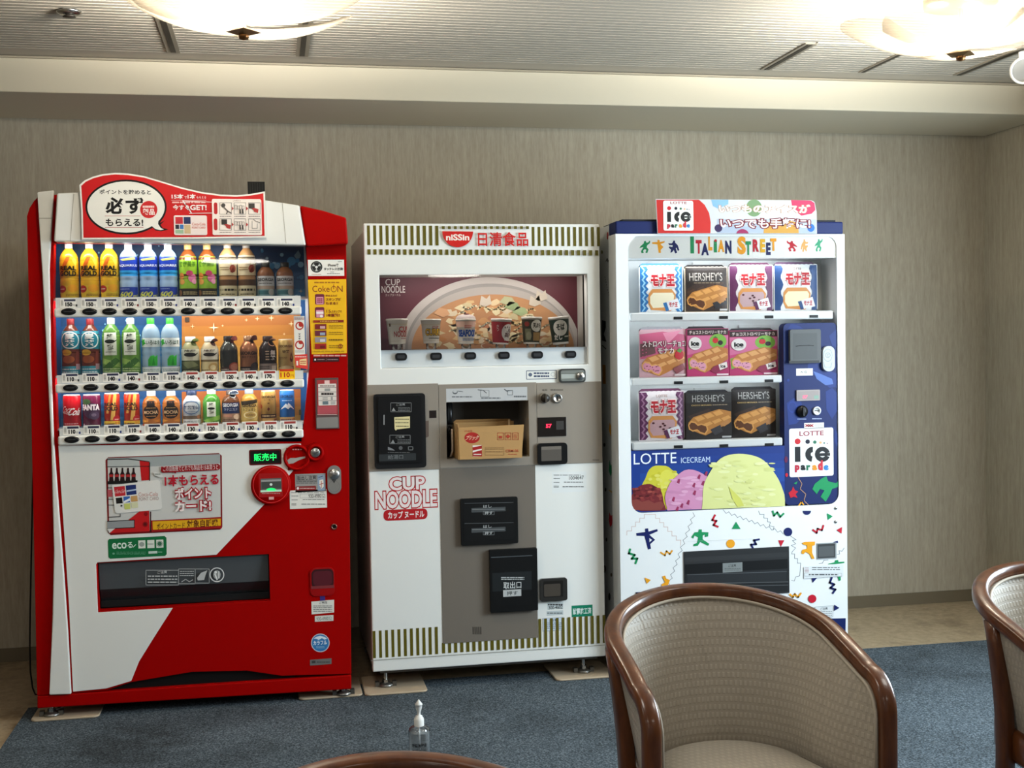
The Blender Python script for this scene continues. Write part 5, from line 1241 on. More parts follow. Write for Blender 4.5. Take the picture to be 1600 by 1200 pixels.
# ------------------------------------------------------------------ blue and white ice cream machine
YI = -1.0
IM = thing('ice_cream_machine', (1.21, YI, 0), 'white and blue ice cream vending machine with colourful confetti figures, at the right', 'vending machine', 'vending machines along the wall')
IW = M('e2e6e7', .3, coat=.2); NAVY = M('051c56', .5)
KG, KO, KB, KR, KY = '158a54', 'e09a1c', '0c1a58', 'b8142c', 'd8a81c'


def Di(px, py): return unproj(px, py, YI)


ix0, iz1 = Di(961.5, 345); ix1 = Di(1321.5, 600)[0]; izb = .10
zband = Di(1140, 365.5)[1]
iwin = prect(981, 368.5, 1311, 787.5, YI, .045)
imdoor = MB().prism([(ix0, izb), (ix1, izb), (ix1, zband), (ix0, zband)], YI, YI+.105, IW, [iwin])
MB().box(ix0+.002, ix1-.003, YI+.004, YI+.105, zband, iz1, NAVY).build('top_band', IM, bevel=.006)
MB().box(ix0+.035, ix1-.03, YI+.02, YI+.30, iz1, iz1+.008, M('14161a', .5)).build('top_cover', IM)
MB().shell(ix0+.004, ix1-.004, YI+.11, -.16, izb, iz1-.005, M('c6cacb', .45)).build('cabinet', IM, bevel=.004)
for fx in (ix0+.06, ix1-.06):
    foot(IM, fx, YI+.06, izb, .0085); foot(IM, fx, -.24, izb, .0)
MB().prism(pp([(1200, 969), (1321.5, 966), (1321, 994), (1200, 998)], YI-.001), YI-.001, YI, NAVY).build('base_band', IM)
a, b = Di(975, 985); MB().box(ix0+.004, Di(1200, 980)[0], YI-.001, YI, Di(1200, 997)[1], Di(1200, 968)[1], NAVY).build('base_band', IM)
# side confetti
def unx(px, py, x):
    d = cF + cR*((px-800)/FPX) - cU*((py-600)/FPX); p = CAM+d*((x-CAM.x)/d.x); return p.y, p.z


sd = MB(); A = Art(sd, to=lambda u, v: unx(u, v, ix0+.004), emit=lambda a_, z, d: (ix0+.004-d, a_, z))
A.ell(949.5, 368.5, 1.5, 6, KR); A.poly([(955, 391), (957, 386), (957, 393)], '4a4a3a'); A.line([(947, 408), (949, 404), (950, 409), (952, 405)], 1.2, '1c1c24')
A.poly([(953, 424), (955, 432), (956.5, 424), (958, 430), (957, 440), (957, 453), (955, 447), (953, 450), (952, 440)], KR)
for k in range(12): A.rect(945+k*.9, 432+k*4, 945.8+k*.9, 434+k*4, '5a5e60')
A.ell(941, 394, 1.4, 3, '6a6a30'); A.poly([(941, 500), (947, 502), (947, 512), (944, 522), (948, 534), (941, 532)], '101218'); A.line([(942, 540), (947, 545)], 1.5, '14161c')
A.rect(942, 570, 947, 600, 'b07820'); A.ell(957, 620, 2, 6, '2a2a4a'); A.poly([(953, 660), (957, 668), (959, 664), (958, 676), (955, 682), (952, 672)], KO); A.ell(945, 695, 1.5, 3, '1c1c24')
A.poly([(953, 718), (955, 728), (959, 722), (957, 738), (955, 745), (952, 735)], KG); A.ell(947, 765, 1.2, 3, '1c1c24'); A.line([(953, 766), (958, 770)], 1.4, KY)
A.poly([(953, 800), (955, 806), (959, 804), (957, 820), (954, 824), (952, 812)], KR); A.ell(948.5, 843, 1.2, 3, '3a3a2a'); A.ell(945.5, 889, 2, 6, '3a1a1c'); A.ell(956, 898, 1.3, 3, '5a4a3a'); A.ell(953, 932, 1.6, 6, '1c2226'); A.ell(961, 935, 1.5, 4, '8a6a3c')
sd.build('side_print', IM)
# display compartment
bz_, bx_ = iwin, None
wx0i, wx1i = min(p[0] for p in iwin), max(p[0] for p in iwin); wz0i, wz1i = min(p[1] for p in iwin), max(p[1] for p in iwin)
IB = YI+.15; zhead = Di(1146, 403)[1]; zpic = Di(1100, 701)[1]; xpan = Di(1226, 650)[0]; zpan = Di(1268, 504.5)[1]
cb = MB(); IV = M('d4dada', .5)
cb.box(wx0i-.01, wx1i+.01, IB, IB+.006, zpic-.05, wz1i+.01, IV); cb.box(wx0i-.012, wx0i-.002, YI+.1, IB, zpic-.05, wz1i+.01, IV); cb.box(wx1i+.002, wx1i+.012, YI+.1, IB, zpic-.05, wz1i+.01, IV)
cb.box(wx0i-.01, wx1i+.01, YI+.012, IB, zhead, zhead+.006, IV); cb.box(wx0i-.01, wx1i+.01, YI+.012, IB, zpic-.012, zpic-.004, IV)
cb.build('display_box', IM)
# header sign
hd = MB(); hd.box(wx0i-.004, wx1i+.004, YI+.006, YI+.012, zhead, wz1i+.006, M('dfe2e0', .4)); A = Art(hd, YI+.006)


def dancer(a, x, y, w, h_, col, flip=False, pose=0):
    P = [[(.1, .45), (.3, .3), (.42, .2), (.42, .05), (.58, .02), (.66, .18), (.85, .12), (.9, .0), (1, .05), (.95, .22), (.72, .36), (.68, .55), (.85, .7), (.72, 1), (.55, .95), (.65, .75), (.5, .68), (.35, .8), (.4, .98), (.2, 1), (.15, .85), (.38, .5), (.2, .55), (.0, .6)],
         [(0, .18), (.42, .16), (.42, 0), (.6, 0), (.6, .16), (1, .08), (1, .2), (.66, .32), (.9, .55), (.68, .78), (.7, 1), (.52, 1), (.42, .35), (0, .3)],
         [(.0, .2), (.3, .22), (.42, .12), (.45, 0), (.62, 0), (.62, .15), (.85, .35), (1, .75), (.85, .8), (.75, .55), (.68, .6), (.8, .95), (.62, 1), (.5, .72), (.35, .9), (.2, .95), (.25, .7), (.05, .55), (.1, .45), (.38, .5), (.4, .35), (.1, .35)]][pose]
    a.poly([(x+w*((1-u) if flip else u), y+h_*v) for u, v in P], col)


dancer(A, 999, 376, 17, 19.5, KG, False, 0); dancer(A, 1019, 375, 19.5, 20, KO, False, 1); dancer(A, 1044, 376, 17.5, 20, KB, False, 2)
dancer(A, 1229, 376, 17, 17, KR, True, 0); dancer(A, 1251, 374, 12, 20, 'dca860', True, 2); dancer(A, 1272.5, 373, 13, 20, '3aa078', False, 0)
for ch, x0_, y0_, x1_, y1_, c_ in (('I', 1078.5, 369.5, 1084.5, 396, KG), ('T', 1087, 375, 1096.5, 396.5, KR), ('A', 1095.5, 380, 1107.5, 399, KB), ('L', 1106.5, 369.5, 1113, 391.5, KO), ('i', 1115, 374.5, 1120.5, 394.5, KG), ('A', 1121.5, 375, 1132, 394, KO), ('N', 1133, 376, 1143, 396.5, KB),
                                   ('S', 1152, 369.5, 1165.5, 397.5, KO), ('T', 1164.5, 377, 1173.5, 398.5, KG), ('R', 1176, 374, 1186, 393.5, KR), ('E', 1187.5, 373.5, 1195.5, 394.5, KY), ('E', 1197, 379, 1204, 398.5, KB), ('T', 1203.5, 372.5, 1213, 392, KO)):
    A.text(ch, x0_, y0_, x1_, y1_, c_, .055)
A.ell(1118, 376, 2, 2, KR)
hd.build('header_sign', IM)
# rails with buttons and shelf plates
IR = [((985.5, 489, 503), (1302, 485, 498), [(1059.5, 497), (1130.5, 496), (1201.5, 495.2), (1271.5, 494.3)]),
      ((987, 591.5, 603), (1222, 585.5, 598), [(1060, 598), (1131, 596.6), (1201.5, 595)]),
      ((989, 691, 703.5), (1223, 684.5, 697), [(1060, 698), (1131, 696.3), (1202, 694.6)])]
YPK = YI+.065
ISH = []
for (lx, ly0, ly1), (rx, ry0, ry1), bts in IR:
    yf = YI+.008
    xa = unproj(lx, ly0, yf)[0]; xb = unproj(rx, ry0, yf)[0]
    z1 = (unproj(lx, ly0, yf)[1]+unproj(rx, ry0, yf)[1])/2; z0 = (unproj(lx, ly1, yf)[1]+unproj(rx, ry1, yf)[1])/2
    r_ = MB(); r_.box(xa, xb, yf, YI+.03, z0, z1, M('e4e8e8', .35)); A = Art(r_, yf)
    ro = r_.build('product_rail', IM, bevel=.006, seg=3)
    sh = MB(); sh.box(wx0i, (xb+.02) if rx < 1250 else wx1i, YI+.03, IB-.001, z1-.006, z1, M('d8dcdc', .45)); so = sh.build('product_shelf', IM); ISH.append(z1)
    for bx, by in bts:
        x, z = unproj(bx, by, yf); m_ = MB(); m_.box(x-.0185, x+.0185, yf-.0025, yf+.001, z-.0058, z+.0058, M('1e2123', .35)); m_.build('select_button', ro, bevel=.001)
    cl = MB()
    for k in range(4 if rx > 1250 else 3):
        xx = unproj(1010+k*71, 400, IB)[0]; cl.box(xx, xx+.14, IB-.012, IB-.001, z1+.195, z1+.207, M('c8cccc', .4))
    cl.build('pack_clip', so)
MB().prism([(wx0i+.002, zpic), (xpan-.002, zpic), (xpan-.002, zpan+.003), (wx1i-.002, zpan+.003), (wx1i-.002, wz1i-.04), (wx1i-.04, wz1i-.002), (wx0i+.04, wz1i-.002), (wx0i+.002, wz1i-.04)], YI+.002, YI+.004, glassmat('ice_glass', .5)).build('display_pane', IM)
for zz in (zhead-.006, ISH[0]-.012, ISH[1]-.012): area('ice_display_tube', (1.12, YI+.028, zz), (1.12, YI+.15, zz-.18), .75, .012, 1.0, (.95, .98, 1))
# blue control panel
bpn = MB(); bpn.prism(rrect(xpan, wz0i+.004, wx1i-.001, zpan, .02), YI+.005, YI+.05, NAVY); A = Art(bpn, YI+.005)
for q, c_ in (([(1236, 506), (1248, 509), (1256, 514), (1240, 518), (1231, 514)], '0c2668'), ([(1274, 552), (1284, 572), (1296, 580), (1310, 584), (1311, 604), (1296, 606), (1278, 590), (1262, 580), (1262, 570)], '0e2a70'), ([(1271, 580), (1284, 585), (1300, 592), (1302, 600), (1290, 602), (1276, 592)], '4a66a8'), ([(1290, 612), (1300, 606), (1308, 614), (1309, 640), (1300, 655), (1291, 640)], '0e2a70'), ([(1229, 630), (1240, 622), (1252, 628), (1256, 650), (1244, 662), (1232, 664)], '0e2a70'), ([(1295, 525), (1306, 515), (1311, 522), (1311, 545), (1300, 540)], '0c2668'), ([(1285, 663), (1303, 668), (1310, 680), (1308, 700), (1304, 690), (1304, 670)], '0e2a70')): A.poly(q, c_)
A.ring(1238, 636, 7, 9, 1.6, '16307e'); A.ell(1231.5, 594, 2, 2.4, '122e78'); A.ell(1308, 604, 3, 3, '122866')
A.poly([(1283, 748), (1291, 744), (1294, 752), (1306, 755), (1311, 750), (1311, 760), (1300, 764), (1297, 772), (1290, 784), (1282, 776), (1288, 766), (1281, 764), (1276, 772), (1269, 764), (1273, 756)], KG)
A.poly([(1232, 770), (1237, 766), (1239, 760), (1242, 766), (1247, 768), (1243, 772), (1246, 778), (1240, 776), (1235, 778)], KR); A.line([(1247, 746), (1253, 756), (1250, 764), (1259, 772), (1256, 782), (1264, 790)], 1, 'b08a70'); A.poly([(1240, 755), (1246, 752), (1244, 757)], KG); A.ell(1229, 742, 2, 3, KR); A.line([(1248, 790), (1252, 784), (1255, 788)], 2, KO); A.ell(1228, 718, 2.5, 5, '5a1440')
bpo = bpn.build('control_panel', IM, bevel=.002)
ba = MB(); (a, b), (c, d) = Di(1232.5, 515), Di(1281, 567); ba.prism(rrect(a, d, c, b, .008), YI-.012, YI+.005, M('4f5253', .45)); A = Art(ba, YI-.0122); A.rect(1239, 521, 1277, 561, '474a4b'); A.line([(1244, 541), (1250, 540), (1264, 539.5), (1271, 540)], 1.4, '1c1e1f'); A.rect(1233, 564, 1280, 567, '2e3031'); ba.build('bill_acceptor', bpo, bevel=.002)
hn = MB(); (a, b), (c, d) = Di(1284, 541), Di(1303, 580); hn.prism(rrect(a, d, c, b, (c-a)/2.2, 7), YI-.010, YI+.005, M('b4bcbe', .4)); A = Art(hn, YI-.0102); A.ring(1293.5, 555, 7, 10, .6, '8a9496'); A.ring(1293.5, 555, 4, 4, .6, '7a8486'); A.text('C', 1292, 553, 1295, 557, '7a8486'); A.line([(1287, 566), (1289, 574), (1298, 574), (1300, 566)], .6, '8a9496'); hn.build('door_handle', bpo, bevel=.001)
decal('price_label', lambda A: (A.rect(1244, 576, 1270, 586.5, 'dcdedc'), A.text('W-102', 1250.5, 579.5, 1261, 583, '3a3a3a', .02)), YI+.0048, bpo)
LEDP = M('ff5070', .5, emit=1.2)
ds = MB(); (a, b), (c, d) = Di(1244.5, 609.5), Di(1281, 625.5); ds.prism(rrect(a, d, c, b, .003), YI-.002, YI+.005, M('9a9290', .4)); A = Art(ds, YI-.0022); A.rect(1247, 611.5, 1279, 623.5, '8f8886'); A.text('57', 1254, 618, 1262, 622.5, LEDP, .04); A.rect(1272, 618, 1279, 623, '7a9a8c'); ds.build('price_display', bpo)
kk = MB(); x, z = Di(1253.5, 643); kk.lathe([(.025, 0), (.025, .006), (.021, .014), (0, .015)], (x, YI+.005, z), M('121214', .3), seg=28, axis=(0, -1, 0)); kk.box(x-.004, x+.004, YI-.018, YI-.010, z-.017, z+.017, M('2a2a2c', .3)); kk.build('return_knob', bpo)
k2 = MB(); x, z = Di(1276.5, 642); k2.lathe([(.018, 0), (.018, .006), (.015, .009), (.011, .004), (0, .004)], (x, YI+.005, z), M('d4d8da', .3, .5), seg=28, axis=(0, -1, 0)); A = Art(k2, YI+.0009); A.line([(1272, 642), (1281, 642)], 1.6, '1c1e20'); A.poly([(1279, 638.5), (1283, 642), (1279, 645.5)], '1c1e20'); k2.build('coin_slot', bpo)
decal('knob_caption', lambda A: (A.bars(1246, 653.5, 1260, 656, 1, 'a8b4d8'), A.bars(1269, 652.5, 1284, 656, 1, 'a8b4d8')), YI+.0045, bpo)
decal('red_mark_label', lambda A: (A.rect(1256.5, 661, 1287.5, 669, 'd8d4d0'), A.line([(1259, 663.5), (1263, 666.5), (1266, 663.5), (1270, 666.5)], 1.6, '9a2830'), A.line([(1259, 666.5), (1263, 663.5), (1266, 666.5), (1270, 663.5)], 1.6, '9a2830'), A.bars(1273, 662, 1286, 668, 3, 'a8a4a0')), YI+.0045, bpo)


def icelogo(A, x0, y0, x1, y1, sc=1.0):
    """LOTTE / ice with a row of dots / parade, in the box given"""
    w, h_ = x1-x0, y1-y0
    X = lambda u: x0+u*w
    Y = lambda v: y0+v*h_
    A.text('LOTTE', X(.22), Y(.055), X(.78), Y(.14), '8a1c30', .02)
    for u, v, r, c_ in ((.18, .27, .068, 'b81c28'), (.41, .275, .052, '14142a'), (.575, .285, .040, '2a6a50'), (.705, .295, .030, 'd8a070'), (.79, .305, .020, '3a6a60'), (.86, .31, .016, '8a5a70')): A.ell(X(u), Y(v), r*w, r*w, c_, n=20)
    A.rect(X(.115), Y(.385), X(.245), Y(.705), '14161a')
    n = 14
    def arc(cu, cv, ro, ri, a0, a1, kx=1.0): return [(X(cu)+kx*ro*w*math.cos(math.radians(a0+(a1-a0)*i/n)), Y(cv)+ro*w*math.sin(math.radians(a0+(a1-a0)*i/n))) for i in range(n+1)]+[(X(cu)+kx*ri*w*math.cos(math.radians(a1+(a0-a1)*i/n)), Y(cv)+ri*w*math.sin(math.radians(a1+(a0-a1)*i/n))) for i in range(n+1)]
    A.poly(arc(.53, .545, .175, .05, 100, 270), '14161a')
    A.poly(arc(.75, .545, .175, .07, 20, 345), '14161a'); A.rect(X(.64), Y(.525), X(.925), Y(.575), '14161a')
    for i, (ch, c_) in enumerate(zip('parade', ('b02038', '14161a', '1a6a48', 'd88a20', 'c02838', '2a78b8'))):
        u = .115+i*.133; asc = .10 if ch == 'd' else 0; des = .045 if ch == 'p' else 0
        A.text(ch, X(u), Y(.775-asc), X(u+(.09 if ch == 'r' else .112)), Y(.885+des), c_, .07)


def dlogo(A):
    A.rect(1233, 670, 1302.5, 743, 'e2e4e4', 3); icelogo(A, 1234, 670, 1302, 743)


decal('brand_sign', dlogo, YI+.0045, bpo)
# ice cream picture panel
pc = MB(); pc_eps = 2.5e-5; pc.prism([(wx0i+.0435, wz0i+.002)]+[(wx0i+.002+.043-.043*math.sin(math.radians(t)), wz0i+.045-.043*math.cos(math.radians(t))) for t in range(0, 91, 15)]+[(wx0i+.002, zpic), (xpan, zpic), (xpan, wz0i+.002)], YI+.005, YI+.05, M('0d3280', .45)); A = Art(pc, YI+.005, eps=2.5e-5)
fade(A, 1000, 704, 1226, 752, ['0c2c74', '0e307a', '103682', '133e8c'])
A.text('LOTTE', 990, 709, 1057, 723.5, 'dfe6ee', .0); A.text('ICECREAM', 1064, 715, 1109.5, 722, 'b8cce4', .0)
def blob(cx, cy, rx, ry, col, seed, n=40, amp=.03, clip=None):
    rn_ = random.Random(seed); pts_ = []
    ph = [rn_.uniform(0, 6) for _ in range(5)]
    for i in range(n):
        t = 2*math.pi*i/n; k_ = 1+sum(amp/(j+1)*math.sin((j*2+3)*t+ph[j]) for j in range(5))
        px_, py_ = cx+rx*k_*math.cos(t), cy+ry*k_*math.sin(t)
        px_ = min(max(px_, 984.5), 1226); lim = 799.5-(px_-984)*.036-(max(0, 1004-px_)**2/22 if px_ < 1004 else 0)
        pts_.append((px_, min(py_, lim)))
    A.poly(pts_, col)
rn = random.Random(5)
blob(1035, 763, 33, 35, 'c0ba34', 1, amp=.05); blob(1044, 750, 14, 16, 'ccc84c', 8)
for k in range(24): blob(1035+rn.uniform(-22, 22), 752+rn.uniform(-16, 20), rn.uniform(2, 5), rn.uniform(1.2, 3), rn.choice(['ccc860', 'b6b02a', 'd0cc70']), k, 10)
blob(1011, 790, 29, 33, '6a2026', 2, amp=.05)
for k in range(50): blob(1011+rn.uniform(-22, 22), 778+rn.uniform(-18, 14), rn.uniform(1.5, 4), rn.uniform(1, 2.5), rn.choice(['8a3a34', '4e1418', '7a2c2c', '9a4a40']), k, 9)
A.poly([(985, 782), (995, 780), (1003, 784), (1013, 781), (1022, 786), (1033, 783), (1038, 790), (1032, 797), (990, 797), (985, 790)], '7c3a34')
blob(1083, 785, 45, 50, 'c084a8', 3, amp=.04)
for k in range(30): blob(1083+rn.uniform(-34, 30), 770+rn.uniform(-26, 26), rn.uniform(4, 10), rn.uniform(1, 3), rn.choice(['cc9ab8', 'b87ca0', 'c892b4']), k, 12)
for cx, cy in ((1084, 758), (1092, 745), (1060, 752), (1065, 790), (1098, 755), (1075, 785), (1052, 780), (1103, 740), (1058, 795), (1085, 770)): A.poly([(cx-3, cy+2), (cx, cy-4), (cx+2.5, cy-3), (cx+1, cy+4)], '8a2850')
blob(1160, 790, 66, 82, 'c9cd88', 4, amp=.025, n=60)
for k in range(60): blob(1160+rn.uniform(-48, 52), 765+rn.uniform(-45, 28), rn.uniform(4, 10), rn.uniform(1, 2.5), rn.choice(['d2d69c', 'c2c67c', 'ced292', 'c6ca82']), k, 12)
A.poly([(1138, 760), (1146, 768), (1156, 778), (1162, 790), (1152, 792), (1144, 780)], 'c0c25c')
pc.build('ice_cream_picture', IM)
# confetti print on the lower front
cf = imdoor; A = Art(cf, YI)
def Z(*p): return [(930+x_*.25625, 760+y_*.25625) for x_, y_ in p]
def zc(x_, y_, r_, c_, **k_): A.ell(930+x_*.25625, 760+y_*.25625, r_*.25625, r_*.25625, c_, **k_)
thin = '6a6e76'
A.line(Z((192, 297), (194, 272), (222, 272), (222, 245), (246, 245), (246, 218), (272, 218), (272, 194), (300, 194), (300, 170), (368, 170), (368, 195), (393, 195), (393, 221), (418, 221), (418, 247), (443, 247), (443, 274), (468, 274), (468, 302), (494, 302), (494, 328), (522, 328), (520, 360)), .7, 'c8a8a0')
zz = []
for i in range(23): zz.append((605-i*7.6+(9 if i % 2 else -9), 160+i*21))
A.line(Z(*zz), .7, thin)
zz = [(780+i*17.5, 150+i*6.4+(8 if i % 2 else -8)) for i in range(22)]
A.line(Z(*zz), .7, thin); A.line(Z((1165, 285), (1225, 325), (1203, 330), (1222, 350), (1195, 360), (1222, 375), (1200, 400), (1198, 412), (1216, 412), (1216, 440), (1234, 440), (1234, 468), (1253, 468), (1247, 545), (1222, 552), (1214, 577), (1197, 573)), .7, thin)
A.line(Z((997, 150), (1003, 170), (1030, 170), (1028, 192), (1052, 195), (1050, 215), (1068, 218), (1062, 240), (1090, 246), (1085, 266)), .7, thin)
A.line(Z((1475, 415), (1490, 412), (1486, 392), (1505, 395), (1518, 375)), .7, thin); A.line(Z((1365, 470), (1385, 468), (1395, 450), (1420, 448)), .7, thin); A.line(Z((1085, 700), (1095, 685), (1088, 680), (1108, 660)), .7, thin)
A.poly(Z((250, 285), (305, 278), (303, 258), (322, 255), (325, 275), (378, 260), (381, 273), (330, 295), (365, 325), (335, 352), (340, 380), (322, 385), (300, 302), (252, 301)), KB); A.poly(Z((330, 315), (346, 326), (331, 340)), 'e2e6e7')
A.line(Z((212, 385), (206, 408), (240, 418), (224, 440), (256, 440), (246, 467)), 3.2, KG)
A.line(Z((400, 403), (425, 420), (435, 395), (455, 412), (468, 393)), 2.4, KO)
A.poly(Z((585, 310), (605, 280), (628, 278), (632, 262), (650, 262), (650, 278), (690, 280), (688, 305), (668, 308), (668, 292), (655, 300), (655, 322), (695, 350), (688, 362), (640, 338), (625, 362), (598, 364), (600, 352), (620, 345), (628, 310), (605, 300), (598, 318)), KG)
A.line(Z((729, 177), (714, 205), (738, 210), (722, 235), (746, 245)), 3, KR); A.poly(Z((832, 259), (886, 259), (858, 215)), KG); zc(825, 349, 26, KO)
A.line(Z((997, 323), (968, 328), (980, 352), (950, 355), (963, 380)), 3, KB); A.poly(Z((1115, 328), (1153, 328), (1131, 368)), KR); zc(1175, 277, 26, KB); zc(1290, 148, 25, KB, a0=0, a1=180)
A.line(Z((1082, 152), (1090, 177), (1110, 158), (1128, 185), (1147, 167)), 2.8, KG); A.poly(Z((1412, 163), (1448, 182), (1418, 204)), KG); A.line(Z((1328, 266), (1350, 282), (1356, 258), (1382, 266), (1390, 240)), 2.8, KR); A.poly(Z((1470, 266), (1505, 246), (1501, 287)), KR)
A.poly(Z((1258, 345), (1275, 338), (1340, 336), (1338, 358), (1322, 362), (1322, 405), (1337, 440), (1320, 442), (1305, 412), (1282, 398), (1270, 412), (1255, 408), (1262, 385), (1290, 380), (1290, 360), (1270, 355)), KO)
A.poly(Z((1448, 340), (1478, 330), (1480, 345)), KB); A.poly(Z((1420, 470), (1460, 462), (1462, 450), (1480, 448), (1482, 460), (1518, 458), (1518, 466), (1470, 472), (1420, 474)), KG)
A.poly(Z((300, 555), (338, 570), (314, 593)), KO); A.poly(Z((408, 548), (425, 543), (432, 562), (455, 570), (448, 590), (440, 608), (425, 605), (405, 608), (402, 597), (425, 585)), KO)
A.line(Z((280, 648), (250, 650), (255, 672), (228, 676), (230, 695), (208, 698)), 2.6, KB); A.poly(Z((1318, 555), (1354, 554), (1325, 587)), KB); A.line(Z((1440, 558), (1430, 585), (1456, 597), (1434, 618), (1463, 628), (1449, 648)), 3, KB); A.poly(Z((1478, 548), (1494, 546), (1496, 572), (1484, 574)), KG)
A.line(Z((1187, 658), (1205, 674), (1216, 655), (1236, 674), (1252, 652)), 2.6, KO); zc(1322, 684, 25, KR); A.poly(Z((1455, 720), (1487, 740), (1455, 758)), KB); A.rect(*Z((1202, 722))[0], *Z((1214, 748))[0], KB); zc(1062, 668, 5, KO)
A.rect(*Z((1270, 488))[0], *Z((1512, 547))[0], 'd4dadc'); A.bars(*Z((1275, 492))[0], *Z((1300, 525))[0], 4, '9a6a70', .4); A.bars(*Z((1320, 488))[0], *Z((1490, 512))[0], 2, '6a6e72', .5); A.frame(*Z((1274, 528))[0], *Z((1500, 546))[0], .4, '8a8e92'); A.bars(*Z((1300, 531))[0], *Z((1480, 543))[0], 1, '4a4e52', .6)
A.rect(*Z((1337, 732))[0], *Z((1449, 795))[0], 'a8b0b4'); A.rect(*Z((1340, 735))[0], *Z((1446, 792))[0], 'd2d8da'); A.text('ご注意', *Z((1370, 738))[0], *Z((1415, 752))[0], '4a5054', .02); A.bars(*Z((1345, 756))[0], *Z((1442, 790))[0], 3, '8a9094', .35)
A.line(Z((560, 335), (960, 318)), .3, 'b8c0c2')
cf.build('door', IM, bevel=.008, seg=3)
for ry in (132, 215):
    x, z = Di(930+1466*.25625, 760+ry*.25625); MB().lathe([(.007, 0), (.007, .002), (.004, .004), (0, .0042)], (x, YI, z), STEEL, seg=14, axis=(0, -1, 0)).build('rivet', IM)
tr = MB(); (a, b), (c, d) = Di(1068, 862), Di(1233, 926); tr.prism([(a, d), (c, d), (c, b), (a, b)], YI-.004, YI, M('2a2c2e', .4)); A = Art(tr, YI-.0042)
fade(A, 1070, 864.5, 1231, 885, ['26282a', '2e3032', '282a2c']); A.rect(1070, 882, 1231, 898, '0a0c0e'); A.rect(1070, 897, 1231, 924, '1c1e20'); A.rect(1074, 898, 1229, 908, '24272a'); A.line([(1070, 912.5), (1231, 909)], 1, '55585a'); A.line([(1070, 917), (1231, 914)], 1, '4a4d4f'); A.line([(1074, 898), (1229, 893)], .8, '54585c')
A.rect(1129, 880, 1160, 893, '7a8080'); A.text('ご注意', 1138, 882, 1150, 885.5, '3a3e3e', .02); A.bars(1132, 887, 1157, 892, 2, '5a5e5e', .4)
tr.build('delivery_tray', IM, bevel=.001)
cr2 = MB(); (a, b), (c, d) = Di(1276, 849), Di(1306.5, 872); cr2.prism([(a, d), (c, d), (c, b), (a, b)], YI-.003, YI, M('8c9294', .35)); A = Art(cr2, YI-.0032); A.rect(1277.5, 850.5, 1305, 871, '3a3d3f'); A.rect(1279, 854, 1303, 869, '54585a'); cr2.build('coin_return', IM)
# topper sign
YTI = YI-.012
tp = MB(); tp.prism(pp([(1024.5, 311), (1268, 313), (1273, 316), (1276, 332), (1276.5, 365), (1027.5, 365)], YTI), YTI, YTI+.004, M('c2c6ca', .3)); A = Art(tp, YTI)
fade(A, 1120, 342, 1275, 364.5, ['a6b2c2', '9aa8bc'])
A.poly([(1025.5, 312), (1092, 312), (1101, 320), (1108, 333), (1110.5, 348), (1110, 364.5), (1028, 364.5)], 'b8221f')
A.poly([(1111, 312), (1138, 312), (1138, 319), (1122, 326), (1114, 322)], '7aa8cc'); A.ell(1178, 325, 12.5, 13.5, '6a8a62'); A.poly([(1236, 312.5), (1267, 313.5), (1272.5, 317), (1274, 328), (1268, 334), (1252, 337), (1238, 326)], 'c83058')
A.poly([(1193, 364.5), (1194, 350), (1220, 341), (1247, 348), (1248, 364.5)], 'b88c3a'); A.ell(1122.5, 356.5, 6, 6, '2a1a4a'); A.ell(1160, 367, 10, 9, '8a1c50', a0=195, a1=345); A.ell(1267, 356, 5.6, 6.2, '1f64b0')
A.text('いつものアイスが', 1123, 319, 1266, 333, 'f4efe4', .03, 0, 'b08a70', .08); A.text('いつでも手軽に!', 1125, 341, 1266, 357, 'f2dfe0', .02, 0, '6a1226', .11)
A.rect(1036, 313.5, 1083.5, 360.5, 'dfe0de', 3); icelogo(A, 1037, 312, 1083, 361.5)
tp.build('topper_sign', IM)

# ------------------------------------------------------------------ ice packs on the shelves
def unit(A): return A


def make_pack(row, px0, py0, px1, py1, kind, name, label):
    x0_, zt_ = unproj(px0, py0, YPK); x1_, _ = unproj(px1, py0, YPK); z0_ = ISH[row]+.0006
    w, h_ = x1_-x0_, max(zt_-z0_, .12); cx = (x0_+x1_)/2
    t = thing(name, (cx, YPK, z0_), label, 'ice pack', 'sample ice packs in the %s row' % ROWN[row])
    bag = name == 'ice_cream_bag'; th_ = .016 if bag else .022
    G = []
    K = PACK[kind]
    n = 20
    def bulge(u, v): return (th_*max(0, 1-(2*u-1)**4)*max(0, 1-(2*v-1)**4) if bag else 0)
    b = MB()
    if bag:
        for sgn in (-1, 1):
            rows = [[(cx+(i/n-.5)*w*(1+(.0 if j % n else .0)), YPK+sgn*bulge(i/n, j/n)*.6, z0_+h_*j/n+(.002*math.sin(i*3.1) if j == n else 0)) for i in range(n+1)] for j in range(n+1)]
            b.grid(rows, K['base'] if isinstance(K['base'], str) else K['base'])
    else: b.box(cx-w/2, cx+w/2, YPK-.011, YPK+.011, z0_, z0_+h_, K['base'])
    b.build('wrapper' if bag else 'carton', t)
    lab = MB()
    def em(u, v, d): return (cx+(u-.5)*w, YPK-(bulge(u, 1-v)*.6 if bag else .011)-(.0012 if bag else .0004)-d, z0_+(1-v)*h_)
    A = Art(lab, to=lambda u, v: (u, v), emit=em, eps=1.1e-4, maxlen=.085 if bag else 0)
    K['draw'](A)
    lab.build('printed_front', t)
    cd_ = MB(); cd_.prism([(cx-w*.47, z0_), (cx+w*.47, z0_), (cx+w*.47, z0_+h_*1.0), (cx+w*.40, z0_+h_*1.05), (cx-w*.40, z0_+h_*1.05), (cx-w*.47, z0_+h_)], YPK+.0135, YPK+.0150, M(K['card'], .5)); cd_.build('backing_card', t)


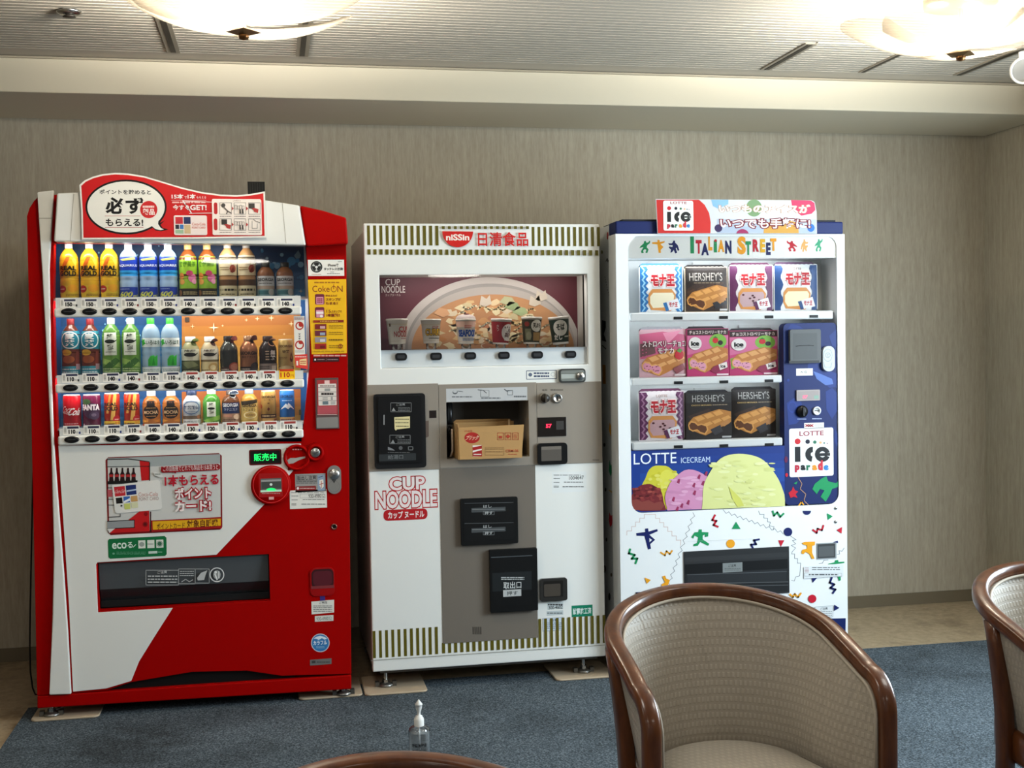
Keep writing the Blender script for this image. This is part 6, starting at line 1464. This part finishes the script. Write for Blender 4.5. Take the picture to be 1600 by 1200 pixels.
def wavy(A, x0, x1, col, col2, amp=.03, zig=False):
    n = 14
    A.poly([(x0, 0.02), (x1, .02)]+[(x1+amp*(math.sin(i*1.3) if not zig else (1 if i % 2 else -1)), .02+.96*i/n) for i in range(1, n+1)]+[(x0, .98)], col)
    if zig:
        A.line([((x0+x1)/2+amp*.8*(1 if i % 2 else -1), .04+.92*i/n) for i in range(n+1)], .03, col2)


def bar_pic(A, top, side, inner, y0=.45, dots=None):
    """a two-lobed wafer bar cut open at its near end"""
    A.poly([(.05, y0+.22), (.16, y0+.10), (.72, y0-.06), (.98, y0+.0), (.98, y0+.22), (.55, y0+.44), (.42, y0+.50), (.30, y0+.46), (.08, y0+.36)], side)
    for k in range(3):
        A.poly([(.18+.2*k, y0+.12-.055*k), (.33+.2*k, y0+.07-.055*k), (.42+.2*k, y0+.14-.05*k), (.26+.2*k, y0+.20-.055*k)], top)
        A.poly([(.36+.2*k, y0+.26-.06*k), (.52+.2*k, y0+.20-.06*k), (.58+.2*k, y0+.25-.06*k), (.42+.2*k, y0+.32-.06*k)], top)
    A.poly([(.04, y0+.26), (.10, y0+.18), (.20, y0+.20), (.25, y0+.26), (.33, y0+.24), (.45, y0+.28), (.48, y0+.38), (.42, y0+.48), (.30, y0+.45), (.24, y0+.39), (.14, y0+.41), (.06, y0+.36)], top)
    A.poly([(.065, y0+.27), (.11, y0+.215), (.19, y0+.23), (.25, y0+.29), (.33, y0+.27), (.43, y0+.305), (.45, y0+.38), (.40, y0+.45), (.31, y0+.42), (.24, y0+.36), (.14, y0+.38), (.085, y0+.345)], inner)
    if dots:
        r_ = random.Random(4)
        for k in range(14): A.ell(.08+r_.random()*.34, y0+.27+r_.random()*.14, .012, .010, dots, n=8)


def mona(bg, edge, edge2, fill, zig, bean=None):
    def f(A):
        wavy(A, .02, .17, edge, edge2, .03, zig)
        A.poly([(1-p[0], p[1]) for p in [(.02, .02), (.17, .02)]+[(.17+.03*(math.sin(i*1.3) if not zig else (1 if i % 2 else -1)), .02+.96*i/14) for i in range(1, 15)]+[(.02, .98)]], edge)
        if zig: A.line([(1-(.095+.024*(1 if i % 2 else -1)), .04+.92*i/14) for i in range(15)], .03, edge2)
        A.text('LOTTE', .38, .07, .62, .12, '9a7060', .0)
        A.poly([(.20, .60), (.28, .50), (.72, .50), (.82, .62), (.78, .90), (.70, .97), (.26, .94), (.19, .80)], 'c88a4c'); A.poly([(.23, .66), (.30, .58), (.74, .58), (.78, .64), (.74, .88), (.30, .90), (.23, .80)], fill)
        if bean:
            r_ = random.Random(2)
            for k in range(9): A.ell(.28+r_.random()*.4, .62+r_.random()*.25, .03, .02, bean, n=9)
        A.text('モナ王', .23, .16, .82, .47, '8a1420', .13); A.text('モナ王', .23, .16, .82, .47, 'f0dcd8', .09); A.text('モナ王', .25, .18, .80, .45, 'b01f2c', .05)
        A.poly([(.52, .80), (.86, .70), (.93, .90), (.60, .97)], 'dcdce0'); A.poly([(.52, .80), (.60, .78), (.67, .955), (.60, .97)], edge); A.text('モナ王', .66, .78, .86, .88, 'b01f2c', .05)
    return f


def choco(A, col='c8bfae'):
    A.rect(.02, .02, .98, .98, '2a2422'); A.poly([(.02, .5), (.4, .3), (.98, .2), (.98, .98), (.02, .98)], '3a2c26')
    for k in range(4): A.poly([(.04+.22*k, .55-.06*k), (.20+.22*k, .48-.06*k), (.24+.22*k, .55-.06*k), (.10+.22*k, .62-.06*k)], '4a3428')
    A.rect(.05, .14, .90, .34, '34302e'); A.text("HERSHEY'S", .10, .13, .86, .31, 'b4aea6', .0); A.bars(.2, .345, .8, .37, 1, '8a7a64', .7)
    bar_pic(A, 'd49a54', 'b47a3c', '5a3420', .46)
    A.poly([(.62, .80), (.92, .70), (.98, .80), (.70, .95)], '2c2a2e'); A.poly([(.72, .76), (.90, .66), (.95, .74), (.80, .82)], 'b07a44'); A.rect(.80, .93, .98, .97, 'c8c8c8')


def choco2(A):
    A.rect(.01, .01, .99, .99, '241f1e'); A.rect(.01, .01, .99, .22, '2e2c2c'); A.text("HERSHEY'S", .14, .05, .84, .20, 'a8a6a2', .0); A.text('CHOCO MONAKA', .12, .255, .56, .285, 'c8a86c', .01); A.bars(.58, .255, .9, .285, 1, '8a7a64', .6)
    for k in range(3): A.poly([(.04+.15*k, .50-.05*k), (.20+.15*k, .44-.05*k), (.24+.15*k, .50-.05*k), (.10+.15*k, .56-.05*k)], '3c2c26')
    bar_pic(A, 'd49a54', 'b47a3c', '5e3822', .42)
    A.poly([(.52, .80), (.74, .70), (.80, .84), (.62, .92)], '38363a'); A.poly([(.74, .68), (.90, .58), (.96, .66), (.82, .74)], 'b88048'); A.rect(.78, .94, .98, .98, 'a8a8a8')


def straw(bag):
    def f(A):
        if bag:
            A.poly([(.02, .1), (.5, .05), (.98, .12), (.98, .5), (.02, .62)], 'c05a7c'); A.poly([(.02, .30), (.3, .26), (.34, .5), (.02, .58)], '6a4a4c'); A.poly([(.5, .08), (.9, .03), (.6, .3)], 'd88aa4')
            bar_pic(A, 'dca468', 'bc7c44', 'd890a8', .48, '7a2c4c')
            A.text('ストロベリーチョコ', .06, .24, .99, .37, 'ecdcd8', .02, 0, '3a2428', .07); A.text('モナカ', .38, .39, .72, .51, 'ecdcd8', .02, 0, '3a2428', .07)
            A.ell(.84, .54, .10, .10, 'b8202c'); A.poly([(.78, .46), (.84, .40), (.92, .44), (.86, .50)], '4a8a3c'); A.poly([(.70, .82), (.92, .72), (.97, .84), (.78, .94)], '8a4a50'); A.rect(.74, .94, .98, .98, 'd8c8c8')
        else:
            A.rect(.01, .01, .99, .99, 'c8487c'); A.poly([(.01, .75), (.3, .6), (.99, .8), (.99, .99), (.01, .99)], 'b03468'); A.poly([(.01, .15), (.99, .15), (.99, .35), (.01, .55)], 'd07098')
            A.rect(.01, .01, .99, .14, '3a2a2c'); A.text('チョコストロベリーモナカ', .06, .04, .94, .115, 'd8ccc4', .02)
            A.poly([(.02, .62), (.16, .58), (.2, .8), (.04, .86)], '7ab048'); A.ell(.74, .27, .21, .155, '7ab048'); A.ell(.68, .25, .07, .06, 'c02c34'); A.ell(.80, .30, .06, .05, '34202c'); A.poly([(.62, .2), (.68, .16), (.74, .2)], '3a7a34')
            bar_pic(A, 'dca468', 'bc7c44', 'dc9cb4', .43, '6a2a4c')
            A.ell(.19, .31, .155, .135, 'e4e0dc'); A.text('ice', .09, .26, .29, .36, '1a1a1c', .06); A.bars(.1, .375, .28, .395, 1, '6a6a6a', .7)
            A.poly([(.55, .88), (.62, .80), (.96, .70), (.97, .84), (.66, .95)], '8a2c4c'); A.poly([(.74, .76), (.94, .70), (.96, .82), (.78, .88)], 'e8e0dc'); A.text('ice', .79, .76, .91, .83, '2a2a2c', .04); A.rect(.70, .95, .98, .985, 'e0c8d0')
    return f


PACK = {'whiteblue': dict(base='dcdfe0', card='3a7ab0', draw=mona('', '2a6aa4', '8cc0e0', 'e4dcc0', True)), 'bean': dict(base='d8d4d4', card='5a2a48', draw=mona('', '5a2c50', '7a4a6a', 'b89ca0', False, '4a1c24')), 'bluewave': dict(base='dcdee0', card='5a3a58', draw=mona('', '2c4a7a', '5a7aa8', 'e4dcb4', False)),
        'beanzig': dict(base='d4cccc', card='6a3a58', draw=mona('', '5a2c50', '9a708c', 'b89498', True, '4a1c24')), 'choco': dict(base='c4b49c', card='1c1c1e', draw=choco), 'choco2': dict(base='241f1e', card='242428', draw=choco2), 'strawbag': dict(base='c8a0a8', card='9a9aa0', draw=straw(True)), 'strawbox': dict(base='c04478', card='2c2c30', draw=straw(False))}
IMW = 'in the ice cream machine'
make_pack(0, 998, 415, 1066.5, 484, 'whiteblue', 'ice_cream_bag', 'white ice wafer bag with pale blue zigzag edges, first in the top row of ice')
make_pack(0, 1069, 417, 1136.5, 484, 'choco', 'ice_cream_bag', 'dark brown chocolate wafer bag, second in the top row of ice')
make_pack(0, 1138, 414, 1207.5, 484, 'bean', 'ice_cream_bag', 'white ice wafer bag with purple wavy edges, third in the top row of ice')
make_pack(0, 1208.5, 413, 1277, 484, 'bluewave', 'ice_cream_bag', 'white ice wafer bag with dark blue wavy edges, rightmost in the top row of ice')
make_pack(1, 998, 515, 1071, 584, 'strawbag', 'ice_cream_bag', 'glossy pink strawberry wafer bag, leftmost in the middle row of ice')
make_pack(1, 1071.5, 514, 1136.5, 583, 'strawbox', 'ice_cream_box', 'pink strawberry wafer carton with black top, in the centre of the middle row')
make_pack(1, 1137.5, 517, 1213, 582, 'strawbox', 'ice_cream_box', 'pink strawberry wafer carton beside the blue control panel, right in the middle row')
make_pack(2, 997, 612, 1069, 685, 'beanzig', 'ice_cream_bag', 'white ice wafer bag with purple zigzag edges, leftmost in the bottom row of ice')
make_pack(2, 1069.8, 614, 1141.5, 683, 'choco2', 'ice_cream_box', 'black chocolate wafer carton in the centre of the bottom row of ice')
make_pack(2, 1142.5, 609, 1212, 682, 'choco2', 'ice_cream_bag', 'black chocolate wafer bag, right in the bottom row beside the control panel')

# ------------------------------------------------------------------ beige plates under the machine feet
PL = M('b5a48c', .42)
for x0_, x1_, y0_, y1_, lab in ((-1.502, -1.262, -.985, -.70, 'beige plastic floor plate under the left front foot of the red machine'), (-.536, -.292, -.957, -.70, 'beige plastic floor plate under the right front foot of the red machine'),
                                (-.284, -.040, -.965, -.70, 'beige plastic floor plate under the left front foot of the noodle machine'), (.478, .722, -.95, -.70, 'beige plastic floor plate under the right front foot of the noodle machine')):
    m_ = MB(); r_ = rrect(x0_, y0_, x1_, y1_, .022); n = len(r_)
    m_.add([(p[0], p[1], .0085) for p in r_]+[(p[0], p[1], .0163) for p in r_], [tuple(range(n))[::-1], tuple(range(n, 2*n))]+[(i, (i+1) % n, (i+1) % n+n, i+n) for i in range(n)], PL)
    tag(m_.build('floor_plate', org=((x0_+x1_)/2, (y0_+y1_)/2, .0085), bevel=.003), lab, 'floor plate', 'floor plates under the machines')

# ------------------------------------------------------------------ hand sanitiser bottle
bx, by = -.158, -1.675
t = thing('pump_bottle', (bx, by, cz), 'clear hand sanitiser pump bottle standing on the carpet behind the front chair', 'bottle')
c = Vector((bx, by, cz))
MB().lathe([(0, 0), (.030, 0), (.034, .004), (.0355, .012), (.0355, .080), (.033, .088), (.026, .094), (.0165, .097), (.015, .100)], c, glassmat('sanitiser_plastic', 2.0, (.95, .96, .965, 1)), seg=32).build('bottle', t)
MB().lathe([(0, .003), (.033, .004), (.034, .012), (.034, .074), (0, .074)], c, M('c4c8c8', .3, alpha=.34), seg=32).build('gel', t)
pb = MB(); pb.lathe([(.0165, .096), (.0168, .117), (.0155, .119), (.0145, .123), (.012, .125), (.011, .129), (.0055, .131), (.0055, .140), (.0075, .146), (.0105, .156), (.0115, .165), (.0125, .1655), (.0125, .168), (.0, .184)], c, M('e6e6e2', .35), seg=24); pb.tube([(bx, by, cz+.1), (bx, by, cz+.01)], .003, M('d8dcdc', .4)); pb.build('pump', t)
lb = MB()
A = Art(lb, to=lambda u, v: (u, v), emit=lambda u, v, d: (bx+(.0358+d)*math.sin(u), by-(.0358+d)*math.cos(u), cz+v), sub=True)
A.text('手指消毒液', -.85, .046, .62, .034, '1c1e20', .04); A.line([(-.9, .0515), (.9, .0515)], .0006, '4a4e50'); A.line([(-.9, .0285), (.9, .0285)], .0006, '4a4e50'); A.bars(-.8, .027, .5, .021, 1, '3a3e40', .6); A.bars(.3, .056, .9, .054, 1, '5a5e60', .6)
lb.build('label', t)

# ------------------------------------------------------------------ tub armchairs
CWm, CWf, CDb, CDf, CZB, CZA, CQ, CRC = .256, .259, .241, .207, .754, .638, .882, .071


def planpt(s):
    """s in 0..1 from right front corner round the back to the left one: x, y, rim height"""
    m = s if s <= .5 else 1-s
    y0_ = -CDf+CRC; L1 = CDb*0+(-y0_); L2 = CDb*1.57
    d_ = m*2*(L1+L2)
    if d_ < L1:
        t_ = d_/L1; x_ = CWf+(CWm-CWf)*(1-(1-t_)**2); y_ = y0_*(1-t_)
    else:
        a_ = (d_-L1)/L2*math.pi/2; x_ = CWm*math.cos(a_); y_ = CDb*math.sin(a_)
    z_ = CZA+(CZB-CZA)*max(0, (y_-y0_)/(CDb-y0_))**CQ
    return (x_ if s <= .5 else -x_), y_, z_


def taper(y_): return .042*min(1, max(0, (y_+CDf)/.22))


def rimpath():
    half = [(CWf, -CDf+.004, 0.0), (CWf, -CDf+.002, .20), (CWf, -CDf, .40), (CWf, -CDf, .50), (CWf, -CDf, CZA-CRC-.02)]
    for k_ in range(9):
        t_ = math.pi/2*k_/8; half.append((CWf, -CDf+CRC*(1-math.cos(t_)), CZA-CRC+CRC*math.sin(t_)))
    mid = [planpt(i/48) for i in range(1, 48)]
    other = [(-x_, y_, z_) for x_, y_, z_ in half][::-1]
    return half+mid+other


def make_chair(label):
    t = thing('armchair', (0, 0, 0), label, 'armchair', 'wooden framed tub armchairs')
    path = [Vector(p_) for p_ in rimpath()]; n = len(path)
    # frame: flat rounded bar, its wide side facing up on the rim and outward on the posts
    hw, hh = .0195, .0165
    cs = [(-hw, -hh*.6), (-hw*.8, -hh), (hw*.8, -hh), (hw, -hh*.6), (hw, hh*.45), (hw*.72, hh), (-hw*.72, hh), (-hw, hh*.45)]
    rows = []
    for i, p_ in enumerate(path):
        Tn = (path[min(i+1, n-1)]-path[max(i-1, 0)]).normalized()
        out = Vector((p_.x, max(p_.y, 0)*1.0, 0))
        if p_.y <= 0: out = Vector((1 if p_.x > 0 else -1, 0, 0))
        else: out = Vector((p_.x/CWm**2, p_.y/CDb**2, 0))
        out = (out-Tn*out.dot(Tn)).normalized(); up = out.cross(Tn)
        if p_.z > .5 and up.z < 0 and abs(Tn.z) < .8: up = -up
        if abs(Tn.z) >= .8: up = Vector((0, -1, 0)); up = (up-Tn*up.dot(Tn)).normalized()
        k_ = 1 if p_.z > .35 else .72+.28*(p_.z/.35)
        rows.append([p_+out*(a_*k_)+up*(b_*k_) for a_, b_ in cs])
    fr = MB(); fr.grid(rows, WOOD, closed=True); fr.add([tuple(v_) for v_ in rows[0]], [tuple(range(8))], WOOD); fr.add([tuple(v_) for v_ in rows[-1]], [tuple(range(8))], WOOD)
    fo = fr.build('rim_frame', t, weld=True)
    md = fo.modifiers.new('sub', 'SUBSURF'); md.levels = 1; md.render_levels = 2
    # upholstered shell: inner face, outer face
    for nm, off, bot, uvk in (('inner_upholstery', -.030, .40, 1), ('outer_upholstery', .006, .43, 1)):
        sh = MB(); rows = []; uv = []; NS = 72; arc = 0; prev = None
        cols = []
        sfull = [(-.0) + i/NS for i in range(NS+1)]
        pts_ = [planpt(s_) for s_ in sfull]
        ext = [(CWf, -CDf+.012, None), (CWf, -CDf+CRC*.45, None)]
        full = [(x_, y_, CZA-.03 if k2 == 0 else CZA-.008) for k2, (x_, y_, _) in enumerate(ext)]+pts_+[(-x_, y_, CZA-.03 if k2 == 0 else CZA-.008) for k2, (x_, y_, _) in enumerate(ext)][::-1]
        NV = 14
        for (x_, y_, zt2) in full:
            if prev: arc += math.hypot(x_-prev[0], y_-prev[1])
            prev = (x_, y_)
            nx, ny = (1 if x_ > 0 else -1, 0) if y_ <= 0 else (x_/CWm**2, y_/CDb**2)
            l_ = math.hypot(nx, ny); nx, ny = nx/l_, ny/l_
            col_ = []
            for j in range(NV+1):
                v_ = j/NV; z_ = bot+(zt2-.010-bot)*v_
                o_ = off
                if off < 0:
                    ff = min(1, max(0, (y_+CDf-.01)/.10)); o_ = -.015-.021*ff*math.sin(math.pi*min(1, max(0, v_)))**.6-(.002+.006*ff+taper(y_)*.9)*(1-v_)
                else: o_ = .004-(.008+taper(y_))*(1-v_)
                col_.append((x_+nx*o_, y_+ny*o_, z_)); uv.append((arc, z_))
            rows.append(col_)
        sh.grid(rows, FABRIC); sh.uv = uv
        # turn over the front end so that the shell has thickness
        sh.build(nm, t)
    # front closing strips beside the posts
    for sx in (1, -1):
        cs_ = MB(); cs_.grid([[(sx*(CWf+.004-.010*(1-v_/8)), -CDf+.012, .41+(CZA-.05-.41)*v_/8), (sx*(CWf-.019), -CDf+.012, .41+(CZA-.05-.41)*v_/8)] for v_ in range(9)], FABRIC); cs_.uv = [(0, p_[2]) for p_ in cs_.v]
        cs_.build('front_edge_fabric', t)
    # light piping along the inner rim and down the posts
    pip = []
    for p_ in [(CWf-.024, -CDf+.004, .42), (CWf-.024, -CDf+.004, CZA-CRC-.01)]+[(CWf-.024, -CDf+.004+CRC*(1-math.cos(math.pi/2*k_/6)), CZA-CRC-.012+CRC*math.sin(math.pi/2*k_/6)) for k_ in range(1, 6)]: pip.append(p_)
    for i in range(1, 48):
        x_, y_, z_ = planpt(i/48); nx, ny = (1 if x_ > 0 else -1, 0) if y_ <= 0 else (x_/CWm**2, y_/CDb**2); l_ = math.hypot(nx, ny); pip.append((x_-nx/l_*.0235, y_-ny/l_*.0235, z_-.0135))
    pip += [(-x_, y_, z_) for x_, y_, z_ in pip[:7]][::-1]
    MB().tube(pip, .0036, M('b6ac9c', .6)).build('piping', t)
    # seat cushion
    st_ = MB(); rings = []; NR = 10; uv = []
    base = []
    for i in range(49):
        x_, y_, _ = planpt(i/48); nx, ny = (1 if x_ > 0 else -1, 0) if y_ <= 0 else (x_/CWm**2, y_/CDb**2); l_ = math.hypot(nx, ny); q_ = .017+taper(y_)*.82; base.append((x_-nx/l_*q_, y_-ny/l_*q_))
    xf = CWf-.017
    front = [(-xf, -CDf+.02), (-xf+.004, -CDf-.012)]+[(-xf+(2*xf)*k_/8, -CDf-.03-.022*math.sin(math.pi*k_/8)) for k_ in range(1, 8)]+[(xf-.004, -CDf-.012), (xf, -CDf+.02)]
    base = base+front
    for j in range(NR+1):
        f_ = 1-j/NR
        rr_ = f_**.75
        zc_ = .385+.042*(1-rr_**5)+.012*(1-rr_**2)
        rings.append([(x_*rr_, (y_-.0)*rr_, zc_) for x_, y_ in base]); uv += [(x_*rr_, y_*rr_) for x_, y_ in base]
    st_.grid([[(x_, y_, .345) for x_, y_ in base]]+rings, FABRIC, closed=True); st_.uv = [(x_, y_) for x_, y_ in base]+uv
    st_.build('seat_cushion', t)
    # apron rail round the seat
    ap = MB(); rows = []
    for (x_, y_) in [(p_[0], p_[1]) for p_ in [planpt(i/48) for i in range(49)]]+[(-CWf, -CDf+.02), (-CWf*.9, -CDf-.01), (-CWf*.5, -CDf-.028), (0, -CDf-.032), (CWf*.5, -CDf-.028), (CWf*.9, -CDf-.01), (CWf, -CDf+.02)]:
        l_ = math.hypot(x_, y_); nx, ny = x_/l_, y_/l_
        q_ = .004+taper(y_)*.95; rows.append([(x_+nx*a_-nx*q_, y_+ny*a_-ny*q_, z_) for a_, z_ in ((-.03, .355), (.008, .355), (.014, .365), (.014, .42), (.008, .43), (-.012, .43))])
    rows.append(rows[0]); ap.grid(rows, WOOD); ap.build('apron_rail', t, weld=True)
    # rear legs, curved and splayed at the foot
    for sx in (1, -1):
        a_ = math.radians(6); lx, ly = CWm*math.cos(a_), CDb*math.sin(a_)
        zt2 = CZA+(CZB-CZA)*((ly+CDf-CRC)/(CDb+CDf-CRC))**CQ-.011
        rows = []
        for k_ in range(15):
            v_ = k_/14; z_ = zt2*(1-v_)
            bow = .030*math.sin(math.pi*min(1, v_*1.15)); spl = .05*max(0, v_-.55)**1.5*2.2
            cx_, cy_ = sx*(lx+.002-bow*.8+spl*.7), ly+.004-bow*.3+spl*.9
            w_ = .020 if v_ < .5 else .020-.008*(v_-.5)
            rows.append([(cx_+q*w_*.8, cy_+r_*w_, z_) for q, r_ in ((-1, -.7), (-.7, -1), (.7, -1), (1, -.7), (1, .7), (.7, 1), (-.7, 1), (-1, .7))])
        lg_ = MB(); lg_.grid(rows, WOOD, closed=True); lg_.add(rows[0], [tuple(range(8))], WOOD); lg_.add(rows[-1], [tuple(range(8))], WOOD); lg_.build('rear_leg', t, weld=True)
    return t


def copy_chair(src, label):
    r_ = src.copy(); COL.objects.link(r_); r_['label'] = label
    for ch in list(src.children):
        c_ = ch.copy(); COL.objects.link(c_); c_.parent = r_
    return r_


ch1 = make_chair('tub armchair with brown wooden rim and beige fabric, in front of the ice cream machine')
ch2 = copy_chair(ch1, 'tub armchair partly cut off by the right picture edge, near the right wall')
ch3 = copy_chair(ch1, 'tub armchair whose top rim alone shows at the bottom edge, below the pump bottle')
ch1.location = (.362, -3.129, cz); ch1.rotation_euler = (0, 0, .044)
ch2.location = (1.285, -3.095, cz); ch2.rotation_euler = (0, 0, math.radians(5))
ch3.location = (-.443, -4.152, cz); ch3.rotation_euler = (0, 0, math.radians(20))
